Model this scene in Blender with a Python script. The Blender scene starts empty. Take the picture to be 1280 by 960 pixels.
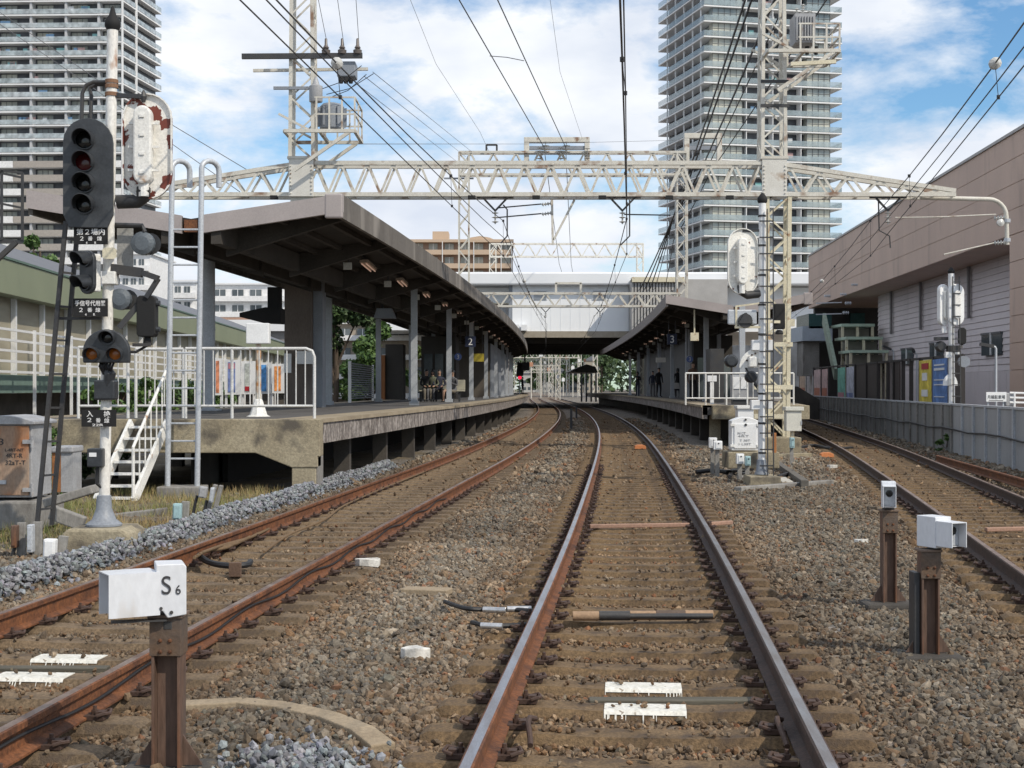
import bpy, bmesh, math, random
import numpy as np
from mathutils import Matrix, Vector
C = bpy.context.scene
COL = C.collection
R = math.radians
random.seed(7)
RNG = np.random.default_rng(11)

# ---------------------------------------------------------------- camera, sky, sun, exposure
EYE, FPX, HY = 1.55, 1800.0, 486.0          # eye height above the rail head, focal length and horizon of the photograph
cd = bpy.data.cameras.new('camera'); cam = bpy.data.objects.new('camera', cd); COL.objects.link(cam)
cam.location = (0, 0, EYE); cam.rotation_euler = (R(90), 0, 0)
cd.sensor_width = 36; cd.lens = FPX / 1280 * 36; cd.shift_y = (HY - 480) / 1280
cd.clip_start = .1; cd.clip_end = 6000
C.camera = cam

SUN = Vector((.64, -.56, .79)).normalized()
W = bpy.data.worlds.new('World'); C.world = W; W.use_nodes = True
nt = W.node_tree; nt.nodes.clear()
def wn(t, **k):
    n = nt.nodes.new(t)
    for a, b in k.items(): setattr(n, a, b)
    return n
out = wn('ShaderNodeOutputWorld'); bg = wn('ShaderNodeBackground'); bg.inputs['Strength'].default_value = .09
sky = wn('ShaderNodeTexSky', sky_type='NISHITA', sun_disc=False)
sky.sun_elevation = math.asin(SUN.z); sky.sun_rotation = math.atan2(SUN.x, SUN.y)
sky.air_density = 1.1; sky.dust_density = .3; sky.ozone_density = 2.0
tc = wn('ShaderNodeTexCoord')
mp = wn('ShaderNodeMapping'); mp.inputs['Scale'].default_value = (1, 1, 2.3); mp.inputs['Location'].default_value = (2.63, .37, .12)
n1 = wn('ShaderNodeTexNoise'); n1.inputs['Scale'].default_value = 5.0; n1.inputs['Detail'].default_value = 9; n1.inputs['Roughness'].default_value = .60; n1.inputs['Distortion'].default_value = .15
r1 = wn('ShaderNodeValToRGB'); r1.color_ramp.elements[0].position = .37; r1.color_ramp.elements[1].position = .53
n2 = wn('ShaderNodeTexNoise'); n2.inputs['Scale'].default_value = 9; n2.inputs['Detail'].default_value = 6
r2 = wn('ShaderNodeValToRGB')
r2.color_ramp.elements[0].position = .3; r2.color_ramp.elements[0].color = (8.2, 8.9, 10.2, 1)
r2.color_ramp.elements[1].position = .62; r2.color_ramp.elements[1].color = (11.2, 11.5, 11.9, 1)
mx = wn('ShaderNodeMix', data_type='RGBA')
tint = wn('ShaderNodeMix', data_type='RGBA', blend_type='MULTIPLY'); tint.inputs[0].default_value = 1
tint.inputs[7].default_value = (.98, 1.34, 1.58, 1)
L = nt.links.new
L(tc.outputs['Generated'], mp.inputs[0]); L(mp.outputs[0], n1.inputs['Vector']); L(mp.outputs[0], n2.inputs['Vector'])
L(n1.outputs['Fac'], r1.inputs[0]); L(n2.outputs['Fac'], r2.inputs[0])
L(sky.outputs[0], tint.inputs[6])
L(r1.outputs[0], mx.inputs[0]); L(tint.outputs[2], mx.inputs[6]); L(r2.outputs[0], mx.inputs[7])
L(mx.outputs[2], bg.inputs['Color']); L(bg.outputs[0], out.inputs[0])

sl = bpy.data.lights.new('sun', 'SUN'); so = bpy.data.objects.new('sun', sl); COL.objects.link(so)
sl.energy = 3.35; sl.angle = R(.53); sl.color = (1, .91, .77)
so.location = (20, -20, 40); so.rotation_euler = SUN.to_track_quat('Z', 'Y').to_euler()
V = C.view_settings; V.view_transform = 'Standard'; V.look = 'None'; V.exposure = 0; V.gamma = 1; V.use_curve_mapping = False

# ---------------------------------------------------------------- helpers
def at(px, py, Y): return Vector(((px - 640) * Y / FPX, Y, EYE + (HY - py) * Y / FPX))
def ax(px, Y): return (px - 640) * Y / FPX
def az(py, Y): return EYE + (HY - py) * Y / FPX

class MB:
    def __init__(s): s.v = []; s.f = []; s.mi = []; s.cur = 0; s.x = None
    def add(s, vs, fs):
        b = len(s.v)
        for v in vs:
            v = Vector(v)
            if s.x is not None: v = s.x @ v
            s.v.append(v)
        for f in fs: s.f.append([b + i for i in f]); s.mi.append(s.cur)
        return s
    def box(s, c, d, rot=None):
        x, y, z = d[0] / 2, d[1] / 2, d[2] / 2
        vs = [Vector((a * x, b * y, e * z)) for a in (-1, 1) for b in (-1, 1) for e in (-1, 1)]
        if rot is not None: vs = [rot @ v for v in vs]
        c = Vector(c)
        return s.add([c + v for v in vs], [(0, 1, 3, 2), (4, 6, 7, 5), (0, 4, 5, 1), (2, 3, 7, 6), (0, 2, 6, 4), (1, 5, 7, 3)])
    def rng(s, a, b):
        return s.box([(a[i] + b[i]) / 2 for i in range(3)], [abs(b[i] - a[i]) for i in range(3)])
    def bar(s, p, q, w, h=None, up=(0, 0, 1)):
        p, q = Vector(p), Vector(q); h = h or w; d = q - p; l = d.length
        if l < 1e-6: return s
        d /= l; up = Vector(up)
        if abs(d.dot(up)) > .98: up = Vector((0, 1, 0))
        a = d.cross(up).normalized() * w / 2; b = a.cross(d).normalized() * h / 2
        return s.add([p - a - b, p + a - b, p + a + b, p - a + b, q - a - b, q + a - b, q + a + b, q - a + b],
                     [(0, 3, 2, 1), (4, 5, 6, 7), (0, 1, 5, 4), (1, 2, 6, 5), (2, 3, 7, 6), (3, 0, 4, 7)])
    def tube(s, pts, r, n=8, caps=True):
        pts = [Vector(p) for p in pts]; m = len(pts)
        rs = r if isinstance(r, (list, tuple)) else [r] * m
        vs = []; ref = None
        for i, p in enumerate(pts):
            d = (pts[min(i + 1, m - 1)] - pts[max(i - 1, 0)]).normalized()
            if ref is None: ref = Vector((0, 0, 1)) if abs(d.z) < .9 else Vector((1, 0, 0))
            a = (ref - d * ref.dot(d)).normalized(); ref = a; b = d.cross(a)
            for k in range(n):
                t = 2 * math.pi * k / n
                vs.append(p + (a * math.cos(t) + b * math.sin(t)) * rs[i])
        fs = [(i * n + k, i * n + (k + 1) % n, (i + 1) * n + (k + 1) % n, (i + 1) * n + k) for i in range(m - 1) for k in range(n)]
        if caps: fs += [tuple(range(n))[::-1], tuple((m - 1) * n + k for k in range(n))]
        return s.add(vs, fs)
    def lathe(s, c, prof, n=16, axis='z'):
        c = Vector(c); vs = []
        for r, h in prof:
            for k in range(n):
                t = 2 * math.pi * k / n; u, w = r * math.cos(t), r * math.sin(t)
                vs.append(c + (Vector((u, w, h)) if axis == 'z' else Vector((u, h, w)) if axis == 'y' else Vector((h, u, w))))
        m = len(prof)
        fs = [(i * n + k, i * n + (k + 1) % n, (i + 1) * n + (k + 1) % n, (i + 1) * n + k) for i in range(m - 1) for k in range(n)]
        fs += [tuple(range(n)), tuple((m - 1) * n + k for k in range(n))]
        return s.add(vs, fs)
    def prism(s, poly, y0, y1, o=(0, 0, 0)):                      # outline in x,z pushed along y
        o = Vector(o); n = len(poly)
        vs = [o + Vector((x, y0, z)) for x, z in poly] + [o + Vector((x, y1, z)) for x, z in poly]
        return s.add(vs, [tuple(range(n)), tuple(range(2 * n - 1, n - 1, -1))] + [(i, i + n, (i + 1) % n + n, (i + 1) % n) for i in range(n)])
    def sweep(s, rings, closed=True, caps=True):
        n = len(rings[0]); vs = [p for r in rings for p in r]; m = len(rings)
        kk = n if closed else n - 1
        fs = [(i * n + k, i * n + (k + 1) % n, (i + 1) * n + (k + 1) % n, (i + 1) * n + k) for i in range(m - 1) for k in range(kk)]
        if caps and closed: fs += [tuple(range(n))[::-1], tuple((m - 1) * n + k for k in range(n))]
        return s.add(vs, fs)
    def build(s, name, mat, parent=None, bevel=0, smooth=False, fix=True):
        off = Vector((0, 0, 0)); p = parent
        while p is not None: off += p.location; p = p.parent
        me = bpy.data.meshes.new(name)
        me.from_pydata([v - off for v in s.v], [], s.f)
        for m in (mat if isinstance(mat, (list, tuple)) else [mat]): me.materials.append(m)
        me.polygons.foreach_set('material_index', s.mi)
        if fix:
            b = bmesh.new(); b.from_mesh(me); bmesh.ops.recalc_face_normals(b, faces=b.faces); b.to_mesh(me); b.free()
        if smooth:
            me.polygons.foreach_set('use_smooth', [True] * len(me.polygons))
            try: me.set_sharp_from_angle(angle=R(40))
            except Exception: pass
        o = bpy.data.objects.new(name, me); COL.objects.link(o)
        if parent is not None: o.parent = parent
        if bevel:
            b = o.modifiers.new('bevel', 'BEVEL'); b.width = bevel; b.segments = 2; b.limit_method = 'ANGLE'; b.angle_limit = R(40)
        return o

def tag(o, label, cat, group=None):
    o['label'] = label; o['category'] = cat
    if group: o['group'] = group
    return o
def kind(o, k): o['kind'] = k; return o
def thing(name, loc, label, cat, group=None):
    o = bpy.data.objects.new(name, None); COL.objects.link(o); o.location = loc; o.empty_display_size = .2
    return tag(o, label, cat, group)
def copy_tree(o, parent=None):
    c = o.copy(); COL.objects.link(c)
    if parent is not None: c.parent = parent
    for ch in list(o.children): copy_tree(ch, c)
    return c
def part(name, mb, mat, parent, **k): return mb.build(name, mat, parent, **k)

def spline(pts):
    xs = np.array([p[0] for p in pts], float); ys = np.array([p[1] for p in pts], float)
    d = np.gradient(ys, xs)
    def f(t):
        t = np.asarray(t, float); i = np.clip(np.searchsorted(xs, t) - 1, 0, len(xs) - 2)
        h = xs[i + 1] - xs[i]; u = (t - xs[i]) / h; u = np.clip(u, -1, 2)
        r = (2*u**3 - 3*u**2 + 1)*ys[i] + (u**3 - 2*u**2 + u)*h*d[i] + (-2*u**3 + 3*u**2)*ys[i+1] + (u**3 - u**2)*h*d[i+1]
        return r
    return f
TM = spline([(-8, -.64), (5.9, .56), (11.9, 1.085), (24.5, 2.07), (51.6, 3.88), (82, 5.22), (111, 5.95), (147, 6.4), (200, 6.8), (300, 7.6), (500, 9.2), (700, 11)])
TA = spline([(-8, -4.35), (9.86, -2.79), (22.5, -1.70), (33, -.80), (63, 1.14), (96, 2.45), (127, 3.05), (200, 3.5), (300, 4.1), (500, 5.5), (700, 7)])
TB = spline([(-8, 1.55), (12.45, 5.13), (19.9, 6.43), (24.7, 7.25), (37.7, 9.4), (57, 12.2), (90, 16.6), (130, 21), (200, 28)])

# ---------------------------------------------------------------- materials
MATS = {}
def mat(name, col, rough=.7, metal=0, col2=None, scale=3, amt=.5, grain=.12, gscale=40, bump=.15, bscale=60,
        stain=None, sscale=2.5, slo=.56, shi=.60, stretch=None, alpha=1, spec=.5, coord='Object', detail=6):
    """base colour varied by a large and a fine noise; optional patches of a second substance (rust, dirt)"""
    if name in MATS: return MATS[name]
    m = bpy.data.materials.new(name); m.use_nodes = True; t = m.node_tree; N = t.nodes; K = t.links.new
    b = N['Principled BSDF']; b.inputs['Roughness'].default_value = rough; b.inputs['Metallic'].default_value = metal
    b.inputs['Specular IOR Level'].default_value = spec
    tcn = N.new('ShaderNodeTexCoord'); mpn = N.new('ShaderNodeMapping'); K(tcn.outputs[coord], mpn.inputs[0])
    if stretch: mpn.inputs['Scale'].default_value = stretch
    a = N.new('ShaderNodeTexNoise'); a.inputs['Scale'].default_value = scale; a.inputs['Detail'].default_value = detail; K(mpn.outputs[0], a.inputs['Vector'])
    ra = N.new('ShaderNodeMapRange'); ra.inputs[1].default_value = .35; ra.inputs[2].default_value = .65; K(a.outputs['Fac'], ra.inputs[0])
    m1 = N.new('ShaderNodeMix'); m1.data_type = 'RGBA'
    c2 = col2 or tuple(c * .72 for c in col)
    m1.inputs[6].default_value = (*col, 1); m1.inputs[7].default_value = (*c2, 1)
    sc = N.new('ShaderNodeMath'); sc.operation = 'MULTIPLY'; sc.inputs[1].default_value = amt; K(ra.outputs[0], sc.inputs[0]); K(sc.outputs[0], m1.inputs[0])
    g = N.new('ShaderNodeTexNoise'); g.inputs['Scale'].default_value = gscale; g.inputs['Detail'].default_value = 4; K(mpn.outputs[0], g.inputs['Vector'])
    rg = N.new('ShaderNodeMapRange'); rg.inputs[1].default_value = .3; rg.inputs[2].default_value = .7
    rg.inputs[3].default_value = 1 - grain * 1.5; rg.inputs[4].default_value = 1 + grain; K(g.outputs['Fac'], rg.inputs[0])
    m2 = N.new('ShaderNodeMix'); m2.data_type = 'RGBA'; m2.blend_type = 'MULTIPLY'; m2.inputs[0].default_value = 1
    K(m1.outputs[2], m2.inputs[6]); K(rg.outputs[0], m2.inputs[7]); last = m2.outputs[2]
    if stain:
        sn = N.new('ShaderNodeTexNoise'); sn.inputs['Scale'].default_value = sscale; sn.inputs['Detail'].default_value = 7; K(mpn.outputs[0], sn.inputs['Vector'])
        rs = N.new('ShaderNodeMapRange'); rs.inputs[1].default_value = slo; rs.inputs[2].default_value = shi; K(sn.outputs['Fac'], rs.inputs[0])
        m3 = N.new('ShaderNodeMix'); m3.data_type = 'RGBA'; K(rs.outputs[0], m3.inputs[0]); K(last, m3.inputs[6]); m3.inputs[7].default_value = (*stain, 1); last = m3.outputs[2]
    K(last, b.inputs['Base Color'])
    if bump:
        bn = N.new('ShaderNodeTexNoise'); bn.inputs['Scale'].default_value = bscale; bn.inputs['Detail'].default_value = 4; K(mpn.outputs[0], bn.inputs['Vector'])
        bp = N.new('ShaderNodeBump'); bp.inputs['Strength'].default_value = bump; bp.inputs['Distance'].default_value = .02
        K(bn.outputs['Fac'], bp.inputs['Height']); K(bp.outputs[0], b.inputs['Normal'])
    if alpha < 1: b.inputs['Alpha'].default_value = alpha
    MATS[name] = m
    return m
def glow(name, col, st):
    if name in MATS: return MATS[name]
    m = bpy.data.materials.new(name); m.use_nodes = True; b = m.node_tree.nodes['Principled BSDF']
    b.inputs['Base Color'].default_value = (*col, 1); b.inputs['Emission Color'].default_value = (*col, 1); b.inputs['Emission Strength'].default_value = st
    MATS[name] = m; return m

white = mat('white_paint', (.78, .78, .76), .45, col2=(.62, .60, .55), amt=.4, stain=(.35, .22, .13), sscale=5, slo=.66, shi=.74, bump=.05)
whitec = mat('clean_white', (.80, .81, .82), .4, amt=.3, grain=.05, bump=.03)
whiterust = mat('white_paint_flaking', (.80, .79, .76), .5, col2=(.68, .65, .58), stain=(.16, .035, .02), sscale=4.2, slo=.545, shi=.555, bump=.08)
whitespot = mat('white_paint_spotted', (.80, .80, .77), .5, col2=(.70, .67, .60), stain=(.16, .05, .03), sscale=8, slo=.66, shi=.67, bump=.06)
cream = mat('cream_steel', (.66, .61, .46), .5, col2=(.50, .44, .31), stain=(.28, .14, .06), sscale=4, slo=.6, shi=.72)
steelw = mat('pale_steel', (.63, .61, .55), .5, col2=(.46, .43, .37), stain=(.23, .14, .09), sscale=2.2, slo=.57, shi=.70, bump=.08)
galv = mat('galvanised', (.50, .53, .57), .45, metal=.2, col2=(.40, .42, .45), amt=.6, bump=.05)
greysteel = mat('grey_painted_steel', (.25, .275, .315), .5, col2=(.19, .205, .23), amt=.5, bump=.05)
dark = mat('dark_steel', (.035, .037, .042), .5, col2=(.06, .055, .05), amt=.7, bump=.06)
black = mat('black_enamel', (.022, .025, .03), .42, col2=(.05, .055, .062), amt=.8, scale=5, bump=.05)
blackm = mat('black_matte', (.012, .012, .013), .8, bump=.05)
railrust = mat('rail_rust', (.20, .074, .026), .75, col2=(.10, .038, .017), scale=6, amt=1, grain=.3, bump=.3, bscale=90)
railrustd = mat('rail_rust_shaded', (.07, .04, .03), .75, col2=(.045, .028, .023), scale=6, amt=1, grain=.3, bump=.3, bscale=90)  # darker copy of the rail rust, shade on the rail webs put into the colour
railtop = mat('rail_head_steel', (.42, .42, .45), .3, metal=.85, col2=(.20, .14, .11), amt=.6, scale=4, stretch=(4, .6, 1), bump=.03)
railtopd = mat('rail_head_dull', (.36, .27, .22), .35, metal=.6, col2=(.17, .085, .05), amt=.9, scale=4, bump=.05)
clipm = mat('clip_iron', (.075, .042, .03), .7, col2=(.045, .028, .022), bump=.2)
sleeperm = mat('sleeper_concrete', (.195, .128, .066), .9, col2=(.105, .068, .036), scale=3.2, amt=1, grain=.3, gscale=55, coord='Object', stain=(.075, .052, .036), sscale=7, slo=.54, shi=.70, bump=.4, bscale=120)
sleepgrey = mat('sleeper_grey', (.215, .152, .092), .9, col2=(.12, .084, .05), scale=3.2, amt=1, grain=.28, gscale=55, stain=(.085, .062, .045), sscale=7, slo=.55, shi=.70, bump=.4, bscale=120)
paintw = mat('sleeper_white_paint', (.74, .73, .68), .6, col2=(.6, .58, .5), amt=.7, scale=14, stain=(.2, .15, .1), sscale=22, slo=.62, shi=.68, bump=.2)
conc = mat('old_concrete', (.36, .315, .225), .9, col2=(.26, .22, .15), scale=1.6, amt=1, grain=.18, gscale=30, stain=(.105, .092, .075), sscale=1.9, slo=.50, shi=.62, bump=.35)
concg = mat('grey_concrete', (.29, .28, .26), .9, col2=(.20, .19, .18), scale=1.3, amt=1, grain=.15, gscale=24, stain=(.13, .12, .11), sscale=2.0, slo=.55, shi=.7, bump=.3, stretch=(1, 1, .5))
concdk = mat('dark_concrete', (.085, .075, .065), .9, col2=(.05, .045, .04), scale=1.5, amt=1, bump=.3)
edgem = mat('chipped_platform_edge', (.30, .27, .25), .9, col2=(.12, .10, .09), scale=4, amt=1, grain=.4, gscale=22, stain=(.38, .345, .32), sscale=6, slo=.55, shi=.63, bump=.5, stretch=(1, 1, .7))
edgetop = mat('platform_coping', (.37, .31, .22), .9, col2=(.27, .22, .155), scale=1.4, amt=1, grain=.15, bump=.3)
platm = mat('platform_asphalt', (.12, .115, .11), .95, col2=(.085, .08, .08), scale=1.0, amt=1, grain=.2, bump=.3)
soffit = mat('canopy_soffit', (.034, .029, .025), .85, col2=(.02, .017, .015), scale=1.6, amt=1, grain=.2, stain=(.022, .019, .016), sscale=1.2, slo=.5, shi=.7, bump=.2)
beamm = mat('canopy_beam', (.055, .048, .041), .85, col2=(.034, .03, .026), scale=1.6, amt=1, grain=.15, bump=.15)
fasciap = mat('canopy_fascia_pink', (.38, .34, .335), .6, col2=(.30, .27, .265), scale=1.1, amt=.8, grain=.06, bump=.05)
fasciag = mat('canopy_fascia_grey', (.165, .15, .135), .8, col2=(.10, .09, .08), scale=.9, amt=1, grain=.15, stretch=(1, 1, .3), stain=(.24, .22, .20), sscale=1.1, slo=.55, shi=.68, bump=.15)
roofg = mat('canopy_roof', (.27, .26, .25), .7, bump=.1)
rubber = mat('black_cable', (.018, .018, .02), .55, bump=.08)
wirem = mat('overhead_wire', (.035, .035, .038), .5, metal=.2, bump=0)
wirel = mat('thin_wire', (.14, .14, .15), .5, metal=.2, bump=0)
porcelain = mat('insulator_porcelain', (.55, .55, .53), .25, bump=0)
rusty = mat('rusted_sheet', (.30, .27, .23), .7, col2=(.36, .16, .06), scale=1.5, amt=1, grain=.12, stain=(.38, .13, .035), sscale=2.2, slo=.5, shi=.62, bump=.15, stretch=(1, 1, .45))
cabgrey = mat('cabinet_grey', (.38, .39, .41), .55, col2=(.30, .30, .31), amt=.8, stain=(.25, .15, .09), sscale=4, slo=.64, shi=.75, bump=.06)
postrust = mat('post_rusted_beam', (.105, .075, .06), .7, col2=(.14, .065, .035), scale=3, amt=1, grain=.2, stretch=(1, 1, .25), stain=(.19, .075, .03), sscale=3.5, slo=.55, shi=.68, bump=.2)
lens = mat('dark_lens', (.01, .012, .013), .12, bump=0)
lensamber = mat('amber_lens', (.42, .13, .02), .2, bump=0, grain=.05)
lensred = mat('dark_red_lens', (.09, .008, .01), .15, bump=0)
glassd = mat('window_glass', (.055, .07, .08), .12, col2=(.12, .14, .15), scale=.6, amt=1, bump=0)
textw = mat('white_lettering', (.80, .80, .80), .6, bump=0, grain=.03)
textd = mat('dark_lettering', (.04, .04, .045), .7, bump=0, grain=.05)
lightblue = mat('pale_blue_box', (.34, .50, .53), .5, bump=.05)
orange = mat('orange_paint', (.60, .22, .08), .7, bump=.15)

def lettering(text, c, h, m, parent, yaw=0, name='lettering', w=None, spacing=1.0, bold=0):
    cu = bpy.data.curves.new('tmp', 'FONT'); cu.body = text; cu.size = 1; cu.align_x = 'CENTER'; cu.align_y = 'CENTER'; cu.extrude = .012; cu.offset = bold; cu.space_character = spacing
    o = bpy.data.objects.new('tmp', cu); COL.objects.link(o)
    bpy.context.view_layer.update()
    me = bpy.data.meshes.new_from_object(o.evaluated_get(bpy.context.evaluated_depsgraph_get()))
    bpy.data.objects.remove(o); bpy.data.curves.remove(cu)
    me.name = name
    xs = [v.co for v in me.vertices]
    if not xs: return None
    x0, x1 = min(v.x for v in xs), max(v.x for v in xs); y0, y1 = min(v.y for v in xs), max(v.y for v in xs)
    s = h / (y1 - y0); sx = w / (x1 - x0) if w else s
    off = Vector((0, 0, 0)); p = parent
    while p is not None: off += p.location; p = p.parent
    rot = Matrix.Rotation(yaw, 3, 'Z')
    for v in me.vertices:
        q = Vector(((v.co.x - (x0 + x1) / 2) * sx, -v.co.z * .15 - .0015, (v.co.y - (y0 + y1) / 2) * s))
        v.co = Vector(c) + rot @ q - off
    me.materials.clear(); me.materials.append(m)
    ob = bpy.data.objects.new(name, me); COL.objects.link(ob); ob.parent = parent
    return ob
# ---------------------------------------------------------------- ground, ballast, tracks
def trackdist(X, Y):
    return np.minimum(np.minimum(np.abs(X - TM(Y)), np.abs(X - TA(Y))), np.abs(X - TB(Y)))
def vnoise(x, y, s, seed=0):
    r = np.random.default_rng(seed); g = r.random((64, 64))
    u, v = np.asarray(x) / s, np.asarray(y) / s; i, j = np.floor(u).astype(int), np.floor(v).astype(int)
    a, b = u - i, v - j; a = a*a*(3-2*a); b = b*b*(3-2*b)
    q = lambda p, k: g[p % 64, k % 64]
    return q(i, j)*(1-a)*(1-b) + q(i+1, j)*a*(1-b) + q(i, j+1)*(1-a)*b + q(i+1, j+1)*a*b
def gz(x, y):
    d = trackdist(x, y)
    h = -.225 + .05 * (vnoise(x, y, 1.3, 3) - .5) + .035 * (vnoise(x, y, .45, 5) - .5)
    h = h + .035 * np.clip((d - 1.15) / .5, 0, 1) * np.clip((3.2 - d) / 1.2, 0, 1)
    return np.where(d < 1.05, -.24 + .02 * (vnoise(x, y, .4, 8) - .5), h)
def ground_grid(name, xs, ys, zf, m):
    X, Y = np.meshgrid(xs, ys); Z = zf(X, Y); n = len(xs)
    me = bpy.data.meshes.new(name); co = np.stack([X, Y, Z], -1).reshape(-1, 3)
    i = np.arange(len(ys) - 1)[:, None] * n + np.arange(n - 1)[None]; q = np.stack([i, i+1, i+n+1, i+n], -1).reshape(-1, 4)
    me.vertices.add(len(co)); me.vertices.foreach_set('co', co.ravel())
    me.loops.add(q.size); me.loops.foreach_set('vertex_index', q.ravel().astype(np.int32))
    me.polygons.add(len(q)); me.polygons.foreach_set('loop_start', np.arange(0, q.size, 4, dtype=np.int32))
    me.update(calc_edges=True); me.polygons.foreach_set('use_smooth', np.ones(len(q), bool))
    at_ = me.attributes.new('dust', 'FLOAT', 'POINT')
    d = trackdist(co[:, 0], co[:, 1]); at_.data.foreach_set('value', np.clip((1.75 - d) / .7, 0, 1).astype(np.float32))
    me.materials.append(m); o = bpy.data.objects.new(name, me); COL.objects.link(o); return o

def ballast_mat(name, scale):
    m = bpy.data.materials.new(name); m.use_nodes = True; t = m.node_tree; N = t.nodes; K = t.links.new; b = N['Principled BSDF']; b.inputs['Roughness'].default_value = .92
    tcn = N.new('ShaderNodeTexCoord'); v = N.new('ShaderNodeTexVoronoi'); v.inputs['Scale'].default_value = scale; K(tcn.outputs['Object'], v.inputs['Vector'])
    sp = N.new('ShaderNodeSeparateColor'); K(v.outputs['Color'], sp.inputs[0])
    r = N.new('ShaderNodeValToRGB'); e = r.color_ramp.elements
    e[0].position = 0; e[0].color = (.075, .065, .055, 1); e[1].position = 1; e[1].color = (.30, .28, .25, 1)
    for p, c in ((.3, (.14, .115, .09)), (.55, (.19, .155, .12)), (.8, (.17, .165, .155))): q = e.new(p); q.color = (*c, 1)
    K(sp.outputs[0], r.inputs[0])
    a = N.new('ShaderNodeAttribute'); a.attribute_name = 'dust'
    no = N.new('ShaderNodeTexNoise'); no.inputs['Scale'].default_value = .9; no.inputs['Detail'].default_value = 5; K(tcn.outputs['Object'], no.inputs['Vector'])
    mr = N.new('ShaderNodeMapRange'); mr.inputs[1].default_value = .3; mr.inputs[2].default_value = .7; mr.inputs[3].default_value = .25; mr.inputs[4].default_value = .8; K(no.outputs['Fac'], mr.inputs[0])
    mu = N.new('ShaderNodeMath'); mu.operation = 'MULTIPLY'; K(a.outputs['Fac'], mu.inputs[0]); K(mr.outputs[0], mu.inputs[1])
    x = N.new('ShaderNodeMix'); x.data_type = 'RGBA'; x.blend_type = 'MULTIPLY'; x.inputs[7].default_value = (1.0, .70, .45, 1); K(mu.outputs[0], x.inputs[0]); K(r.outputs[0], x.inputs[6]); K(x.outputs[2], b.inputs['Base Color'])
    bp = N.new('ShaderNodeBump'); bp.inputs['Strength'].default_value = .9; bp.inputs['Distance'].default_value = .03; bp.invert = True
    K(v.outputs['Distance'], bp.inputs['Height']); K(bp.outputs[0], b.inputs['Normal'])
    return m
xs = np.concatenate([[-1500, -500, -150, -60, -30, -20], np.arange(-13, 22, .22), [24, 30, 40, 70, 150, 500, 1500]])
ys = np.concatenate([[-40, -10], np.arange(-4, 36, .22), np.arange(36, 80, 1.), [85, 95, 110, 130, 160, 200, 260, 400, 700, 1500, 4000]])
kind(ground_grid('ground', xs, ys, gz, ballast_mat('ballast_ground', 15)), 'structure')

# loose stones: one heap of uncountable ballast
def stone_proto():
    b = bmesh.new(); bmesh.ops.create_icosphere(b, subdivisions=1, radius=1); vs = np.array([v.co[:] for v in b.verts]); fs = np.array([[v.index for v in f.verts] for f in b.faces]); b.free(); return vs, fs
SV, SF = stone_proto()
VAR = []
for k in range(16):
    v = SV * (1 + RNG.uniform(-.32, .26, (len(SV), 1))) * np.array([1, RNG.uniform(.6, .95), RNG.uniform(.45, .8)]); VAR.append(v)
VAR = np.array(VAR)
def stones(name, P, S, colr, label, cat):
    n = len(P); q = RNG.normal(size=(n, 4)); q /= np.linalg.norm(q, axis=1)[:, None]; w, x, y, z = q.T
    M = np.stack([1-2*(y*y+z*z), 2*(x*y-z*w), 2*(x*z+y*w), 2*(x*y+z*w), 1-2*(x*x+z*z), 2*(y*z-x*w), 2*(x*z-y*w), 2*(y*z+x*w), 1-2*(x*x+y*y)], -1).reshape(n, 3, 3)
    v = VAR[RNG.integers(0, len(VAR), n)]; v = np.einsum('nij,nkj->nki', M, v) * S[:, None, None] + P[:, None]
    nv = v.shape[1]; f = SF[None] + (np.arange(n) * nv)[:, None, None]
    me = bpy.data.meshes.new(name); me.vertices.add(n * nv); me.vertices.foreach_set('co', v.astype(np.float32).ravel())
    f = f.reshape(-1, 3).astype(np.int32); me.loops.add(f.size); me.loops.foreach_set('vertex_index', f.ravel())
    me.polygons.add(len(f)); me.polygons.foreach_set('loop_start', np.arange(0, f.size, 3, dtype=np.int32)); me.update(calc_edges=False); me.polygons.foreach_set('use_smooth', np.zeros(len(f), bool))
    ca = me.attributes.new('stone', 'FLOAT_COLOR', 'POINT'); cc = np.ones((n, nv, 4), np.float32); cc[..., :3] = colr[:, None]; ca.data.foreach_set('color', cc.ravel())
    me.materials.append(MATS['stone']); o = bpy.data.objects.new(name, me); COL.objects.link(o); o['kind'] = 'stuff'; return tag(o, label, cat)
def stone_mat():
    m = bpy.data.materials.new('stone'); m.use_nodes = True; t = m.node_tree; N = t.nodes; K = t.links.new; b = N['Principled BSDF']; b.inputs['Roughness'].default_value = .9
    a = N.new('ShaderNodeAttribute'); a.attribute_name = 'stone'
    tcn = N.new('ShaderNodeTexCoord'); g = N.new('ShaderNodeTexNoise'); g.inputs['Scale'].default_value = 60; g.inputs['Detail'].default_value = 4; K(tcn.outputs['Object'], g.inputs['Vector'])
    mr = N.new('ShaderNodeMapRange'); mr.inputs[1].default_value = .3; mr.inputs[2].default_value = .7; mr.inputs[3].default_value = .7; mr.inputs[4].default_value = 1.25; K(g.outputs['Fac'], mr.inputs[0])
    x = N.new('ShaderNodeMix'); x.data_type = 'RGBA'; x.blend_type = 'MULTIPLY'; x.inputs[0].default_value = 1; K(a.outputs['Color'], x.inputs[6]); K(mr.outputs[0], x.inputs[7]); K(x.outputs[2], b.inputs['Base Color'])
    bp = N.new('ShaderNodeBump'); bp.inputs['Strength'].default_value = .4; bp.inputs['Distance'].default_value = .01; K(g.outputs['Fac'], bp.inputs['Height']); K(bp.outputs[0], b.inputs['Normal'])
    MATS['stone'] = m
stone_mat()
PAL = np.array([(.20, .19, .175), (.165, .14, .115), (.24, .22, .195), (.12, .105, .09), (.19, .145, .105), (.145, .14, .135), (.30, .28, .255), (.21, .125, .085), (.16, .17, .165)])
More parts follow.
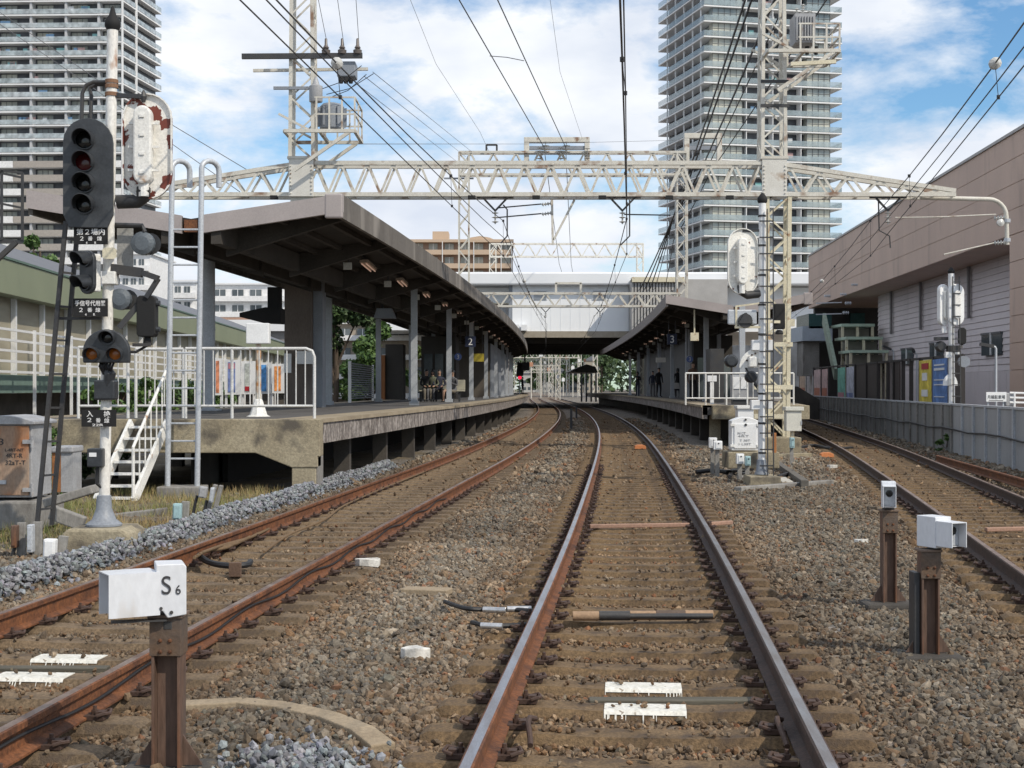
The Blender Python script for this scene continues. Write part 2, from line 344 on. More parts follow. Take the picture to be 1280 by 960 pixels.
PW = np.array([.20, .20, .13, .13, .14, .09, .05, .03, .03])
SP = .58; S0 = 8.37 - 7 * .58
def on_sleeper(x, y):
    """stones leave sleeper tops free"""
    res = np.zeros(len(x), bool)
    for T, ph in ((TM, S0), (TA, S0 + .32), (TB, S0 + .1)):
        dx = x - T(y); sl = (T(y + .1) - T(y - .1)) / .2; yc = y + dx * sl
        k = np.abs(((yc - ph + SP / 2) % SP) - SP / 2)
        res |= (np.abs(dx) < .80 + .42 * vnoise(x, y, .5, 31)) & (k < .085 + .04 * vnoise(x, y, .22, 32))
        res |= (np.abs(np.abs(dx) - .75) < .10)
    return res
def blocked(x, y):
    return ((x < TA(y) - 1.75) & (y > 23.5)) | ((x > TM(y) + 2.0) & (x < TB(y) - 1.7) & (y > 43.5)) | (x > TB(y) + 2.6)
def zone(y0, y1, dens, smin, smax):
    A = (y1 - y0) * (.78 * y1 + 3); n = int(A * dens * 1.08)
    y = RNG.uniform(y0, y1, n); x = RNG.uniform(-.39 * y1 - 2.2, .39 * y1 + 2.2, n)
    k = (np.abs(x) < .372 * y + 2.0) & ~blocked(x, y) & ~(on_sleeper(x, y) & (RNG.random(n) > .085)); x, y = x[k], y[k]; n = len(x)
    s = smin * .72 * np.exp(np.abs(RNG.normal(0, .42, n))) + .004; s = np.minimum(s, smax * 1.7)
    d = trackdist(x, y); ins = d < 1.1
    s = np.where(ins, s * .78, s)
    z = gz(x, y) + s * RNG.uniform(-.05, .55, n); z = np.where(ins, -.222 + s * RNG.uniform(-.2, .5, n), z)
    z = np.where(on_sleeper(x, y), -.165 + .4 * s, z)
    c = np.array([.93, .84, .71]) * PAL[RNG.choice(len(PAL), n, p=PW)] * RNG.uniform(.72, 1.22, (n, 1))
    du = np.clip((1.7 - d) / .7, 0, 1) * (.25 + .6 * vnoise(x, y, .8, 2))
    dark_ = .55 + .5 * vnoise(x, y, 2.2, 9) + .35 * vnoise(x, y, .7, 41)
    c = c * (1 - du[:, None] * (1 - np.array([1.0, .73, .48]))) * dark_[:, None]
    return np.stack([x, y, z], -1), s, c
Z = [zone(5.0, 10, 1150, .018, .034), zone(10, 16, 820, .019, .035), zone(16, 26, 400, .023, .040), zone(26, 46, 90, .04, .06), zone(46, 85, 32, .05, .08)]
stones('ballast', np.concatenate([a[0] for a in Z]), np.concatenate([a[1] for a in Z]), np.concatenate([a[2] for a in Z]),
       'brown and grey crushed stone ballast spread around the tracks', 'ballast')
# newer blue grey stone tipped along the left track, and a patch by the near post
n = 10500; y = RNG.uniform(11.5, 31.5, n); off = RNG.normal(0, .105, n); x = TA(y) - 1.78 - .1 * (vnoise(y, y*0, 3, 4) - .5) + off
z = gz(x, y) + .15 * np.exp(-(off / .2) ** 2) * RNG.uniform(.2, 1.1, n) + .02; s = RNG.uniform(.018, .042, n)
n2_ = 420; x2 = RNG.normal(-.98, .16, n2_); y2 = RNG.normal(6.55, .18, n2_); z2 = gz(x2, y2) + RNG.uniform(.02, .065, n2_); s2 = RNG.uniform(.014, .032, n2_)
c = np.array([(.21, .22, .235)]) * RNG.uniform(.55, 1.5, (n + n2_, 1)) * RNG.uniform(.94, 1.06, (n + n2_, 3))
stones('fresh_gravel', np.stack([np.r_[x, x2], np.r_[y, y2], np.r_[z, z2]], -1), np.r_[s, s2], c, 'clean blue grey crushed stone heaped along the left track', 'gravel')

# ---- tracks
RP = [(-.0635, -.153), (.0635, -.153), (.0635, -.142), (.012, -.125), (.008, -.045), (.0325, -.035), (.0325, -.006), (.023, 0), (-.023, 0), (-.0325, -.006), (-.0325, -.035), (-.008, -.045), (-.012, -.125), (-.0635, -.142)]
def rail_mb(T, off, y0, y1):
    mb = MB(); rings = []
    ys_ = np.concatenate([np.arange(y0, min(y1, 80), .8), np.arange(80, y1, 5)]) if y1 > 80 else np.arange(y0, y1 + .01, .8)
    for y in ys_:
        sl = float(T(y + .2) - T(y - .2)) / .4; t = Vector((sl, 1, 0)).normalized(); nrm = Vector((t.y, -t.x, 0))
        c = Vector((float(T(y)), y, 0)) + nrm * off
        rings.append([c + nrm * a + Vector((0, 0, b)) for a, b in RP])
    mb.sweep(rings); k = len(RP)
    for i in range(len(rings) - 1):
        mb.mi[i * k + 7] = 1
    return mb
def sleeper_mb(L=2.25, w=.25, h=.19):
    mb = MB(); prof = [(-w/2, -h), (w/2, -h), (w/2, -.045), (w/2 - .03, 0), (-w/2 + .03, 0), (-w/2, -.045)]
    mb.sweep([[Vector((x, a, b + dz)) for a, b in prof] for x, dz in ((-L/2, -.02), (-L/2 + .04, 0), (-.55, 0), (-.3, -.012), (.3, -.012), (.55, 0), (L/2 - .04, 0), (L/2, -.02))]); return mb
def clip_mb():
    mb = MB(); mb.rng((-.055, -.05, -.006), (.05, .05, .016)); mb.rng((.0, -.028, .016), (.045, .028, .034))
    mb.tube([(.02, -.062, .02), (.055, -.05, .03), (.068, 0, .022), (.055, .05, .03), (.02, .062, .02)], .010, 6)
    mb.lathe((-.012, 0, .015), [(.019, 0), (.019, .024), (.011, .024), (.011, .045)], 6); return mb
clip_me = None
def make_track(name, label, T, y0, ph, rm, tm_, sm, clips_to, tend=250, rm2=None):
    global clip_me
    t = thing(name, (float(T(y0)), y0, -.2), label, 'railway track')
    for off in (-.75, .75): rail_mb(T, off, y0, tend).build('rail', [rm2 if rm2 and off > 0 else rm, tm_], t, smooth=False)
    # sleepers: build one, copy it with its clips
    sm_mesh = None; n = 0; y = ph; rest = MB(); near = []
    while y < y0: y += SP
    while y < 130:
        sl = float(T(y + .2) - T(y - .2)) / .4; ang = -math.atan(sl); pos = Vector((float(T(y)), y, -.165))
        if n < 98:
            if sm_mesh is None:
                o = sleeper_mb().build('sleeper', sm); sm_mesh = o.data
            else: o = bpy.data.objects.new('sleeper', sm_mesh); COL.objects.link(o)
            o.parent = t; o.location = pos - t.location + Vector((RNG.uniform(-.02, .02), 0, RNG.uniform(-.006, .004))); o.rotation_euler = (0, 0, ang + RNG.uniform(-.008, .008))
            near.append((y, o))
            if y < clips_to:
                for cx, fl in ((-.75, -1), (-.75, 1), (.75, -1), (.75, 1)):
                    if clip_me is None:
                        q = clip_mb().build('rail_clip', clipm); clip_me = q.data
                    else: q = bpy.data.objects.new('rail_clip', clip_me); COL.objects.link(q)
                    q.parent = o; q.location = (cx + fl * .115, 0, .012); q.rotation_euler = (0, 0, 0 if fl > 0 else math.pi)
        else:
            rest.x = Matrix.Translation(pos) @ Matrix.Rotation(ang, 4, 'Z'); rest.box((0, 0, -.09), (2.2, .22, .18))
        n += 1; y += SP
    rest.x = None
    r = rest.build('far_sleepers', sm, t); r['kind'] = 'stuff'
    return t, near
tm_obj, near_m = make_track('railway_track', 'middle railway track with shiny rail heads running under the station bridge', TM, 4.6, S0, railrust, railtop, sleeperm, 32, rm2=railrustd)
ta_obj, near_a = make_track('railway_track', 'left railway track with rust orange rails beside the left platform', TA, 6.0, S0 + .32, railrust, railtopd, sleepgrey, 26)
tb_obj, near_b = make_track('railway_track', 'right railway track with dark brown rails curving along the grey panel wall', TB, 4.0, S0 + .1, railrustd, railtopd, sleeperm, 24, tend=110)
def loc_build(mb, name, m, o):
    q = mb.build(name, m, None, fix=False); q.parent = o; return q
def paint(near, y, x0=-.22, x1=.22):
    o = min(near, key=lambda e: abs(e[0] - y))[1]; mb = MB(); n = 130; w = .125; run = 0; on = True
    mb.rng((x0, -w + .03, -.011), (x1, w - .045, -.0065))
    for i in range(n):
        a = x0 + (x1 - x0) * i / n; b = x0 + (x1 - x0) * (i + 1) / n; d = -.05 - RNG.uniform(.0, .045)
        mb.add([(a, -w + .03, -.0066), (b, -w + .03, -.0066), (b, -w + .012, -.027), (a, -w + .012, -.027)], [(0, 1, 2, 3)])
        if run <= 0: on = RNG.random() < .34; run = int(RNG.integers(1, 3)) if on else int(RNG.integers(1, 6))
        run -= 1
        if not on: continue
        mb.add([(a, -w + .012, -.0272), (b, -w + .012, -.0272), (b, -w - .003, -.05), (a, -w - .003, -.05)], [(0, 1, 2, 3)])
        if d < -.052: mb.add([(a, -w - .003, -.05), (b, -w - .003, -.05), (b, -w - .003, d), (a, -w - .003, d)], [(0, 1, 2, 3)])
    loc_build(mb, 'white_mark', paintw, o)
paint(near_m, 8.37); paint(near_m, 7.79); paint(near_a, 9.25); paint(near_a, 8.69)
for near, y, L0, L1, lab in ((near_m, 8.06, -.32, .62, 'dark timber board lying between two white marked sleepers of the middle track'), (near_a, 8.98, -.9, .35, 'dark timber board lying between two white marked sleepers of the left track')):
    T = TM if near is near_m else TA; p = Vector((float(T(y)), y, -.17))
    o = MB().rng((p.x + L0, y - .06, -.25), (p.x + L1, y + .045, -.182)).build('timber_board', mat('dark_timber', (.12, .11, .085), .9, col2=(.07, .065, .05), scale=5, amt=1, stretch=(.3, 2, 2), bump=.3), bevel=.006)
    tag(o, lab, 'board')
# ---------------------------------------------------------------- platforms
PZ = 1.05
def follow(T, off, y): return float(T(y)) + off
def deck(name, label, TL, offL, TR, offR, y0, y1, step, legs, endh):
    t = thing(name, ((follow(TL, offL, y0) + follow(TR, offR, y0)) / 2, y0, -.2), label, 'platform')
    ys_ = list(np.arange(y0, y1, step)) + [y1]
    def strip(a, b, za, zb, T0=TL, T1=TR):
        mb = MB(); mb.sweep([[Vector((follow(T0, a, y), y, za)), Vector((follow(T1, b, y), y, za)), Vector((follow(T1, b, y), y, zb)), Vector((follow(T0, a, y), y, zb))] for y in ys_]); return mb
    strip(offL + .05, offR - .05, PZ - .30, PZ - .004).build('deck', platm, t)
    for T, o, sg in ((TL, offL, 1), (TR, offR, -1)):
        a, b = sorted((o, o + sg * .75)); strip(a, b, PZ - .07, PZ, T, T).build('coping', edgetop, t)
        a, b = sorted((o + sg * .035, o + sg * .20)); strip(a, b, PZ - .42, PZ - .072, T, T).build('edge_beam', edgem, t)
    # legs under both edges
    for y in legs:
        for T, o, sg in ((TL, offL, 1), (TR, offR, -1)):
            x = follow(T, o + sg * .50, y); mb = MB(); mb.rng((x - .16, y - .14, -.5), (x + .16, y + .14, PZ - .30)); mb.build('leg', concdk if y > y0 + 1 else conc, t, bevel=.01)  # legs use the dark concrete, shade under the deck put into their colour
    xl, xr = follow(TL, offL, y0), follow(TR, offR, y0)
    return t, xl, xr
lt, xl, xr = deck('station_platform', 'left concrete island platform on legs with a beige end beam and white railings', TA, -7.2, TA, -1.62, 24.0, 175, 3, list(np.arange(28.2, 80, 4.2)), .6)
# the left platform's end beam with haunches and a stout corner pillar
mb = MB(); h = .56
poly = [(xl, PZ - .003), (xr + .02, PZ - .003), (xr + .02, PZ - .62), (xr - .02, PZ - .62), (xr - .02, PZ - .80), (xr - .45, PZ - .80), (xr - 1.05, PZ - .56), (xl + 1.0, PZ - .56), (xl + .4, PZ - .8), (xl, PZ - .8)]
mb.prism(poly, 23.78, 24.2); mb.build('end_beam', conc, lt, bevel=.015)
for x in (xr - .25, xl + .2): MB().rng((x - .2, 23.80, -.5), (x + .2, 24.18, PZ - .795)).build('pillar', conc, lt, bevel=.015)
MB().rng((xr - .07, 23.84, -.5), (xr - .02, 24.5, PZ - .63)).build('pillar', concg, lt, bevel=.01)
for T, o, t_ in ((TA, -1.62, lt),):
    mb = MB(); mb.sweep([[Vector((follow(T, o + a, y), y, z)) for a, z in ((-2.5, -.5), (-2.4, -.5), (-2.4, PZ - .31), (-2.5, PZ - .31))] for y in np.arange(27, 175, 6)]); mb.build('dark_backing', mat('void_shade', (.03, .027, .024), .9), t_)  # near-black sheet added to stand in for the shade under the deck
# dark backing added to close the view through the void under the deck
mb = MB(); mb.sweep([[Vector((follow(TA, a, y), y, z)) for a, z in ((-4.4, -.5), (-4.2, -.5), (-4.2, PZ - .31), (-4.4, PZ - .31))] for y in np.arange(26, 175, 6)]); mb.build('dark_backing', concdk, lt)
TRE = spline([(40, 9.5), (44, 10.0), (53, 11.3), (65, 12.3), (90, 13.4), (130, 14.2), (180, 15)])
rt, xl2, xr2 = deck('station_platform', 'right concrete platform behind the white lattice mast with a railed end', TM, 2.35, TRE, -1.0, 44.0, 175, 3, list(np.arange(45, 90, 4.5)), .4)
MB().rng((6.1, 43.78, .62), (9.05, 44.1, PZ - .004)).build('end_beam', conc, rt, bevel=.015)
for px in (927, 938):
    x = ax(px, 44); MB().rng((x - .18, 43.85, -.4), (x + .18, 44.2, .62)).build('pillar', concdk, rt, bevel=.01)
mb = MB(); mb.sweep([[Vector((follow(TM, a, y), y, z)) for a, z in ((3.7, -.5), (3.8, -.5), (3.8, PZ - .31), (3.7, PZ - .31))] for y in np.arange(45, 175, 6)]); mb.build('dark_backing', concdk, rt)  # dark sheet added so the void under the right deck reads as shade

# ---------------------------------------------------------------- canopies (gull wing, valley in the middle)
def canopy(label, T, tipL, val, tipR, zl, zv, zr, y0, y1, lf, rf, group, cols, purl):
    t = thing('platform_canopy', (follow(T, val, y0), y0, PZ), label, 'canopy')
    ys_ = list(np.arange(y0, y1, 3.)) + [y1]; F = lambda o, y, z: Vector((follow(T, o, y), y, z))
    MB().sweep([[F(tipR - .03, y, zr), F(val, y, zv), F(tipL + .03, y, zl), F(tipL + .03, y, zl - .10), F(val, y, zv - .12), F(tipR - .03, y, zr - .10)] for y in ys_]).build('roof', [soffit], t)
    for o, z, m, nm in ((tipR, zr, rf, 1), (tipL, zl, lf, -1)):
        MB().sweep([[F(o - .04, y, z + .03), F(o + .04, y, z + .03), F(o + .04, y, z - .40), F(o - .04, y, z - .40)] for y in ys_]).build('side_fascia', m, t)
    # front fascia follows the gull wing
    def front(a, za, b, zb, d):
        MB().add([F(a, y0 - .06, za + .035), F(b, y0 - .06, zb + .035), F(b, y0 - .06, zb - d), F(a, y0 - .06, za - d), F(a, y0 + .05, za + .035), F(b, y0 + .05, zb + .035), F(b, y0 + .05, zb - d), F(a, y0 + .05, za - d)],
                 [(0, 1, 2, 3), (7, 6, 5, 4), (0, 4, 5, 1), (1, 5, 6, 2), (2, 6, 7, 3), (3, 7, 4, 0)]).build('front_fascia', fasciap, t)
    gap = .16
    front(val + gap, zv + .02, tipR + .05, zr, .29); front(tipL - .05, zl, val - gap, zv + .02, .29)
    MB().rng((follow(T, val, y0) - .12, y0 - .03, zv - .24), (follow(T, val, y0) + .12, y0 + .08, zv - .02)).build('gutter_end', railrust, t)
    MB().rng((follow(T, tipR, y0) - .28, y0 - .075, zr - .405), (follow(T, tipR, y0) + .045, y0 + .06, zr + .037)).build('fascia_corner', fasciap, t, bevel=.03)
    # longitudinal beams and purlins
    lerp = lambda o: (zv + (zr - zv) * (o - val) / (tipR - val)) if o > val else (zv + (zl - zv) * (val - o) / (val - tipL))
    for o in (val + .45, val - .45):
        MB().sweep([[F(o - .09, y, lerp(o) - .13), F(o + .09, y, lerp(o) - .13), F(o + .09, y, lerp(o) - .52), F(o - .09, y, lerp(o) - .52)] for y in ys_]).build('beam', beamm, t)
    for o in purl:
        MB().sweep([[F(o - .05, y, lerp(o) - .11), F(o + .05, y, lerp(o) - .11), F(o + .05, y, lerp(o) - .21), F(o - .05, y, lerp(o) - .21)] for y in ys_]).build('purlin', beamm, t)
    for y in np.arange(y0 + 1.2, y1, 5.):
        for o in (tipL + .1, tipR - .1):
            s0 = val + (.3 if o > val else -.3)
            A0, A1 = F(s0, y, lerp(s0) - .12), F(o, y, lerp(o) - .1); B0, B1 = F(s0, y, lerp(s0) - .62), F(o, y, lerp(o) - .26)
            d = Vector((0, .09, 0)); MB().add([A0 - d, A1 - d, B1 - d, B0 - d, A0 + d, A1 + d, B1 + d, B0 + d], [(0, 1, 2, 3), (7, 6, 5, 4), (0, 4, 5, 1), (1, 5, 6, 2), (2, 6, 7, 3), (3, 7, 4, 0)]).build('cross_beam', beamm, t)
    # columns
    for o, y, r in cols:
        x = follow(T, o, y); mb = MB()
        if r > .13: mb.tube([(x, y, PZ), (x, y, lerp(o) - .15)], r, 20); mb.box((x, y, PZ + .02), (.5, .5, .04)); mb.tube([(x, y, 2.9), (x, y, 2.94)], r + .012, 20); mb.build('column', mat('column_grey', (.42, .45, .49), .5, col2=(.33, .355, .385), amt=.6, bump=.04), t, smooth=True)
        else: mb.box((x, y, (PZ + lerp(o) - .15) / 2), (.19, .19, lerp(o) - .15 - PZ)); mb.box((x, y, PZ + .06), (.28, .28, .12)); mb.build('column', MATS['column_grey'], t)
    return t, lerp
colsL = [(-6.15, 33, .145)] + [(-3.0, y, .1) for y in range(44, 126, 10)] + [(-5.8, y, .1) for y in range(45, 126, 10)]
cl, lerpL = canopy('left gull wing platform canopy with pinkish front fascia and a long weathered grey side fascia', TA, -7.3, -4.4, -1.7, 5.1, 4.62, 5.03, 26.0, 133, fasciag, fasciag, None, colsL, (-2.3, -2.95, -3.5, -5.2, -6.2))
colsR = [(3.6, y, .1) for y in range(58, 126, 10)] + [(5.6, y, .1) for y in range(63, 126, 10)] + [(4.2, 50, .13)]
cr, lerpR = canopy('right gull wing platform canopy with a brown grey curved edge behind the right signal mast', TM, 1.75, 4.35, 7.05, 4.98, 4.55, 5.05, 53.0, 130, mat('canopy_edge_brown', (.25, .22, .21), .75, col2=(.19, .165, .155), bump=.1), fasciap, None, colsR, (2.4, 3.1, 5.4, 6.2))

# lamps and horn speakers under both canopies
def canopy_fittings(T, off, lerp, ys0, where, gl):
    hs = None; ls = None
    ord_ = ['first', 'second', 'third', 'fourth', 'fifth', 'sixth', 'seventh', 'eighth', 'ninth', 'tenth', 'eleventh', 'twelfth', 'thirteenth', 'fourteenth']
    for i, y in enumerate(ys0):
        x = follow(T, off, y); z = lerp(off) - .25
        lab = '%s white horn speaker from the near end under the %s canopy' % (ord_[i], where)
        if hs is None:
            hs = thing('horn_speaker', (x, y, z), lab, 'speaker', 'horn speakers under the %s canopy' % where)
            mb = MB(); mb.sweep([[Vector((x + a * s, y + dy, z - .24 + b * s)) for a, b in ((-.10, -.085), (.10, -.085), (.10, .085), (-.10, .085))] for dy, s in ((-.16, 1), (-.12, .95), (.03, .5), (.14, .42))]); mb.build('horn', mat('horn_offwhite', (.5, .49, .45), .5, bump=0), hs, bevel=.01)
            MB().tube([(x, y + .03, z - .16), (x, y + .03, z + .06)], .02, 6).build('bracket', dark, hs)
        else:
            c = copy_tree(hs); c.location = (x, y, z); c['label'] = lab
        y2 = y + 2.6; x2 = follow(T, off, y2); lab = '%s strip lamp from the near end under the %s canopy' % (ord_[i], where)
        if ls is None:
            ls = thing('strip_lamp', (x2, y2, z), lab, 'lamp', 'strip lamps under the %s canopy' % where)
            MB().box((x2, y2, z + .02), (.20, 2.3, .07)).build('housing', mat('lamp_housing', (.42, .34, .27), .6), ls)
            for sx in (-.055, .055): MB().tube([(x2 + sx, y2 - 1.1, z - .045), (x2 + sx, y2 + 1.1, z - .045)], .018, 6).build('tube', gl, ls)
        else:
            c = copy_tree(ls); c.location = (x2, y2, z); c['label'] = lab
gl = glow('warm_tube', (.75, .50, .38), .28)
canopy_fittings(TA, -2.95, lerpL, [33 + 5.6 * i for i in range(13)], 'left', gl)
canopy_fittings(TM, 3.1, lerpR, [62 + 6 * i for i in range(10)], 'right', gl)

# ---------------------------------------------------------------- platform furniture, left
def railing(name, label, x0, x1, y, z0, h, posts, group, step=.15, round_right=False, m=None):
    m = m or mat('railing_paint', (.62, .63, .63), .5, col2=(.48, .47, .45), stain=(.25, .14, .08), sscale=5, slo=.64, shi=.74)
    t = thing(name, (x0, y, z0), label, 'railing', group)
    pts = [(x0, y, z0 + h)]
    if round_right: pts += [(x1 - .14, y, z0 + h), (x1 - .04, y, z0 + h - .04), (x1, y, z0 + h - .14), (x1, y, z0)]
    else: pts += [(x1, y, z0 + h)]
    MB().tube(pts, .027, 10).build('top_rail', m, t, smooth=True)
    MB().tube([(x0, y, z0 + .21), (x1, y, z0 + .21)], .022, 8).build('bottom_rail', m, t)
    for p in posts: MB().tube([(p, y, z0), (p, y, z0 + h)], .027, 10).build('post', m, t)
    n = int((x1 - x0) / step)
    for i in range(1, n):
        x = x0 + (x1 - x0) * i / n
        if min([abs(x - p) for p in posts] + [9]) > .05: MB().tube([(x, y, z0 + .21), (x, y, z0 + h)], .011, 6).build('baluster', m, t)
    return t
yR = 24.35
railing('platform_railing', 'rust stained left section of the railing on the left platform end', ax(98, yR), ax(160, yR), yR, PZ, 1.2, [ax(98, yR), ax(160, yR)], 'railings on the left platform end')
railing('platform_railing', 'middle section of the left platform railing at the head of the white steps', ax(164, yR), ax(224, yR), yR + .3, PZ, 1.18, [ax(164, yR), ax(224, yR)], 'railings on the left platform end')
railing('platform_railing', 'right section of the left platform railing with a rounded corner', ax(232, yR), ax(393, yR), yR, PZ, 1.18, [ax(232, yR), ax(290, yR)], 'railings on the left platform end', round_right=True)
railing('platform_railing', 'white railing across the end of the right platform', ax(857, 44.4), ax(992, 44.4), 44.4, PZ, .98, [ax(857, 44.4), ax(882, 44.4), ax(908, 44.4), ax(934, 44.4), ax(992, 44.4)], None, step=.2, m=white)

t = thing('platform_steps', (-6.1, 22.6, -.2), 'steep white steel steps up to the left platform end with one handrail', 'steps')
tp = Vector((-5.97, 23.72, PZ)); bt = Vector((-6.22, 22.55, -.22)); wv = Vector((.28, 0, 0))
for s, nm in ((-1, 0), (1, 0)):
    MB().bar(tp + wv * s * 1.05 + Vector((0, 0, -.06)), bt + wv * s * 1.05, .05, .17).build('stringer', white, t)
for i in range(7):
    p = bt.lerp(tp, (i + .35) / 7.0); MB().box(p + Vector((0, 0, -.01)), (.52, .22, .035)).build('tread', white, t)
a, b = bt + wv * 1.05, tp + wv * 1.05
MB().tube([a + Vector((0, -.02, 0)), a + Vector((0, -.02, .86)), a + Vector((.01, .06, .93)), b + Vector((0, 0, .85)), b + Vector((0, 0, 0))], .026, 8).build('handrail', white, t)
for i in range(1, 6):
    p = a.lerp(b, i / 6); MB().tube([p, p + Vector((0, 0, .9))], .012, 6).build('baluster', white, t)

t = thing('access_ladder', (ax(232, 23.3), 23.3, 0), 'tall grey access ladder with hooked tops leaning at the left canopy', 'ladder')
for px in (215, 252):
    x = ax(px, 23.3); pts = [(x - .06, 23.25, -.02), (x, 23.3, 4.9), (x, 23.3, 5.12)]
    for k in range(1, 8):
        a = math.pi * k / 7; pts.append((x + .11 - .11 * math.cos(a), 23.3 + .15 - .15 * math.cos(a), 5.12 + .14 * math.sin(a)))
    pts.append((pts[-1][0], pts[-1][1], 4.85))
    MB().tube(pts, .045, 10).build('stile', galv, t, smooth=True)
for i in range(14):
    z = .42 + i * .285 + (.0 if i < 5 else .0); MB().tube([(ax(214, 23.3), 23.28, z), (ax(251, 23.3), 23.28, z)], .016, 6).build('rung', galv, t)
o = MB().rng((ax(200, 23.3), 23.05, -.4), (ax(256, 23.3), 23.6, -.02)).build('footing_block', concg, bevel=.02); tag(o, 'low concrete block under the feet of the grey access ladder', 'concrete block')

t = thing('box_on_post', (ax(323, 26), 26, PZ), 'white box on a rust streaked white post behind the left railing', 'equipment box')
x = ax(323, 26); MB().box((x, 26, az(417, 26)), (.41, .22, .37)).build('box', whitec, t, bevel=.015)
MB().tube([(x, 26, PZ + .3), (x, 26, az(430, 26) + .01)], .05, 10).build('post', mat('post_rusting_white', (.62, .58, .50), .6, stain=(.42, .20, .07), sscale=4, slo=.47, shi=.6), t)
MB().lathe((x, 26, PZ), [(.22, 0), (.16, .03), (.075, .30), (.05, .32)], 8).build('base', white, t)

# notices on the concrete portal pillar
o = MB().rng((ax(371, 38.4), 38.36, az(455, 38.4)), (ax(393, 38.4), 38.4, az(439, 38.4))).build('notice_board', whitec); tag(o, 'white notice sheet on the brown concrete pillar under the left canopy', 'notice')
o = MB().rng((ax(355, 38.2), 38.2, az(466, 38.2)), (ax(364, 38.2), 38.24, az(442, 38.2))).build('notice_board', whitec); tag(o, 'narrow white notice at the left edge of the concrete pillar', 'notice')

# hanging monitor hoods
t = thing('monitor_hood', (ax(335, 37), 37, 3.2), 'black angular monitor hood hanging from the left canopy before the concrete pillar', 'monitor')
MB().prism([(ax(303, 37), az(397, 37)), (ax(303, 37), az(392, 37)), (ax(335, 37), az(385, 37)), (ax(354, 37), az(386, 37)), (ax(354, 37), az(405, 37)), (ax(330, 37), az(404, 37))], 36.6, 37.3).build('hood', blackm, t)
MB().rng((ax(336, 37), 36.8, az(387, 37)), (ax(352, 37), 37.1, 4.15)).build('hanger', blackm, t)
t = thing('monitor_hood', (ax(481, 46), 46, 3.7), 'grey sloping monitor hood under the left canopy beyond the speakers', 'monitor')
MB().prism([(ax(468, 46), az(398, 46)), (ax(472, 46), az(386, 46)), (ax(490, 46), az(386, 46)), (ax(495, 46), az(398, 46))], 45.7, 46.3).build('hood', greysteel, t)
MB().rng((ax(476, 46), 45.9, az(386, 46)), (ax(480, 46), 46.05, 4.5)).build('hanger', dark, t)

navy = mat('sign_navy', (.012, .02, .06), .5, bump=0)
def hung_sign(label, px, py, w, h, Y, m, text=None, tm=textw, ch=None, top=4.4, shape='box'):
    c = at(px, py, Y); W_, H_ = w * Y / FPX, h * Y / FPX
    t = thing('hanging_sign', c, label, 'sign')
    if shape == 'box': MB().box(c, (W_, .12, H_)).build('panel', m, t)
    else: MB().lathe(c, [(W_ / 2, -.06), (W_ / 2, .06)], 20, 'y').build('panel', m, t)
    for s in (-.35, .35): MB().tube([c + Vector((s * W_, 0, H_ / 2)), (c.x + s * W_, c.y, top)], .015, 5).build('hanger', dark, t)
    if text: lettering(text, c + Vector((0, -.064 if shape == 'box' else -.064, 0)), ch * Y / FPX, tm, t)
    return t
hung_sign('dark blue sign with white digit 2 hanging under the left canopy', 588, 427, 13, 13, 58, navy, '2', textw, 8.5)
hung_sign('round blue sign with digit 3 under the left canopy', 572.5, 446, 9, 9, 62, mat('sign_blue', (.10, .16, .42), .5, bump=0), '3', textw, 5.5, shape='disc')
hung_sign('yellow exit sign panel hanging under the left canopy', 598, 447, 14, 10, 66, mat('sign_yellow', (.45, .36, .04), .5, bump=0))
hung_sign('dark blue sign with white digit 3 hanging under the right canopy', 840, 424, 12, 13, 60, navy, '3', textw, 9)
hung_sign('round blue sign hanging under the right canopy behind the railing', 862, 449, 8, 8, 64, MATS['sign_blue'], '3', textw, 5, shape='disc')
hung_sign('pale station sign panel hanging under the right canopy', 826, 450, 12, 6, 70, mat('sign_pale', (.5, .48, .44), .5, bump=0))
t = thing('hanging_box', at(868, 421, 52), 'cream box on a thin pole hanging from the right canopy front', 'equipment box')
MB().box(at(868, 421, 53.4), (.30, .2, .30)).build('box', cream, t); MB().tube([at(868, 416, 53.4), at(868, 387, 53.4)], .03, 8).build('pole', cream, t)

# enclosures under the far part of the left canopy, bench
t = thing('stair_enclosure', (follow(TA, -4, 84), 84, PZ), 'grey panel stair enclosure under the far part of the left canopy', 'enclosure')
mb = MB(); mb.sweep([[Vector((follow(TA, a, y), y, z)) for a, z in ((-3.35, PZ), (-3.3, PZ), (-3.3, 4.2), (-3.35, 4.2))] for y in (84, 92, 100, 112)]); mb.build('panel_wall', greysteel, t)
MB().rng((follow(TA, -5.6, 84), 84, PZ), (follow(TA, -3.34, 84), 84.1, 4.2)).build('end_wall', mat('brown_panel', (.10, .085, .07), .7), t)
t = thing('waiting_room', (follow(TA, -5.3, 70), 70, PZ), 'dark waiting room behind the columns of the left platform', 'waiting room')
x0, x1 = follow(TA, -5.9, 70), follow(TA, -4.2, 70)
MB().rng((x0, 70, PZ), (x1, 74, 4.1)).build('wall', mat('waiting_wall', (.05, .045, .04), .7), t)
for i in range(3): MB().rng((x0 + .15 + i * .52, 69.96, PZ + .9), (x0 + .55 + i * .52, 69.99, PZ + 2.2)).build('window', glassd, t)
def bench(x, y, n, label):
    t = thing('platform_bench', (x, y, PZ), label, 'bench'); m = mat('bench_pale', (.42, .40, .32), .6)
    for i in range(n):
        MB().box((x + i * .5, y, PZ + .42), (.44, .42, .05)).build('seat', m, t, bevel=.02); MB().box((x + i * .5, y + .22, PZ + .65), (.44, .04, .40)).build('backrest', m, t, bevel=.015)
    for dx in (0, (n - 1) * .5): MB().rng((x + dx - .04, y - .12, PZ), (x + dx + .04, y + .12, PZ + .4)).build('leg', dark, t)
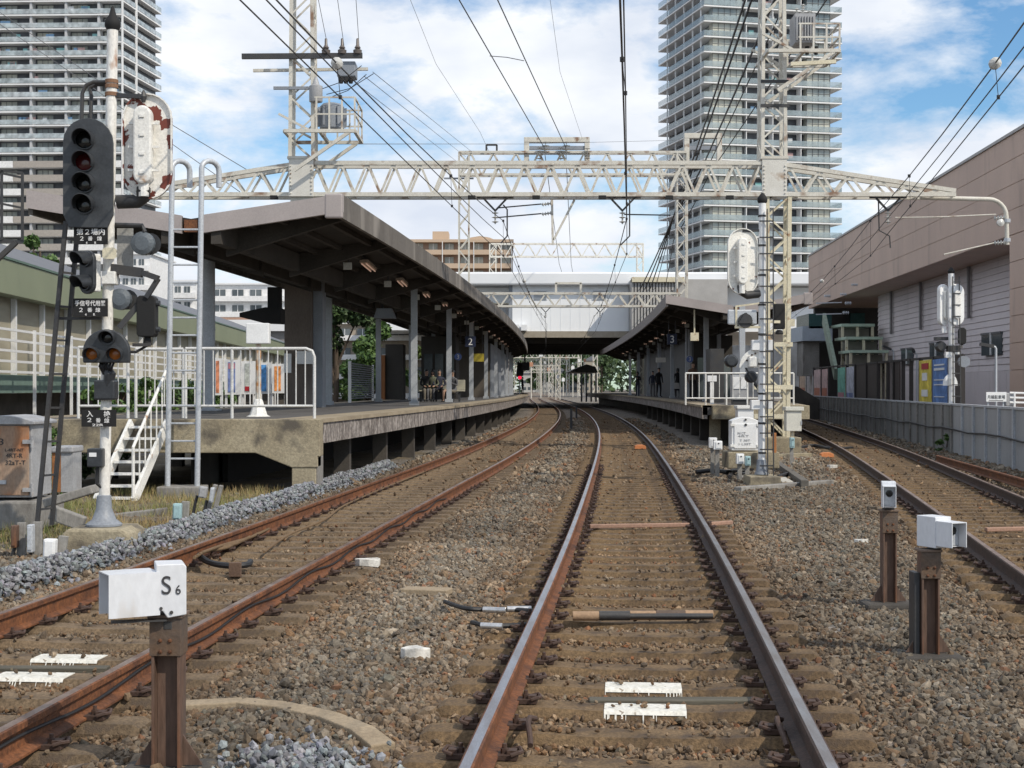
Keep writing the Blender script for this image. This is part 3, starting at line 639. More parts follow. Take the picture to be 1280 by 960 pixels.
bench(ax(526, 56), 56, 4, 'row of pale bench seats between columns of the left platform')
t = thing('louvre_fence', (ax(450, 62), 62, PZ), 'white framed grey louvre screen at the back edge of the left platform', 'screen')
xa, xb = ax(437, 52), ax(466, 60)
for k in range(16): MB().bar((xa, 52, PZ + .15 + k * .085), (xb, 60, PZ + .15 + k * .085), .03, .05).build('slat', greysteel, t)
MB().rng((xa - .05, 51.95, PZ), (xa + .06, 52.05, PZ + 1.5)).build('post', whitec, t); MB().rng((xb - .04, 60, PZ), (xb + .04, 60.1, PZ + 1.5)).build('post', whitec, t)
t = thing('vending_kiosk', (ax(485, 66), 66, PZ), 'orange brown kiosk wall behind the columns of the left platform', 'kiosk')
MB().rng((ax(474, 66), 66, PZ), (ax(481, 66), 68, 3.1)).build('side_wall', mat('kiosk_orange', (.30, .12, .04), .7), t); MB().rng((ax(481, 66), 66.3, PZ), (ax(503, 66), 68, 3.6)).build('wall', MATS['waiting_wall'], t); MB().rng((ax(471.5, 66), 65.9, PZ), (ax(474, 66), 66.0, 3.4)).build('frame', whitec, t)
t = thing('platform_cabinet', (ax(926, 46), 46, PZ), 'white cabinet on the right platform just behind the end railing', 'cabinet')
MB().rng((ax(915, 46), 46, PZ + .15), (ax(936, 46), 46.4, az(469, 46))).build('body', cabgrey, t, bevel=.015); MB().rng((ax(916.5, 46), 45.97, PZ + .5), (ax(925, 46), 45.995, az(471, 46))).build('door', whitec, t); MB().rng((ax(926, 46), 45.97, PZ + .5), (ax(934.5, 46), 45.995, az(471, 46))).build('door', whitec, t); MB().rng((ax(916, 46), 46.05, PZ), (ax(935, 46), 46.35, PZ + .149)).build('base', dark, t)
t = thing('box_on_post', (ax(890, 47), 47, PZ), 'small white box on a short post behind the right platform railing', 'equipment box')
MB().rng((ax(884.5, 47), 47, az(477, 47)), (ax(896, 47), 47.2, az(469.5, 47))).build('box', whitec, t, bevel=.01); MB().rng((ax(888, 47), 47.02, PZ), (ax(892.5, 47), 47.12, az(477, 47))).build('post', whitec, t)
o = MB().rng((ax(888, 52), 52, PZ), (ax(905, 52), 53.2, 3.0)).build('timetable_board', dark); tag(o, 'dark board standing on the right platform behind the railing', 'board')
t = thing('service_room', (follow(TM, 5, 76), 76, PZ), 'dark panelled room under the right canopy behind the waiting passengers', 'room')
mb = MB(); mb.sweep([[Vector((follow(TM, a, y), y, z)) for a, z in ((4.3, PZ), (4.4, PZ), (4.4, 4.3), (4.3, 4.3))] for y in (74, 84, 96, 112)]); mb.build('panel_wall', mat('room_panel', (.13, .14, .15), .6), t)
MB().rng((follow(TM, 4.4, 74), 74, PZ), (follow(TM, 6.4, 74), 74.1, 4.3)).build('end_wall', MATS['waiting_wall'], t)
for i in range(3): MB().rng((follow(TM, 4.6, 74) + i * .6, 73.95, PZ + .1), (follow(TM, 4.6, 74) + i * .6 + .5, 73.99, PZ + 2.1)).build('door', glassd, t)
# ---------------------------------------------------------------- overhead line portals
def lattice(x, y, z0, z1, w0, w1, pitch=.55, leg=.09, dia=.045):
    """four legged lattice mast: returns legs, bracing"""
    lg, br = MB(), MB()
    c = lambda z, a, b: Vector((x + a * (w0 + (w1 - w0) * (z - z0) / (z1 - z0)) / 2, y + b * (w0 + (w1 - w0) * (z - z0) / (z1 - z0)) / 2, z))
    for a in (-1, 1):
        for b in (-1, 1): lg.bar(c(z0, a, b), c(z1, a, b), leg)
    n = max(2, int((z1 - z0) / pitch)); d = (z1 - z0) / n
    for i in range(n):
        za, zb = z0 + i * d, z0 + (i + 1) * d; s = 1 if i % 2 else -1
        for b in (-1, 1):
            br.bar(c(za, -s, b) + Vector((0, b * .02, 0)), c(zb, s, b) + Vector((0, b * .02, 0)), dia, .02, up=(0, 1, 0))
            br.bar(c(za, b, s) + Vector((b * .02, 0, 0)), c(zb, b, -s) + Vector((b * .02, 0, 0)), .02, dia)
    return lg, br
def truss(x0, x1, y, zb, zt, dep, n, zt0=None, zt1=None, chord=.11, dia=.06):
    """box truss along x: top chord heights zt at both ends may differ"""
    zt0 = zt if zt0 is None else zt0; zt1 = zt if zt1 is None else zt1
    ch, dg = MB(), MB(); Z = lambda x: zt0 + (zt1 - zt0) * (x - x0) / (x1 - x0)
    for b in (-1, 1):
        yy = y + b * dep / 2
        ch.bar((x0, yy, zb), (x1, yy, zb), chord, chord); ch.bar((x0, yy, zt0), (x1, yy, zt1), chord, chord)
        for i in range(n):
            xa, xb = x0 + (x1 - x0) * i / n, x0 + (x1 - x0) * (i + 1) / n; xm = (xa + xb) / 2
            sh = 0
            for (p, q) in (((xa, zb), (xm, Z(xm))), ((xm, Z(xm)), (xb, zb))):
                if abs(p[1] - q[1]) + abs(p[0] - q[0]) > .1: dg.bar((p[0] + sh, yy + b * .012, p[1]), (q[0] + sh, yy + b * .012, q[1]), .022, dia, up=(0, 0, 1))
    for i in range(n + 1):
        xx = x0 + (x1 - x0) * i / n
        if i % 2 == 0: dg.bar((xx, y - dep / 2, zb), (xx, y + dep / 2, zb), .04)
        if i < n: dg.bar((xx, y - dep / 2, zb + .01), (xx + (x1 - x0) / n, y + dep / 2, zb + .01), .03)
    return ch, dg
def insulator(mb, p, d, n=4, r=.085, s=.075):
    p, d = Vector(p), Vector(d).normalized()
    for i in range(n):
        q = p + d * (s * (i + .5)); mb.tube([q - d * .018, q, q + d * .022], [r * .35, r, r * .4], 10)
    mb.tube([p, p + d * (s * n)], .022, 6)
darkinsul = mat('brown_porcelain', (.12, .10, .09), .3, bump=0)

Y1 = 39.0; ZB, ZT = az(245, Y1), az(206, Y1); XL, XR = ax(379, Y1), ax(965, Y1)
g1 = thing('catenary_portal', (XL, Y1, 0), 'nearest overhead line portal, its lattice masts carrying railed transformer platforms', 'catenary portal')
ch, dg = truss(XL, XR, Y1, ZB, ZT, .62, 18); ch.build('beam_chords', steelw, g1); dg.build('beam_bracing', steelw, g1)
xe = ax(168, Y1); ch, dg = truss(xe, XL, Y1, ZB, ZT, .62, 6, zt0=ZB + .12, zt1=ZT); ch.build('beam_chords', steelw, g1); dg.build('beam_bracing', steelw, g1)
xr_ = ax(1190, Y1); ch, dg = truss(XR, xr_, Y1, ZB, ZT, .62, 6, zt0=ZT, zt1=ZB + .10); ch.build('beam_chords', steelw, g1); dg.build('beam_bracing', steelw, g1)
# bent pipe at the right end
pts = [at(1150, 247, Y1), at(1236, 249, Y1)] + [Vector((ax(1236, Y1) + .48 * math.sin(a), Y1, az(249, Y1) - .48 + .48 * math.cos(a))) for a in [math.pi / 2 * k / 6 for k in range(1, 7)]] + [at(1259, 306, Y1)]
MB().tube(pts, .06, 10).build('bent_pipe', steelw, g1, smooth=True)
for py in (276, 300):
    MB().lathe(at(1259, py, Y1), [(.09, -.05), (.09, .05)], 10).build('clamp', galv, g1); mb = MB(); insulator(mb, at(1257, py - (4 if py < 290 else -3), Y1), (-1, 0, -.05), 4, .07, .08); mb.build('insulator', porcelain, g1)
mb = MB(); mb.lathe(at(1249, 279, Y1) + Vector((0, -.1, 0)), [(.02, -.06), (.10, -.03), (.10, .03), (.02, .06)], 12, 'y'); mb.build('insulator', porcelain, g1)
# masts
for x, nm in ((XL, 0), (XR, 1)):
    for z0, z1, wa, wb in ((ZT + .1, 15.5, .62, .50),):
        lg, br = lattice(x, Y1, z0, z1, wa, wb, .52); lg.build('mast_legs', steelw, g1); br.build('mast_bracing', steelw, g1)
    MB().rng((x - .33, Y1 - .40, ZB - .06), (x + .33, Y1 - .33, ZT + .12)).build('gusset_plate', mat('plate_pale', (.66, .65, .61), .5, col2=(.5, .48, .43), stain=(.3, .2, .12), sscale=2, slo=.62, shi=.75), g1)
    mb = MB()
    for sx in (-.28, .28):
        for k in range(8): mb.lathe((x + sx, Y1 - .402, ZB + .02 + k * .105), [(.022, 0), (.022, -.02), (.01, -.03)], 6, 'y')
    mb.build('rivets', steelw, g1); MB().rng((x - .37, Y1 - .42, ZT + .10), (x + .37, Y1 + .37, ZT + .17)).build('cap_plate', steelw, g1)
lg, br = lattice(XR + .12, Y1, .25, ZB - .05, .52, .60, .5, leg=.10); lg.build('mast_legs', cream, g1); br.build('mast_bracing', cream, g1)
MB().rng((XR - .45, Y1 - .5, -.45), (XR + .7, Y1 + .5, .25)).build('footing', conc, g1, bevel=.03)
for z in (az(431, Y1), az(484, Y1), az(520, Y1)): MB().rng((XR - .55, Y1 - .42, z - .06), (XR + .48, Y1 - .33, z + .06)).build('clamp_bar', cream, g1)
MB().rng((ax(359, Y1), 38.5, PZ), (ax(393, Y1), 39.5, 4.6)).build('concrete_casing', mat('casing_brown', (.17, .14, .12), .9, col2=(.10, .085, .075), scale=1.2, amt=1, stretch=(1, 1, .25), stain=(.24, .21, .19), sscale=1.3, slo=.55, shi=.7, bump=.2), g1, bevel=.02)
MB().rng((ax(393.5, Y1), 38.7, PZ), (ax(405, Y1), 39.4, 4.6)).build('casing_flange', greysteel, g1)
MB().rng((XL - .3, Y1 - .3, 4.9), (XL + .3, Y1 + .3, ZB - .06)).build('column_box', steelw, g1)
# left mast: cross arms, switch gear, transformer platform
q = lambda px, py, dy=0: at(px, py, Y1) + Vector((0, dy, 0))
MB().bar(q(306, 75, -.42), q(455, 74, -.42), .09, .14).build('cross_arm', dark, g1)
MB().bar(q(313, 84, .42), q(458, 82, .42), .07, .08).build('cross_arm', steelw, g1)
MB().bar(q(345, 114, -.4), q(391, 114, -.4), .07, .08).build('cross_arm', greysteel, g1)
for px in (410, 430, 449):
    mb = MB(); mb.lathe(q(px, 72, -.42), [(.11, 0), (.12, .10), (.05, .14), (.09, .16), (.04, .24), (.035, .40), (.02, .42)], 12); mb.build('bushing', darkinsul, g1, smooth=True)
MB().rng(q(423, 99, -.35), q(446, 80, .2)).build('switchgear_box', greysteel, g1, bevel=.03)
for px in (428, 434, 440): MB().lathe(q(px, 104, -.3), [(.05, -.07), (.07, 0), (.05, .1)], 10).build('bushing', blackm, g1)
mb = MB(); mb.lathe(q(398, 122, -.5), [(.17, -.22), (.18, -.2), (.18, .2), (.1, .24), (.05, .4), (.03, .45)], 14); mb.build('transformer_can', cabgrey, g1, smooth=True)
def platform_cage(x0, x1, zf, zt, ya, yb, side):
    mb = MB()
    for y in (ya, yb): mb.bar((x0, y, zf), (x1, y, zf), .09, .09)
    for x in (x0, (x0 + x1) / 2, x1): mb.bar((x, ya, zf), (x, yb, zf), .08, .08)
    mb.build('platform_floor', steelw, g1); mb = MB()
    for z in (zt, (zf + zt) / 2):
        for y in (ya, yb): mb.bar((x0 + .8 * (side > 0) , y, z), (x1, y, z), .04)
        mb.bar((x1, ya, z), (x1, yb, z), .04)
    for y in (ya, yb):
        for k in range(4):
            x = x0 + .85 + (x1 - x0 - .85) * k / 3; mb.bar((x, y, zf), (x, y, zt), .045)
    mb.bar((x1, (ya + yb) / 2, zf), (x1, (ya + yb) / 2, zt), .04)
    mb.build('guard_rail', steelw, g1); mb = MB()
    for y in (ya, yb): mb.bar((x1 - .15, y, zf - .03), (x0 + .25, y, zf - 1.05), .07, .09); mb.bar((x0 - .15, y, zf + .45), (x0 + .7, y, zf), .06)
    mb.build('strut', steelw, g1)
platform_cage(ax(362, Y1), ax(448, Y1), az(171, Y1), az(130, Y1), Y1 - .9, Y1 + .9, 1)
mb = MB(); c = at(415, 146, Y1); mb.lathe((c.x, Y1, c.z - .36), [(.30, 0), (.33, .04), (.33, .62), (.25, .70), (.1, .74)], 16)
for k in range(12): a = 2 * math.pi * k / 12; mb.box((c.x + .36 * math.cos(a), Y1 + .36 * math.sin(a), c.z - .02), (.08, .02, .5), Matrix.Rotation(a, 3, 'Z'))
mb.build('transformer', greysteel, g1)
platform_cage(ax(953, Y1), ax(1040, Y1), az(73, Y1), az(40, Y1), Y1 - .9, Y1 + .9, 1)
MB().bar(q(980, 90, -.95), q(1035, 87, -.95), .08, .10).build('platform_floor', cream, g1)
mb = MB(); mb.rng((ax(990, Y1), Y1 - .45, az(58, Y1)), (ax(1015, Y1), Y1 + .35, az(22, Y1)))
for k in range(7): mb.rng((ax(991 + k * 3.4, Y1), Y1 - .52, az(56, Y1)), (ax(992.3 + k * 3.4, Y1), Y1 - .45, az(26, Y1)))
mb.build('transformer', cabgrey, g1)
for px, pz in ((995, 15), (1003, 10), (1011, 18)): mb = MB(); insulator(mb, q(px, pz + 8, 0), (.1, 0, 1), 4, .07, .07); mb.build('bushing', porcelain, g1)
for px in (1006, 1017): MB().lathe(q(px, 66, -.3), [(.05, -.12), (.06, .1)], 8).build('lead', blackm, g1)
for py in (105, 135): MB().rng((XR - .36, Y1 - .36, az(py, Y1) - .04), (XR + .40, Y1 - .30, az(py, Y1) + .04)).build('band_plate', dark, g1)
# hangers under the beam
def vhanger(t, x, y, z, s=1.0, ins=True, m=steelw):
    mb = MB(); mb.bar((x - .32 * s, y, z), (x, y, z - .34 * s), .05); mb.bar((x + .32 * s, y, z), (x, y, z - .34 * s), .05); mb.bar((x - .5 * s, y, z + .02), (x + .5 * s, y, z + .02), .06, .05); mb.build('hanger', dark if s > .9 else m, t)
    if ins: mb = MB(); insulator(mb, (x, y, z - .34 * s), (0, 0, -1), 3, .10 * s, .12 * s); mb.build('insulator', porcelain, t)
for px in (619, 778, 1110): vhanger(g1, ax(px, Y1), Y1, ZB - .06)
for px in (345, 590, 670, 752, 835, 910): MB().box((ax(px, Y1), Y1 - .3, ZB - .08), (.20, .14, .10)).build('clamp', blackm, g1)
mb = MB(); mb.bar(q(690, 250), q(691, 306), .06); mb.bar(q(718, 250), q(692, 300), .06); mb.build('drop_post', steelw, g1)
for pa, pb, z in ((668, 690, 254), (668, 690, 266)):
    mb = MB(); insulator(mb, q(690, z), (-1, 0, -.15), 4, .06, .07); mb.build('insulator', porcelain, g1); MB().tube([q(677, z + 1), q(621, z + 6)], .018, 6).build('steady_arm', dark, g1)
MB().tube([q(780, 268), q(838, 269)], .018, 6).build('steady_arm', dark, g1)
MB().tube([q(629, 256), q(634, 262), q(634, 295), q(626, 304)], .02, 6).build('jumper', dark, g1)
MB().tube([q(787, 250), q(787, 295), q(776, 306)], .02, 6).build('jumper', dark, g1)
MB().tube([q(1098, 250), q(1099, 288), q(1112, 295), q(1113, 310)], .02, 6).build('jumper', dark, g1)
for py in (270, 305):
    pts = [q(1119, py + 2), q(1180, py + 1), q(1245, py - 2)] if py < 300 else [q(1180, py + 13), q(1215, py + 5), q(1245, py - 2)]
    MB().tube(pts, .018, 6).build('steady_arm', steelw, g1)

# further portals: tall posts, an upper beam for feeders, a lower beam for the contact lines
def portal(Y, label, px0, px1, top, ub, lt_, lb, frames, leg):
    t = thing('catenary_portal', (ax(px0, Y), Y, 0), label, 'catenary portal')
    xa, xb = ax(px0, Y), ax(px1, Y)
    for x in (xa, xb):
        lg, br = lattice(x, Y, .3, az(top, Y), .62, .62, .75, leg=.10, dia=.06); lg.build('mast_legs', steelw, t); br.build('mast_bracing', steelw, t)
    if ub:
        ch, dg = truss(xa - .3, xb + .3, Y, az(ub, Y), az(top, Y), .6, 10, chord=.14, dia=.09); ch.build('beam_chords', steelw, t); dg.build('beam_bracing', steelw, t)
    ch, dg = truss(xa, xb, Y, az(lb, Y), az(lt_, Y), .6, 12, chord=.13, dia=.08); ch.build('beam_chords', steelw, t); dg.build('beam_bracing', steelw, t)
    for fa, fb, ft in frames:
        z0, z1 = az(top, Y), az(ft, Y); mb = MB(); A, B = ax(fa, Y), ax(fb, Y); w = .32
        mb.rng((A, Y - .2, z0 - .6), (A + w, Y + .2, z1 - w)); mb.rng((B - w, Y - .2, z0 - .6), (B, Y + .2, z1 - w)); mb.rng((A, Y - .22, z1 - w), (B, Y + .22, z1)); mb.build('feeder_frame', steelw, t, bevel=.02)
        MB().rng((A + w + .01, Y - .1, z0 + .18), (B - w - .01, Y + .1, z0 + .42)).build('feeder_bar', greysteel, t)
    return t
Y2 = 91.0
g2 = portal(Y2, 'second overhead line portal with insulator frames above its upper beam, rising behind the left canopy', 580, 852, 191, 219, 367, 383, ((655, 737, 172), (855, 902, 167)), .1)
for px in (682, 708):
    for dx, d in ((0, 1), (-7, .6)):
        mb = MB(); insulator(mb, at(px + dx, 176 if dx == 0 else 183, Y2 - .6), (0, -.05, -1), 4, .26 * (1 if dx == 0 else .8), .22); mb.build('insulator', porcelain, g2)
mb = MB(); insulator(mb, at(734, 184, Y2 - .6), (0, 0, -1), 4, .22, .2); mb.build('insulator', porcelain, g2)
mb = MB(); A = [(608, 190), (608, 181), (621, 181), (621, 190)]
for i in range(3): mb.bar(at(*A[i], Y2), at(*A[i+1], Y2), .12)
mb.build('small_frame', dark, g2)
for px in (682, 750): vhanger(g2, ax(px, Y2), Y2, az(384, Y2), .95, m=steelw)
MB().bar(at(555, 223, Y2), at(592, 223, Y2), .1).build('cross_arm', greysteel, g2)
mb = MB()
for a, b in (((695, 367), (695, 354)), ((726, 367), (726, 354)), ((694, 354), (727, 354))): mb.bar(at(*a, Y2), at(*b, Y2), .14)
mb.build('feeder_frame', steelw, g2)
g3 = portal(143, 'third overhead line portal whose thin upper beam shows above the station bridge', 616, 800, 305, 321, 402, 412, (), .1)
for k, Y in enumerate((205, 262, 330, 410, 500)):
    xc = float(TM(Y)) - 1.5
    t = thing('catenary_portal', (xc, Y, 0), ['first', 'second', 'third', 'fourth', 'fifth'][k] + ' overhead line portal beyond the station bridge, seen through its opening', 'catenary portal', 'far portals beyond the bridge')
    for x in (xc - 6.5, xc + 6.5, xc + 1.2):
        lg, br = lattice(x, Y, .0, 9.6, .6, .6, 1.0, leg=.12, dia=.09); lg.build('mast_legs', steelw, t); br.build('mast_bracing', steelw, t)
    ch, dg = truss(xc - 6.5, xc + 6.5, Y, 7.2, 8.2, .6, 12, chord=.16, dia=.1); ch.build('beam_chords', steelw, t); dg.build('beam_bracing', steelw, t)

# ---------------------------------------------------------------- wires (each a wire of its own)
WG = {}
def wire(name, pts, r, label, group=None, m=None, n=5, clamps=None):
    o = MB().tube(pts, r, n).build(name, m or wirem, smooth=True, fix=False); tag(o, label, 'overhead wire', group); return o
def catenary_line(T, off, z, where, ys_=None, sag=.55, st=0, far=200):
    """contact wire, an auxiliary wire and a messenger wire over one track"""
    sup = [-14, Y1, Y2, 143, far]
    contact = []; aux = []; mes = []
    for a, b in zip(sup[:-1], sup[1:]):
        for k in range(10):
            u = k / 10; y = a + (b - a) * u; s = .18 * (1 if sup.index(a) % 2 else -1)
            s2 = s * (1 - 2 * u)
            xa, xb = float(T(a)), float(T(b)); x = xa + (xb - xa) * u + off + s2 * .6
            if y < Y1: x = float(T(y)) * .35 + x * .65
            contact.append((x, y, z)); mes.append((x - .05 + .25 * s2, y, z + .95 - sag * 4 * u * (1 - u))); aux.append((x + .02, y, z + .48 - .25 * 4 * u * (1 - u)))
    return contact, aux, mes
for T, off, z, lab in ((TA, 0, 5.15, 'left track'), (TM, -.10, 5.2, 'middle track'), (TB, .0, 5.15, 'right track')):
    c, a, m_ = catenary_line(T, off, z, lab, far=200 if T is not TB else 150)
    if T is TB: c, a, m_ = [[p for p in w if p[1] < 100] for w in (c, a, m_)]
    th = 1.0
    wire('contact_wire', c, .0085, 'lowest contact wire hanging over the ' + lab, n=5)
    if T is not TM: wire('auxiliary_wire', a, .0085, 'middle auxiliary wire hanging over the ' + lab)
    w = wire('messenger_wire', m_, .010 if T is not TM else .014, 'upper messenger wire sagging over the ' + lab)
    for i in range(2, len(c) - 1, 2):                              # droppers belong to the messenger
        p, q_ = Vector(c[i]), Vector(m_[i])
        mb = MB().tube([p, q_], .0045, 4); mb.lathe(q_, [(.03, -.03), (.03, .03)], 6); mb.lathe(p, [(.022, -.02), (.022, .03)], 6); mb.build('dropper', wirem, w, fix=False)
    for i in range(6, len(c) - 1, 7) if T is not TM else ():
        q_ = Vector(m_[i]) + Vector((0, 1.2, 0)); mb = MB(); mb.lathe(Vector(m_[i]), [(.02, -.07), (.075, -.03), (.075, .03), (.02, .07)], 10, 'y'); mb.build('insulator', porcelain, w)
def line(name, P, r, label, group=None, m=None, sag=0, n=10):
    pts = []
    for (a, b) in zip(P[:-1], P[1:]):
        a, b = Vector(a), Vector(b)
        for k in range(n): u = k / n; pts.append(a.lerp(b, u) - Vector((0, 0, sag * 4 * u * (1 - u))))
    pts.append(Vector(P[-1])); return wire(name, pts, r, label, group, m)
def ext(p, q, t): p, q = Vector(p), Vector(q); return p + (q - p) * t
# feeders to the frames of the second portal
F = lambda px, py, Y: at(px, py, Y)
line('feeder_wire', [ext(F(680, 184, Y2 - .6), F(574, 0, 55), 1.6), F(680, 184, Y2 - .6), F(699, 330, 143), F(706, 352, 200)], .026, 'left one of two feeder wires crossing the sky to the centre insulator frame', 'centre feeder wires')
line('feeder_wire', [ext(F(707, 184, Y2 - .6), F(622, 0, 55), 1.6), F(707, 184, Y2 - .6), F(714, 330, 143), F(718, 352, 200)], .026, 'right one of two feeder wires crossing the sky to the centre insulator frame', 'centre feeder wires')
mb = MB(); a, b = F(612, 70, 66.5), F(655, 76, 66.5); o = MB().tube([a, a.lerp(b, .5) + Vector((0, 0, .05)), b], .018, 5).build('feeder_spacer', wirem); tag(o, 'short spacer bar joining the two centre feeder wires', 'spacer')
names = ['first', 'second', 'third', 'fourth', 'fifth']
for i, ((ax0, ax1), bx) in enumerate(zip(((930, 0), (938, 0), (966, 0), (981, 0), (1030, 0)), ((866, 200), (870, 200), (882, 200), (884, 210), (888, 215)))):
    p = F(bx[0], bx[1], Y2 - .4); far_ = [F(842, 270, 100), F(801 + i * 6, 360, 121)] if i < 4 else [F(842, 300, 100), F(830, 366, 121)]
    line('feeder_cable', [ext(p, F(ax0, 0, 55), 1.5), p] + far_, .05 if i < 3 else .03, names[i] + ' from the left of five feeder cables sweeping down past the right mast', 'right feeder cables', sag=.15)
# thin wires
def thin(label, P, r=.008, sag=0, m=wirel): line('thin_wire', P, r, label, None, m, sag)
thin('thin wire crossing the left tower from the top left corner down to the portal beam', [F(-40, -12, 39.5), F(128, 104, 39.5), F(330, 225, 39.5)], .011)
thin('lower thin wire crossing the left tower behind the tall signal', [F(-30, 10, 41), F(105, 102, 41), F(232, 192, 41), F(300, 240, 41)], .011)
thin('thin wire rising from the portal cross arm to the upper left', [F(410, 60, Y1), F(398, 0, Y1 - 2), F(392, -30, Y1 - 3)], .008)
thin('thin wire rising from the middle bushing of the left mast', [F(430, 57, Y1), F(422, 0, Y1 - 2), F(418, -30, Y1 - 3)], .008)
thin('thin wire rising from the right bushing of the left mast', [F(449, 58, Y1), F(445, 0, Y1 - 2), F(443, -30, Y1 - 3)], .008)
for i, (a, b) in enumerate((((466, 90), (590, 190)), ((455, 95), (582, 196)), ((445, 104), (575, 205)))):
    thin('%s of three thin wires slanting from the left mast switchgear rightwards' % ['top', 'middle', 'lowest'][i], [F(*a, Y1), F(*b, Y2)], .010)
thin('thin level earth wire from the left mast cage across to the right tower', [F(450, 180, Y1), F(655, 180, Y1 + 40), F(860, 175, Y1 + 45)], .010)
thin('thin slanting wire in the sky left of the centre feeders', [F(505, -20, 60), F(545, 80, 75), F(600, 165, 90), F(612, 191, 91)], .010)
thin('faint thin wire in the sky between centre feeder and main messenger', [F(685, -20, 60), F(700, 90, 75), F(728, 174, 91)], .009)
for i, (a, b) in enumerate((((458, 93), (412, 122)), ((467, 92), (408, 118)), ((452, 82), (400, 112)))):
    p, q_ = F(*a, Y1 - .5), F(*b, Y1 - .5); mid = (p + q_) / 2 - Vector((0, 0, .12)); MB().tube([p, mid, q_], .011, 5).build('jumper', wirem, g1)
# ---------------------------------------------------------------- signals and lineside equipment
def oval(w, h, n=10, x=0, z=0, flat=0):
    """capsule outline in x,z"""
    r = w / 2; p = []
    for k in range(n + 1): a = math.pi * k / n; p.append((x + r * math.cos(a), z + h / 2 - r + r * math.sin(a)))
    for k in range(n + 1): a = math.pi + math.pi * k / n; p.append((x + r * math.cos(a), z - h / 2 + r + r * math.sin(a)))
    return p
def yaw(c, a): return Matrix.Translation(c) @ Matrix.Rotation(a, 4, 'Z')
def hood(mb, c, r, ln, n=16, cut=.35):
    """visor: open tube cut away below, pointing to -y from c"""
    a0 = math.pi * (-.5 + cut); vs = []; fs = []
    for k in range(n + 1):
        a = a0 + (2 * math.pi - 2 * math.pi * cut) * k / n; u, w = math.cos(a), math.sin(a)
        l = ln * (.45 + .55 * (w + 1) / 2)
        for rr in (r, r - .008): vs += [Vector((c[0] + rr * u, c[1], c[2] + rr * w)), Vector((c[0] + rr * u * .97, c[1] - l, c[2] + rr * w * .97 - .015))]
    for k in range(n):
        i = k * 4; j = i + 4; fs += [(i, j, j + 1, i + 1), (i + 2, i + 3, j + 3, j + 2), (i + 1, j + 1, j + 3, i + 3)]
    mb.add(vs, fs)
def lamp_unit(parent, M, x, z, r, ln, lm):
    mb = MB(); mb.x = M; hood(mb, (x, -.02, z), r, ln); mb.lathe((x, -.02, z), [(r, 0), (r, -.03), (r - .012, -.03), (r - .012, 0)], 18, 'y'); h_ = mb.build('lens_hood', black, parent)
    mb = MB(); mb.x = M; mb.lathe((x, -.02, z), [(r - .014, -.005), (r * .6, -.018), (r * .2, -.022)], 16, 'y'); mb.build('lens', lm, parent, smooth=True)
def back_head(t, M, w, h, m, capw, caph, rim=True):
    mb = MB(); mb.x = M; mb.prism(oval(w, h), -.01, .01); o = mb.build('back_plate', m, t)
    mb = MB(); mb.x = M
    for k in range(2): pass
    P = oval(w, h, 12)
    ring = [[Vector((x * s, y, z * s2)) for (x, z), s, s2 in ((p, s, 1 - (1 - s) * w / h) for p in P)] for y, s in ((-.012, 1.0), (-.05, 1.0), (-.05, .95), (-.012, .95))]
    mb.sweep(ring, caps=False); mb.build('rim', m, t)
    mb = MB(); mb.x = M; mb.prism(oval(capw, caph, x=-w * .06), -.17, -.012); o = mb.build('lamp_housing', m if m is not whiterust else white, t, bevel=.02)
    mb = MB(); mb.x = M
    for k in range(4): mb.box((-w * .06, -.178, caph * (.36 - .24 * k)), (.05, .014, .03))
    for k in range(3):
        for s in (-1, 1): mb.box((-w * .06 + s * (capw / 2 + .03), -.09, caph * (.28 - .3 * k)), (.07, .03, .025))
    mb.build('hinges', white, t)
    mb = MB(); mb.x = M; mb.tube([(-w * .06, -.08, -caph / 2 + .02), (-w * .06, -.08, -h / 2 + .02)], .055, 10); mb.build('neck', white, t)

SY = 15.4; sp = lambda px, py, d=0: at(px, py, SY) + Vector((0, d, 0)); s_ = SY / FPX
t = thing('railway_signal', sp(130, 657), 'tall left signal mast with a black four lamp head and a rust patched white head', 'railway signal')
def plx(py): return 130 + (657 - py) * 11 / 632
MB().tube([sp(plx(622), 622), sp(plx(30), 30)], .058, 16).build('mast', mat('mast_white', (.76, .75, .72), .45, col2=(.6, .57, .5), amt=.5, stain=(.35, .17, .08), sscale=3.5, slo=.68, shi=.76, stretch=(1, 1, .5)), t, smooth=True)
MB().lathe(sp(130, 657), [(.19, 0), (.19, .02), (.125, .07), (.085, .18), (.075, .32), (.06, .33)], 20).build('base', greysteel, t, smooth=True)
MB().lathe(sp(plx(33), 33), [(.062, -.04), (.085, 0), (.085, .05), (.04, .12), (.028, .16), (.02, .2), (.004, .22)], 14).build('cap', blackm, t, smooth=True)
for py in (68 + 40, 102, 118): MB().lathe(sp(plx(py), py), [(.07, -.02), (.07, .02)], 14).build('clamp', mat('clamp_rusty', (.22, .12, .07), .8), t)
o = MB().prism([(ax(82, SY), -.45), (ax(176, SY), -.45), (ax(172, SY), az(664, SY)), (ax(162, SY), az(657, SY) - .004), (ax(96, SY), az(657, SY) - .004), (ax(86, SY), az(668, SY))], SY - .35, SY + .35).build('signal_foundation', conc, bevel=.03)
tag(o, 'squat chamfered concrete block under the tall left signal mast', 'concrete block')
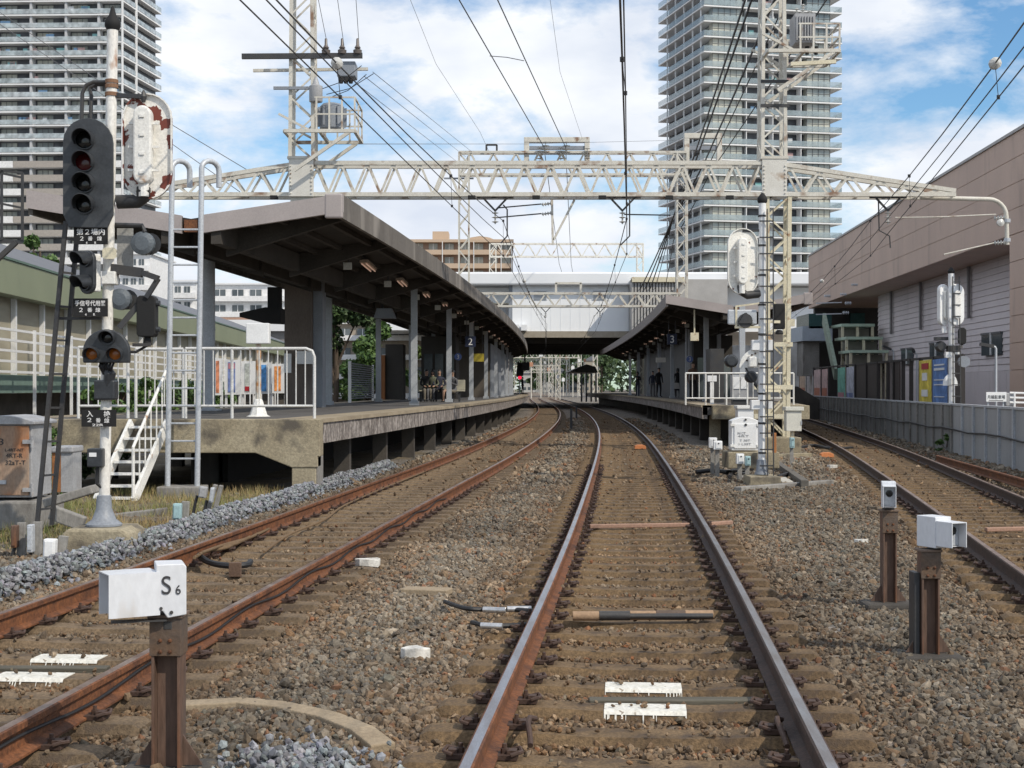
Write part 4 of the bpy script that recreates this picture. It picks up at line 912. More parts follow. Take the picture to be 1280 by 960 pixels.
# main head
M = yaw(sp(116, 219, -.16), R(6)); mb = MB(); mb.x = M
hp = oval(.52, 1.16)[:11] + [(-.26, -.44), (-.20, -.58), (.20, -.58), (.26, -.44)]
mb.prism(hp, -.02, .02); mb.build('signal_head', black, t, bevel=.006)
mb = MB(); mb.x = M; mb.prism(oval(.30, .98), .02, .16); mb.build('head_housing', black, t, bevel=.02)
for k, z in enumerate((.345, .112, -.112, -.335)): lamp_unit(t, M, -.035, z, .105, .26, lensred if k == 1 else lens)
def plate(px0, py0, px1, py1, rows, d=-.13, yawa=0):
    c = sp((px0 + px1) / 2, (py0 + py1) / 2, d); mb = MB(); mb.box(c, ((px1 - px0) * s_, .012, (py1 - py0) * s_)); o = mb.build('sign_plate', blackm, t)
    for tx, cx, cy, hh, ww in rows: lettering(tx, sp(cx, cy, d - .008), hh * s_, textw, o, w=ww * s_ if ww else None, bold=.012)
plate(97, 285, 139, 307, [('第２場内', 118, 291.5, 8.2, 35), ('２', 107, 299.8, 5.2, 4.4), ('番', 117.5, 299.8, 5.4, 6), ('線', 129, 299.8, 5.6, 6), ('4', 113, 305.2, 3, None), ('R', 124, 305.2, 3, None)])
plate(96, 374, 139, 396.5, [('手信号代用器', 117.5, 380, 7, 38), ('２', 106, 388.3, 5.2, 4.4), ('番', 117, 388.3, 5.4, 6), ('線', 127, 388.3, 5.6, 6), ('4', 112, 394, 3, None), ('R', 122.5, 394, 3, None)])
plate(106.5, 512, 149.5, 533, [('入', 117, 517, 7.5, 8), ('換', 138.5, 517.5, 8.5, 8.5), ('２', 116.5, 524.6, 5.2, 5), ('番', 127.5, 525, 5.6, 6), ('線', 138, 525.4, 6, 6.4), ('22R', 127, 530.8, 3, 14)])
# two lamp repeater, yawed to the left
M = yaw(sp(115, 342, -.16), R(-28)); mb = MB(); mb.x = M; mb.prism(oval(.20, .46), -.02, .03); mb.build('signal_head', black, t, bevel=.008)
mb = MB(); mb.x = M; mb.rng((-.07, .03, -.2), (.07, .13, .2)); mb.build('head_housing', white, t, bevel=.015)
for z in (.14, -.11): lamp_unit(t, M, 0, z, .085, .20, lens)
MB().rng(sp(130, 356, -.1), sp(147, 340, .08)).build('junction_box', white, t, bevel=.01)
mb = MB(); c = sp(144, 319, -.14); mb.sweep([[c + Vector((a * k, dy, b * k * .8)) for a, b in ((-.075, -.05), (-.05, -.075), (.05, -.075), (.075, -.05), (.075, .05), (.05, .075), (-.05, .075), (-.075, .05))] for dy, k in ((-.08, 1), (-.07, .9), (.02, .5), (.1, .35))]); mb.build('horn', cream, t); MB().lathe(c, [(.03, -.07), (.05, .03)], 12, 'y').build('horn_throat', white, t)
# three lamp shunting signal
M = yaw(sp(138.5, 434, -.16), R(4)); mb = MB(); mb.x = M
fan = [(-.24, -.17), (.24, -.17), (.245, -.06)] + [(.245 * math.cos(a), -.06 + .245 * math.sin(a)) for a in [math.pi * k / 12 for k in range(1, 12)]] + [(-.245, -.06)]
mb.prism(fan, -.03, .06); mb.build('shunting_head', black, t, bevel=.012)
for x, z, lm in ((.015, .10, lens), (-.145, -.075, lensamber), (.095, -.075, lensamber)): lamp_unit(t, M, x, z, .085, .15, lm)
MB().rng(sp(121, 500, -.12), sp(147, 475, .05)).build('cable_box', black, t, bevel=.02)
MB().tube([sp(130, 455, -.05), sp(140, 468, -.08), sp(136, 490, -.06)], [.05, .065, .05], 10).build('cable_gland', black, t)
for k in range(5): MB().tube([sp(130 + k * 4, 452, -.1), sp(129 + k * 4, 458 + k % 2 * 2, -.14), sp(133 + k * 2, 468, -.1)], .012, 6).build('cable', rubber, t)
o = MB().rng(sp(114, 583, -.16), sp(133, 560, -.02)).build('control_box', black, t, bevel=.012); MB().rng(sp(117, 570, -.166), sp(126, 565, -.161)).build('label', whitec, o)
MB().tube([sp(124, 583, -.06), sp(123, 604, -.06), sp(129, 610, -.03)], .02, 6).build('cable', rubber, t)
# rust patched white head seen from behind, on an elbow
M = yaw(sp(184.5, 183, .02), R(3)); back_head(t, M, .52, 1.13, whiterust, .19, .83)
MB().tube([sp(146, 252, .03), sp(172, 251, .03), sp(179, 247, .0), sp(181, 236, -.05)], .075, 12).build('elbow', dark, t, smooth=True)
MB().bar(sp(140, 119, 0), sp(181, 122, -.05), .05, .045).build('arm', dark, t); MB().lathe(sp(181, 122, -.05), [(.02, -.06), (.035, 0), (.02, .05), (.005, .07)], 8).build('arm_bolt', dark, t)
for y0 in (.02, .14):
    MB().tube([sp(plx(102), 102, y0), sp(116, 102, y0), sp(107, 106, y0), sp(101 + y0 * 60, 116, y0), sp(100 + y0 * 60, 155, y0)], .022, 8).build('hoop', dark, t, smooth=True)
# lamps turned away, bracket arm, black box
for px, py, r, d in ((181, 304, .125, .05), (153, 374, .115, .05)):
    mb = MB(); mb.lathe(sp(px - 3, py, d), [(r * .6, -.08), (r, -.06), (r, .02), (r * .96, .03)], 18, 'y'); mb.build('lamp_back', mat('lamp_back_grey', (.11, .13, .15), .45, col2=(.08, .09, .10)), t); mb = MB(); mb.lathe(sp(px + 4, py, d + .04), [(r * .95, 0), (r * .6, .16)], 14, 'y'); mb.build('lamp_visor', dark, t)
MB().tube([sp(145, 281), sp(178, 282), sp(181, 290)], .025, 8).build('arm', dark, t)
mb = MB(); mb.bar(sp(140, 336), sp(178, 341), .10, .10); mb.bar(sp(178, 341), sp(198, 348), .09, .06); mb.bar(sp(198, 348), sp(183, 372), .05, .05); mb.bar(sp(170, 382, .06), sp(148, 410, .02), .05, .06); mb.build('bracket', dark, t)
mb = MB(); c = sp(182, 395, .08); mb.prism([(c.x - .10, c.z - .19), (c.x - .08, c.z - .22), (c.x + .08, c.z - .22), (c.x + .10, c.z - .19), (c.x + .10, c.z + .19), (c.x + .07, c.z + .22), (c.x - .07, c.z + .22), (c.x - .10, c.z + .19)], SY, SY + .16); mb.build('signal_box', blackm, t, bevel=.01)
for dz in (.14, -.14): MB().lathe((c.x + .10, SY + .06, c.z + dz), [(.035, -.03), (.03, .04)], 10, 'x').build('knob', black, t)
MB().tube([sp(182, 420, .08), sp(182, 432, .06), sp(170, 440, .0), sp(160, 440, -.05)], .016, 6).build('cable', rubber, t); MB().lathe(sp(182, 424, .08), [(.05, -.06), (.03, .05)], 10).build('cable_gland', blackm, t)
MB().rng(sp(166, 433, -.02), sp(188, 429, .03)).build('bracket', dark, t)
MB().rng(sp(143, 340, .1), sp(163, 284, .12)).build('backing_sheet', mat('sheet_grey', (.35, .35, .34), .7), t)
# its ladder
t = thing('signal_ladder', sp(56, 657), 'thin black ladder leaning beside the tall left signal mast', 'ladder')
for (a, b, d) in (((86, 278), (50, 657), -.1), ((94, 278), (61, 657), .1)): MB().bar(sp(*a, d), sp(*b, d), .04, .05).build('stile', dark, t)
for k in range(9):
    u = (k + .5) / 9; A = sp(86, 278, -.1).lerp(sp(50, 657, -.1), u); B = sp(94, 278, .1).lerp(sp(61, 657, .1), u); MB().bar(A, B, .022).build('rung', dark, t)
MB().bar(sp(73, 398, 0), sp(140, 398, -.02), .035, .03).build('stay', dark, t)

# rusted relay cabinet and its neighbours
CY = 17.5; cp = lambda px, py, d=0: at(px, py, CY) + Vector((0, d, 0)); cs = CY / FPX
t = thing('relay_cabinet', cp(10, 622), 'rust streaked relay cabinet with black stencilled numbers at the left edge', 'cabinet')
x0, x1 = ax(-34, CY), ax(40, CY); z0, zt = az(622, CY), az(530, CY)
top = [(x0, z0), (x1, z0), (x1, zt)] + [(x0 + (x1 - x0) * (1 - k / 8), zt + .07 * math.sin(math.pi * k / 8)) for k in range(1, 8)] + [(x0, zt)]
MB().prism(top, CY + .002, CY + .75).build('body', cabgrey, t, bevel=.01)
door = [(x0 + .04, z0 + .03), (x1 - .03, z0 + .03), (x1 - .03, zt - .02), (x0 + .04, zt - .02)]
d_ = MB().prism(door, CY - .03, CY + .001).build('door', rusty, t, bevel=.008)
rf = [(x0 - .04, zt - .005), (x1 + .05, zt - .005)] + [(x1 + .05 - (x1 - x0 + .09) * k / 8, zt + .03 + .075 * math.sin(math.pi * k / 8)) for k in range(0, 9)]
MB().prism(rf, CY - .06, CY + .82).build('roof', cabgrey, t, bevel=.008)
for py in (552, 612):
    h_ = MB().rng(cp(30, py + 2.5, -.055), cp(42, py - 2.5, .02)).build('hinge', cabgrey, d_); MB().lathe(cp(41.5, py, -.04), [(.02, -.07), (.02, .07)], 8).build('hinge_pin', cabgrey, t)
MB().rng(cp(-2, 605, -.05), cp(9, 600, -.03)).build('handle', galv, d_)
for tx, cx, cy, h_, w_ in (('3', 2.5, 552, 8, 6), ('L-4RT-NT', 19, 562.2, 3.6, 23), ('4RT-R', 19, 569.2, 5.2, 21), ('32aT-T', 20.5, 578, 5.6, 25)): lettering(tx, cp(cx, cy, -.033), h_ * cs, textd, d_, w=w_ * cs)
o = MB().rng(cp(-40, 662, -.15), cp(52, 625.5, .9)).build('cabinet_plinth', concg, bevel=.03); tag(o, 'weathered concrete plinth under the rusted relay cabinet', 'concrete block')
BY = 19.5
t = thing('equipment_box', at(78, 615, BY), 'small grey box with an orange rusted side standing behind the relay cabinet', 'cabinet')
MB().rng((ax(65, BY), BY, az(615, BY)), (ax(76, BY), BY + .4, az(563, BY))).build('side_panel', mat('rust_orange', (.33, .14, .05), .7, col2=(.22, .09, .035)), t); MB().rng((ax(76.2, BY), BY, az(615, BY)), (ax(91, BY), BY + .4, az(563, BY))).build('body', cabgrey, t)
MB().rng((ax(64, BY), BY - .04, az(565.8, BY)), (ax(92.5, BY), BY + .45, az(558, BY))).build('lid', cabgrey, t, bevel=.02)
def stake_box(label, px, py0, py1, Y, w, bm, lean=.12, two=False):
    zb = -.28; t = thing('trackside_box', (ax(px, Y), Y, zb), label, 'junction box', None); x = ax(px, Y); zt = az(py0, Y); zm = az(py1, Y)
    MB().bar((x + w * .7, Y + .05, zb), (x + w * .7 + lean, Y + .05, zt + .02), .09, .05).build('stake', concg, t, bevel=.006)
    r = Matrix.Rotation(lean * .9, 3, 'Y'); MB().box((x + lean * .5, Y - .03, (zt + zm) / 2), (w, .10, zt - zm), r).build('box', bm, t, bevel=.012)
    MB().box((x + lean * .5, Y - .085, (zt + zm) / 2), (w * .7, .012, (zt - zm) * .8), r).build('lid', bm, t, bevel=.004)
    MB().tube([(x, Y - .02, zm + .03), (x - .03, Y - .03, zm - .1), (x - .08, Y - .05, zb + .0)], .02, 7).build('cable', rubber, t)
stake_box('pale blue box on a grey stake in the dry grass', 221, 629, 649, 17.6, .10, lightblue, .03)
stake_box('grey box on the left one of two leaning concrete stakes by the ladder foot', 247, 608, 622, 19.2, .10, cabgrey, .16)
stake_box('grey box on the right one of two leaning concrete stakes by the ladder foot', 259, 609, 628, 19.0, .05, galv, .14)
stake_box('white box on a low stake left of the signal foundation', 61, 673, 697, 14.4, .12, whitec, .05)
stake_box('thin galvanised box on the taller grey stake left of the signal foundation', 40, 655, 690, 14.9, .06, galv, .0)
stake_box('narrow brown grey box at the far left among the stakes', 20, 656, 684, 15.0, .06, postrust, .0)
# broken trough and slabs
for i, (p, q_, w, h, Y, lab) in enumerate((((62, 628), (122, 610), .5, .10, 17, 'tilted concrete trough lid lying behind the black signal ladder'), ((64, 640), (105, 655), .12, .16, 16.2, 'broken concrete trough edge beside the signal foundation'), ((140, 648), (208, 640), .2, .12, 20, 'concrete trough wall in the dry grass right of the white steps'))):
    o = MB().bar(at(*p, Y), at(*q_, Y), w, h).build('trough_slab', concg, bevel=.015); tag(o, lab, 'concrete slab')

# ---------------------------------------------------------------- right signal mast
RY = 26.0; rp = lambda px, py, d=0: at(px, py, RY) + Vector((0, d, 0)); rs_ = RY / FPX
t = thing('railway_signal', rp(952, 593), 'right signal mast beside the white arched cabinet, its white head turned away', 'railway signal')
MB().tube([rp(952, 576), rp(953, 252)], .066, 16).build('mast', whitec, t, smooth=True)
MB().lathe(rp(952, 593), [(.13, 0), (.13, .02), (.10, .08), (.085, .26), (.068, .27)], 18).build('base', greysteel, t, smooth=True)
MB().lathe(rp(953, 252), [(.07, -.03), (.09, 0), (.09, .06), (.05, .12), (.01, .16)], 14).build('cap', blackm, t, smooth=True)
M = yaw(rp(928, 327, .0), R(8)); back_head(t, M, .56, 1.2, whitespot, .18, .83)
MB().tube([rp(950, 367), rp(934, 369), rp(927, 365), rp(926, 357, -.05)], .075, 12).build('elbow', dark, t, smooth=True); MB().bar(rp(953, 288), rp(928, 289), .04).build('arm', dark, t)
sl_ = thing('signal_ladder', rp(958, 606), 'narrow black ladder up the front of the right white signal mast', 'ladder')
for px in (957.6, 965): MB().bar(rp(px + 0, 606, -.16), rp(px + .0, 262, -.11), .018, .03).build('stile', dark, sl_)
for k in range(17): MB().bar(rp(948, 602 - k * 20.3, -.155 + k * .003), rp(965, 602 - k * 20.3, -.155 + k * .003), .02, .024).build('rung', dark, sl_)
o = MB().prism([(ax(931, RY), -.42), (ax(973, RY), -.42), (ax(971, RY), az(594, RY)), (ax(933, RY), az(594, RY))], RY - .4, RY + .35).build('signal_foundation', conc, bevel=.02); tag(o, 'concrete block under the right white signal mast', 'concrete block')
# bracketed lamps and boxes on the mast
o = MB().rng(rp(909.5, 406, -.02), rp(946, 387, .03)).build('back_board', galv, t, bevel=.03)
mb = MB(); c = rp(931, 401, -.06); mb.lathe(c, [(.13, -.02), (.13, .04), (.06, .08)], 14, 'y'); mb.prism([(c.x - .13, c.z - .05), (c.x + .13, c.z - .05), (c.x + .02, c.z + .14), (c.x - .02, c.z + .14)], c.y - .05, c.y + .01); mb.build('lamp_back', dark, t)
mb = MB(); mb.bar(rp(920, 409, -.02), rp(920, 382, -.02), .035); mb.bar(rp(918, 409, -.03), rp(953, 409, -.03), .05, .04); mb.bar(rp(920, 383, -.02), rp(950, 379, -.02), .03); mb.build('bracket', cream, t)
mb = MB(); mb.rng(rp(969, 411, .1), rp(983, 379, .25)); mb.lathe(rp(976, 414, .15), [(.08, -.05), (.05, .03)], 10); mb.build('signal_box', blackm, t, bevel=.02)
MB().bar(rp(953, 402), rp(976, 402, .12), .05).build('bracket', cream, t)
MB().rng(rp(939.5, 438, -.05), rp(949, 425, .1)).build('equipment_box', whitec, t, bevel=.01); MB().rng(rp(958.5, 438, -.05), rp(966, 425, .1)).build('equipment_box', whitec, t, bevel=.01)
c = rp(950, 459.5, .03); fan = [(.0, 0)] + [(-.37 * math.cos(a), .36 * math.sin(a)) for a in [math.pi / 2 * k / 8 for k in range(9)]]
mb = MB(); mb.x = Matrix.Translation(c); mb.prism(fan, -.02, .02); mb.build('fan_plate', white, t); MB().rng(rp(935, 459, -.12), rp(944.5, 446, .0)).build('lamp_housing', white, t, bevel=.02)
mb = MB()
for a in (.5, .75, 1.0, 1.25): mb.lathe(c + Vector((-.27 * math.cos(a), -.02, .27 * math.sin(a))), [(.018, -.02), (.018, .01)], 8, 'y')
mb.build('bolts', railrustd, t)
for px, py, r in ((916, 451, .12), (941, 471, .11)): mb = MB(); mb.lathe(rp(px, py, .2), [(r * .7, -.1), (r, -.06), (r, .08), (r * .8, .1)], 16, 'y'); mb.build('lamp_back', black, t)
MB().rng(rp(912, 459, .15), rp(922, 457, .25)).build('lamp_tray', cream, t)
MB().tube([rp(944, 480, .1), rp(948, 486, .05), rp(951, 490)], .02, 6).build('cable', rubber, t); MB().bar(rp(930, 455, .1), rp(952, 490, .05), .03).build('bracket', dark, t)
MB().rng(rp(938.5, 512, -.06), rp(949.5, 500, .12)).build('equipment_box', whitec, t, bevel=.01); MB().rng(rp(958.5, 511, -.06), rp(965, 500, .12)).build('equipment_box', whitec, t, bevel=.01)
for k in range(9): py = 270 + k * 37; MB().lathe(rp(952.5, py), [(.074, -.018), (.074, .018)], 12).build('clamp', dark, t)
for py in (485, 488): MB().bar(rp(948, py), rp(980, py, .4), .05, .06).build('bracket', cream, t)

QY = 28.0; qp = lambda px, py, d=0: at(px, py, QY) + Vector((0, d, 0))
t = thing('relay_cabinet', qp(931, 564), 'white relay cabinet with an arched lid behind the right signal mast', 'cabinet')
x0, x1, z0, zt = ax(914.5, QY), ax(948.5, QY), az(563, QY), az(526, QY)
MB().prism([(x0, z0), (x1, z0), (x1, zt)] + [(x1 + (x0 - x1) * k / 8, zt + .075 * math.sin(math.pi * k / 8)) for k in range(1, 8)] + [(x0, zt)], QY, QY + .4).build('body', whitec, t, bevel=.012)
d_ = MB().rng((x0 + .05, QY - .02, z0 + .04), (x1 - .05, QY - .001, zt - .06)).build('door', whitec, t, bevel=.006)
for py in (531, 557): MB().rng(qp(913, py + 1.5, -.03), qp(918, py - 1.5, .01)).build('hinge', white, d_); MB().rng(qp(945.5, py + 1.5, -.03), qp(950, py - 1.5, .01)).build('hinge', white, d_)
MB().lathe(qp(932, 531, -.03), [(.025, -.005), (.025, .02)], 10, 'y').build('lock', dark, d_); MB().lathe(qp(932, 524.5, -.002), [(.02, -.02), (.02, .01)], 10, 'y').build('bolt', dark, t)
gl_ = mat('grey_lettering', (.33, .34, .36), .7, bump=0)
lettering('N12T', qp(927, 541.5, -.023), 3 * QY / FPX, gl_, d_, w=10 * QY / FPX); lettering('4RT', qp(929, 545, -.023), 2.6 * QY / FPX, gl_, d_, w=14 * QY / FPX); lettering('T 3BT', qp(931, 550.5, -.023), 2.6 * QY / FPX, gl_, d_, w=13 * QY / FPX); lettering('1 L3ST', qp(931, 555, -.023), 2.6 * QY / FPX, gl_, d_, w=15 * QY / FPX)
o = MB().rng(qp(908, 585, -.2), qp(972, 564.5, .6)).build('cabinet_plinth', conc, bevel=.02); tag(o, 'concrete plinth under the white arched relay cabinet', 'concrete block')
t = thing('equipment_box', at(932, 521, 33), 'cream box with a lid standing behind the white arched cabinet', 'cabinet')
MB().rng((ax(922.5, 33), 33, -.2), (ax(942, 33), 33.4, az(511, 33))).build('body', whitec, t); MB().rng((ax(921, 33), 32.95, az(511, 33)), (ax(944, 33), 33.45, az(507, 33))).build('lid', white, t, bevel=.01)
KY = 37.0
t = thing('equipment_box', at(993, 540, KY), 'white box with a projecting lid mounted right of the cream lattice mast', 'cabinet')
MB().rng((ax(983, KY), KY, az(539, KY)), (ax(1002, KY), KY + .35, az(513.5, KY))).build('body', mat('box_ivory', (.68, .67, .60), .5), t, bevel=.01); MB().rng((ax(981.5, KY), KY - .05, az(513.5, KY)), (ax(1004.5, KY), KY + .4, az(508.5, KY))).build('lid', MATS['box_ivory'], t, bevel=.01)
MB().rng((ax(990, KY), KY + .1, -.3), (ax(993, KY), KY + .2, az(539, KY))).build('post', cream, t)
for px in (1001.3,): MB().rng((ax(px, KY), KY - .02, az(531, KY)), (ax(px + 1, KY), KY + .01, az(526, KY))).build('latch', galv, t)
for i, (px, py0, py1, Y, w, m, lab) in enumerate(((891, 547, 560, 29, .16, whitec, 'white junction box nearer the right platform leg'), (897, 551, 562, 28, .17, whitec, 'white junction box beside the arched cabinet, lower of two'), (925, 567, 580, 26.6, .14, whitec, 'white junction box at the foot of the right signal mast'), (934.5, 570, 582, 26.4, .10, lightblue, 'pale blue junction box at the foot of the right signal mast'), (990, 547, 560, 33, .10, lightblue, 'pale blue junction box right of the cream lattice mast'))):
    t = thing('junction_box', (ax(px, Y), Y, -.2), lab, 'junction box'); x = ax(px, Y)
    MB().box((x, Y, (az(py0, Y) + az(py1, Y)) / 2), (w, .12, az(py0, Y) - az(py1, Y))).build('box', m, t, bevel=.012); MB().box((x + .01, Y - .066, (az(py0, Y) + az(py1, Y)) / 2), (w * .65, .012, (az(py0, Y) - az(py1, Y)) * .7)).build('lid', m, t, bevel=.004)
    MB().rng((x - .04, Y + .02, -.3), (x + .04, Y + .07, az(py1, Y) + .02)).build('stake', concg, t); MB().lathe((x + .01, Y - .074, az(py0, Y) - .05), [(.015, -.005), (.015, .005)], 8, 'y').build('lock', dark, t)
o = MB().bar(at(968, 566, 27.5), at(968, 541, 27.5), .07, .05).build('steel_channel', mat('channel_orange', (.42, .17, .05), .7, col2=(.28, .12, .05)), bevel=.004); tag(o, 'rust orange steel channel standing beside the right signal mast', 'steel channel')
# trough kerbs round the mast foot
def kerb(pts, w, h, lab, m=concg, nm='cable_trough'):
    mb = MB()
    for a, b in zip(pts[:-1], pts[1:]): mb.bar(a, b, w, h)
    o = mb.build(nm, m, bevel=.012); tag(o, lab, 'cable trough'); return o
G = lambda px, py, z=-.17: Vector(((px - 640) * ((EYE - z) * FPX / (py - HY)) / FPX, (EYE - z) * FPX / (py - HY), z))
kerb([G(962, 574, -.12), G(1006, 605, -.12)], .14, .14, 'long dark trough wall running toward the camera right of the signal mast', mat('trough_dark', (.13, .12, .105), .9, bump=.3))
kerb([G(922, 613), G(1038, 604)], .16, .12, 'pale concrete kerb lying across in front of the right signal mast', concg)
kerb([G(985, 604, -.16), G(975, 598, -.16)], .22, .06, 'short white concrete lid right of the signal mast foot', mat('pale_lid', (.5, .48, .43), .9, bump=.2))
kerb([G(897, 590), G(931, 590), G(931, 600)], .12, .10, 'low concrete kerb left of the right signal mast', concg)
kerb([G(893, 575), G(934, 578)], .3, .14, 'wide concrete trough cover left of the arched cabinet', conc)
kerb([G(962, 572, -.14), G(1012, 570, -.14)], .2, .16, 'concrete trough wall behind the right signal mast', conc)
def cable(pts, r, lab, m=rubber, grp=None):
    P = [Vector(p) for p in pts]; out = []
    for i in range(len(P) - 1):
        p0, p1, p2, p3 = P[max(i-1, 0)], P[i], P[i+1], P[min(i+2, len(P)-1)]
        for k in range(6):
            u = k / 6; out.append(.5 * ((2*p1) + (p2-p0)*u + (2*p0-5*p1+4*p2-p3)*u*u + (3*p1-p0-3*p2+p3)*u**3))
    out.append(P[-1]); o = MB().tube(out, r, 8).build('cable', m, smooth=True); tag(o, lab, 'cable', grp); return o
cable([G(870, 590, -.13), G(893, 588, -.1), G(912, 590, -.1), G(925, 584, -.08), G(940, 586, -.06)], .045, 'thick black cable lying from the middle track to the right signal mast')
cable([G(912, 596, -.12), G(920, 588, -.08), G(936, 590, -.12)], .035, 'short black cable loop at the left of the right signal foundation')
cable([G(972, 596, -.12), G(985, 592, -.1), G(991, 590, -.08)], .04, 'black cable stub right of the right signal foundation')
cable([G(1000, 560, -.15), G(1018, 557, -.12), G(1040, 561, -.15), G(1065, 560, -.17)], .05, 'black cable lying between cream lattice mast and right track')
t = thing('lamp_pole', (ax(985.5, 46), 46, PZ), 'slim grey pole on the end of the right platform', 'pole'); MB().tube([(ax(985.5, 46), 46, PZ), (ax(985.5, 46), 46, az(364, 46))], .07, 10).build('pole', galv, t)
for py in (381, 388): MB().lathe((ax(985.5, 46), 46, az(py, 46)), [(.1, -.03), (.1, .03)], 8).build('band', galv, t)
MB().rng((ax(985, 46), 45.8, az(408, 46)), (ax(992, 46), 46, az(399, 46))).build('box', cream, t)

# ---------------------------------------------------------------- far right signal by the wall
FY = 40.0; fp = lambda px, py, d=0: at(px, py, FY) + Vector((0, d, 0))
t = thing('railway_signal', fp(1190, 556), 'white signal mast against the grey panel wall with two white heads', 'railway signal')
MB().tube([fp(1190, 560), fp(1189, 342)], .085, 14).build('mast', whitec, t, smooth=True); MB().lathe(fp(1189, 341), [(.09, 0), (.10, .05), (.05, .12), (.01, .16)], 12).build('cap', blackm, t)
for px, w in ((1180, .38), (1194, .46)):
    M = yaw(fp(px, 381, -.05 if px > 1185 else .1), R(35 if px < 1185 else 10)); mb = MB(); mb.x = M; mb.prism(oval(w, 1.15), -.06, .06); mb.build('signal_head', whitec, t, bevel=.02)
    mb = MB(); mb.x = M; mb.prism(oval(w * .4, .8), -.14, -.061); mb.build('lamp_housing', white, t, bevel=.02)
MB().rng(fp(1178, 416, 0), fp(1183, 408, .1)).build('junction_box', whitec, t)
mb = MB(); mb.x = Matrix.Translation(fp(1204, 420, .1)); mb.prism(oval(.20, .48), -.08, .08); mb.build('signal_box', blackm, t, bevel=.02); MB().tube([fp(1204, 429, .1), fp(1203, 434, .05), fp(1192, 436)], .03, 6).build('bracket', dark, t)
mb = MB(); mb.rng(fp(1171, 425, .05), fp(1187, 421, .3)); mb.rng(fp(1184, 440, -.1), fp(1199, 432, .1)); mb.lathe(fp(1178, 433, .1), [(.12, -.1), (.16, .1)], 12, 'y'); mb.build('lamp_back', dark, t)
mb = MB(); mb.lathe(fp(1206, 452, .1), [(.16, -.08), (.16, .05), (.08, .12)], 12, 'y'); mb.build('lamp_back', greysteel, t)
MB().rng(fp(1181, 447, -.1), fp(1187.5, 440, .05)).build('equipment_box', whitec, t); MB().rng(fp(1193, 443, -.1), fp(1198, 439, .05)).build('equipment_box', whitec, t)
mb = MB(); c = fp(1188, 482, .02); mb.x = Matrix.Translation(c); mb.prism([(-.20, 0), (.2, 0)] + [(.2 * math.cos(a), .02 + .3 * math.sin(a)) for a in [math.pi * k / 10 for k in range(11)]], -.03, .03); mb.build('fan_plate', whitec, t); MB().rng(fp(1185, 481, -.12), fp(1190, 473, -.02)).build('lamp_housing', white, t)
MB().rng(fp(1181, 513, -.05), fp(1188, 504.5, .05)).build('equipment_box', whitec, t); MB().rng(fp(1192, 512.5, -.05), fp(1199, 504.5, .05)).build('equipment_box', whitec, t)
sl2 = thing('signal_ladder', fp(1194, 560), 'dark ladder on the far right signal mast by the wall', 'ladder')
for px in (1189, 1197): MB().bar(fp(px + (2 if px > 1190 else 0), 560, -.2), fp(px, 346, -.14), .025, .03).build('stile', dark, sl2)
for k in range(15): MB().bar(fp(1187.5, 552 - k * 14.2, -.2), fp(1198, 552 - k * 14.2, -.2), .025).build('rung', dark, sl2)
o = MB().rng((ax(1183, FY), FY - .3, -.4), (ax(1198, FY), FY + .3, az(557, FY))).build('signal_foundation', concdk, bevel=.02); tag(o, 'dark concrete block under the far right signal mast', 'concrete block')
# ---------------------------------------------------------------- station bridge
bridgew = mat('bridge_panel', (.84, .86, .88), .5, col2=(.78, .80, .83), scale=.4, amt=.8, grain=.04, bump=.02)
fasc = mat('bridge_fascia', (.78, .80, .83), .45, col2=(.72, .74, .77), scale=.3, amt=.8, grain=.03, bump=0)
corr = mat('corrugated_grey', (.42, .41, .40), .55, col2=(.34, .33, .32), scale=1, amt=.7, bump=.02)
BYY = 124.0; b = lambda px, py, d=0: at(px, py, BYY) + Vector((0, d, 0))
t = thing('station_bridge', b(712, 415), 'pale station concourse bridging the tracks behind the platform canopies', 'station building')
zb = az(414, BYY)
MB().rng((ax(640, BYY), BYY, zb), (ax(786, BYY), BYY + 46, az(357, BYY))).build('wall', bridgew, t)
MB().rng((ax(470, BYY), BYY + 1.2, az(412, BYY)), (ax(639.5, BYY), BYY + 40, az(358, BYY))).build('wall', bridgew, t)
MB().rng((ax(786.5, BYY), BYY + 1.2, zb), (ax(1060, BYY), BYY + 40, az(358, BYY))).build('wall', bridgew, t)
mb = MB(); x = ax(590, BYY)
while x < ax(636, BYY): mb.rng((x, BYY + 1.0, az(412, BYY)), (x + .22, BYY + 1.17, az(380, BYY))); x += .36
mb.build('corrugated_panel', corr, t); MB().rng((ax(588, BYY), BYY + .7, az(379.5, BYY)), (ax(638, BYY), BYY + 1.19, az(378, BYY))).build('cornice', cream, t)
MB().rng((ax(490, BYY), BYY - .9, az(357, BYY)), (ax(1060, BYY), BYY + 47, az(341, BYY))).build('roof_fascia', fasc, t, bevel=.15)
MB().rng((ax(636, BYY), BYY - .04, az(412, BYY)), (ax(640.5, BYY), BYY + .1, az(357, BYY))).build('downpipe', greysteel, t)
for k in range(1, 12): MB().rng((ax(640 + k * 12.2, BYY) - .02, BYY - .02, zb), (ax(640 + k * 12.2, BYY) + .02, BYY - .003, az(357, BYY))).build('panel_joint', bridgew, t)
for px in (675, 749.5):
    f = MB().rng(b(px - 9, 375, -.06), b(px + 9, 363, .05)).build('window', fasc, t); mb = MB()
    for k in range(9): mb.rng(b(px - 8, 374.4 - k * 1.25, -.09), b(px + 8, 373.8 - k * 1.25, -.061))
    mb.build('louvre', greysteel, f)
girder = mat('girder_dark', (.05, .045, .04), .7, bump=.05)
MB().rng((ax(640, BYY), BYY - .15, zb - .55), (ax(800, BYY), BYY + .25, zb - .003)).build('edge_girder', mat('girder_cream', (.33, .29, .23), .7, col2=(.24, .2, .15)), t)
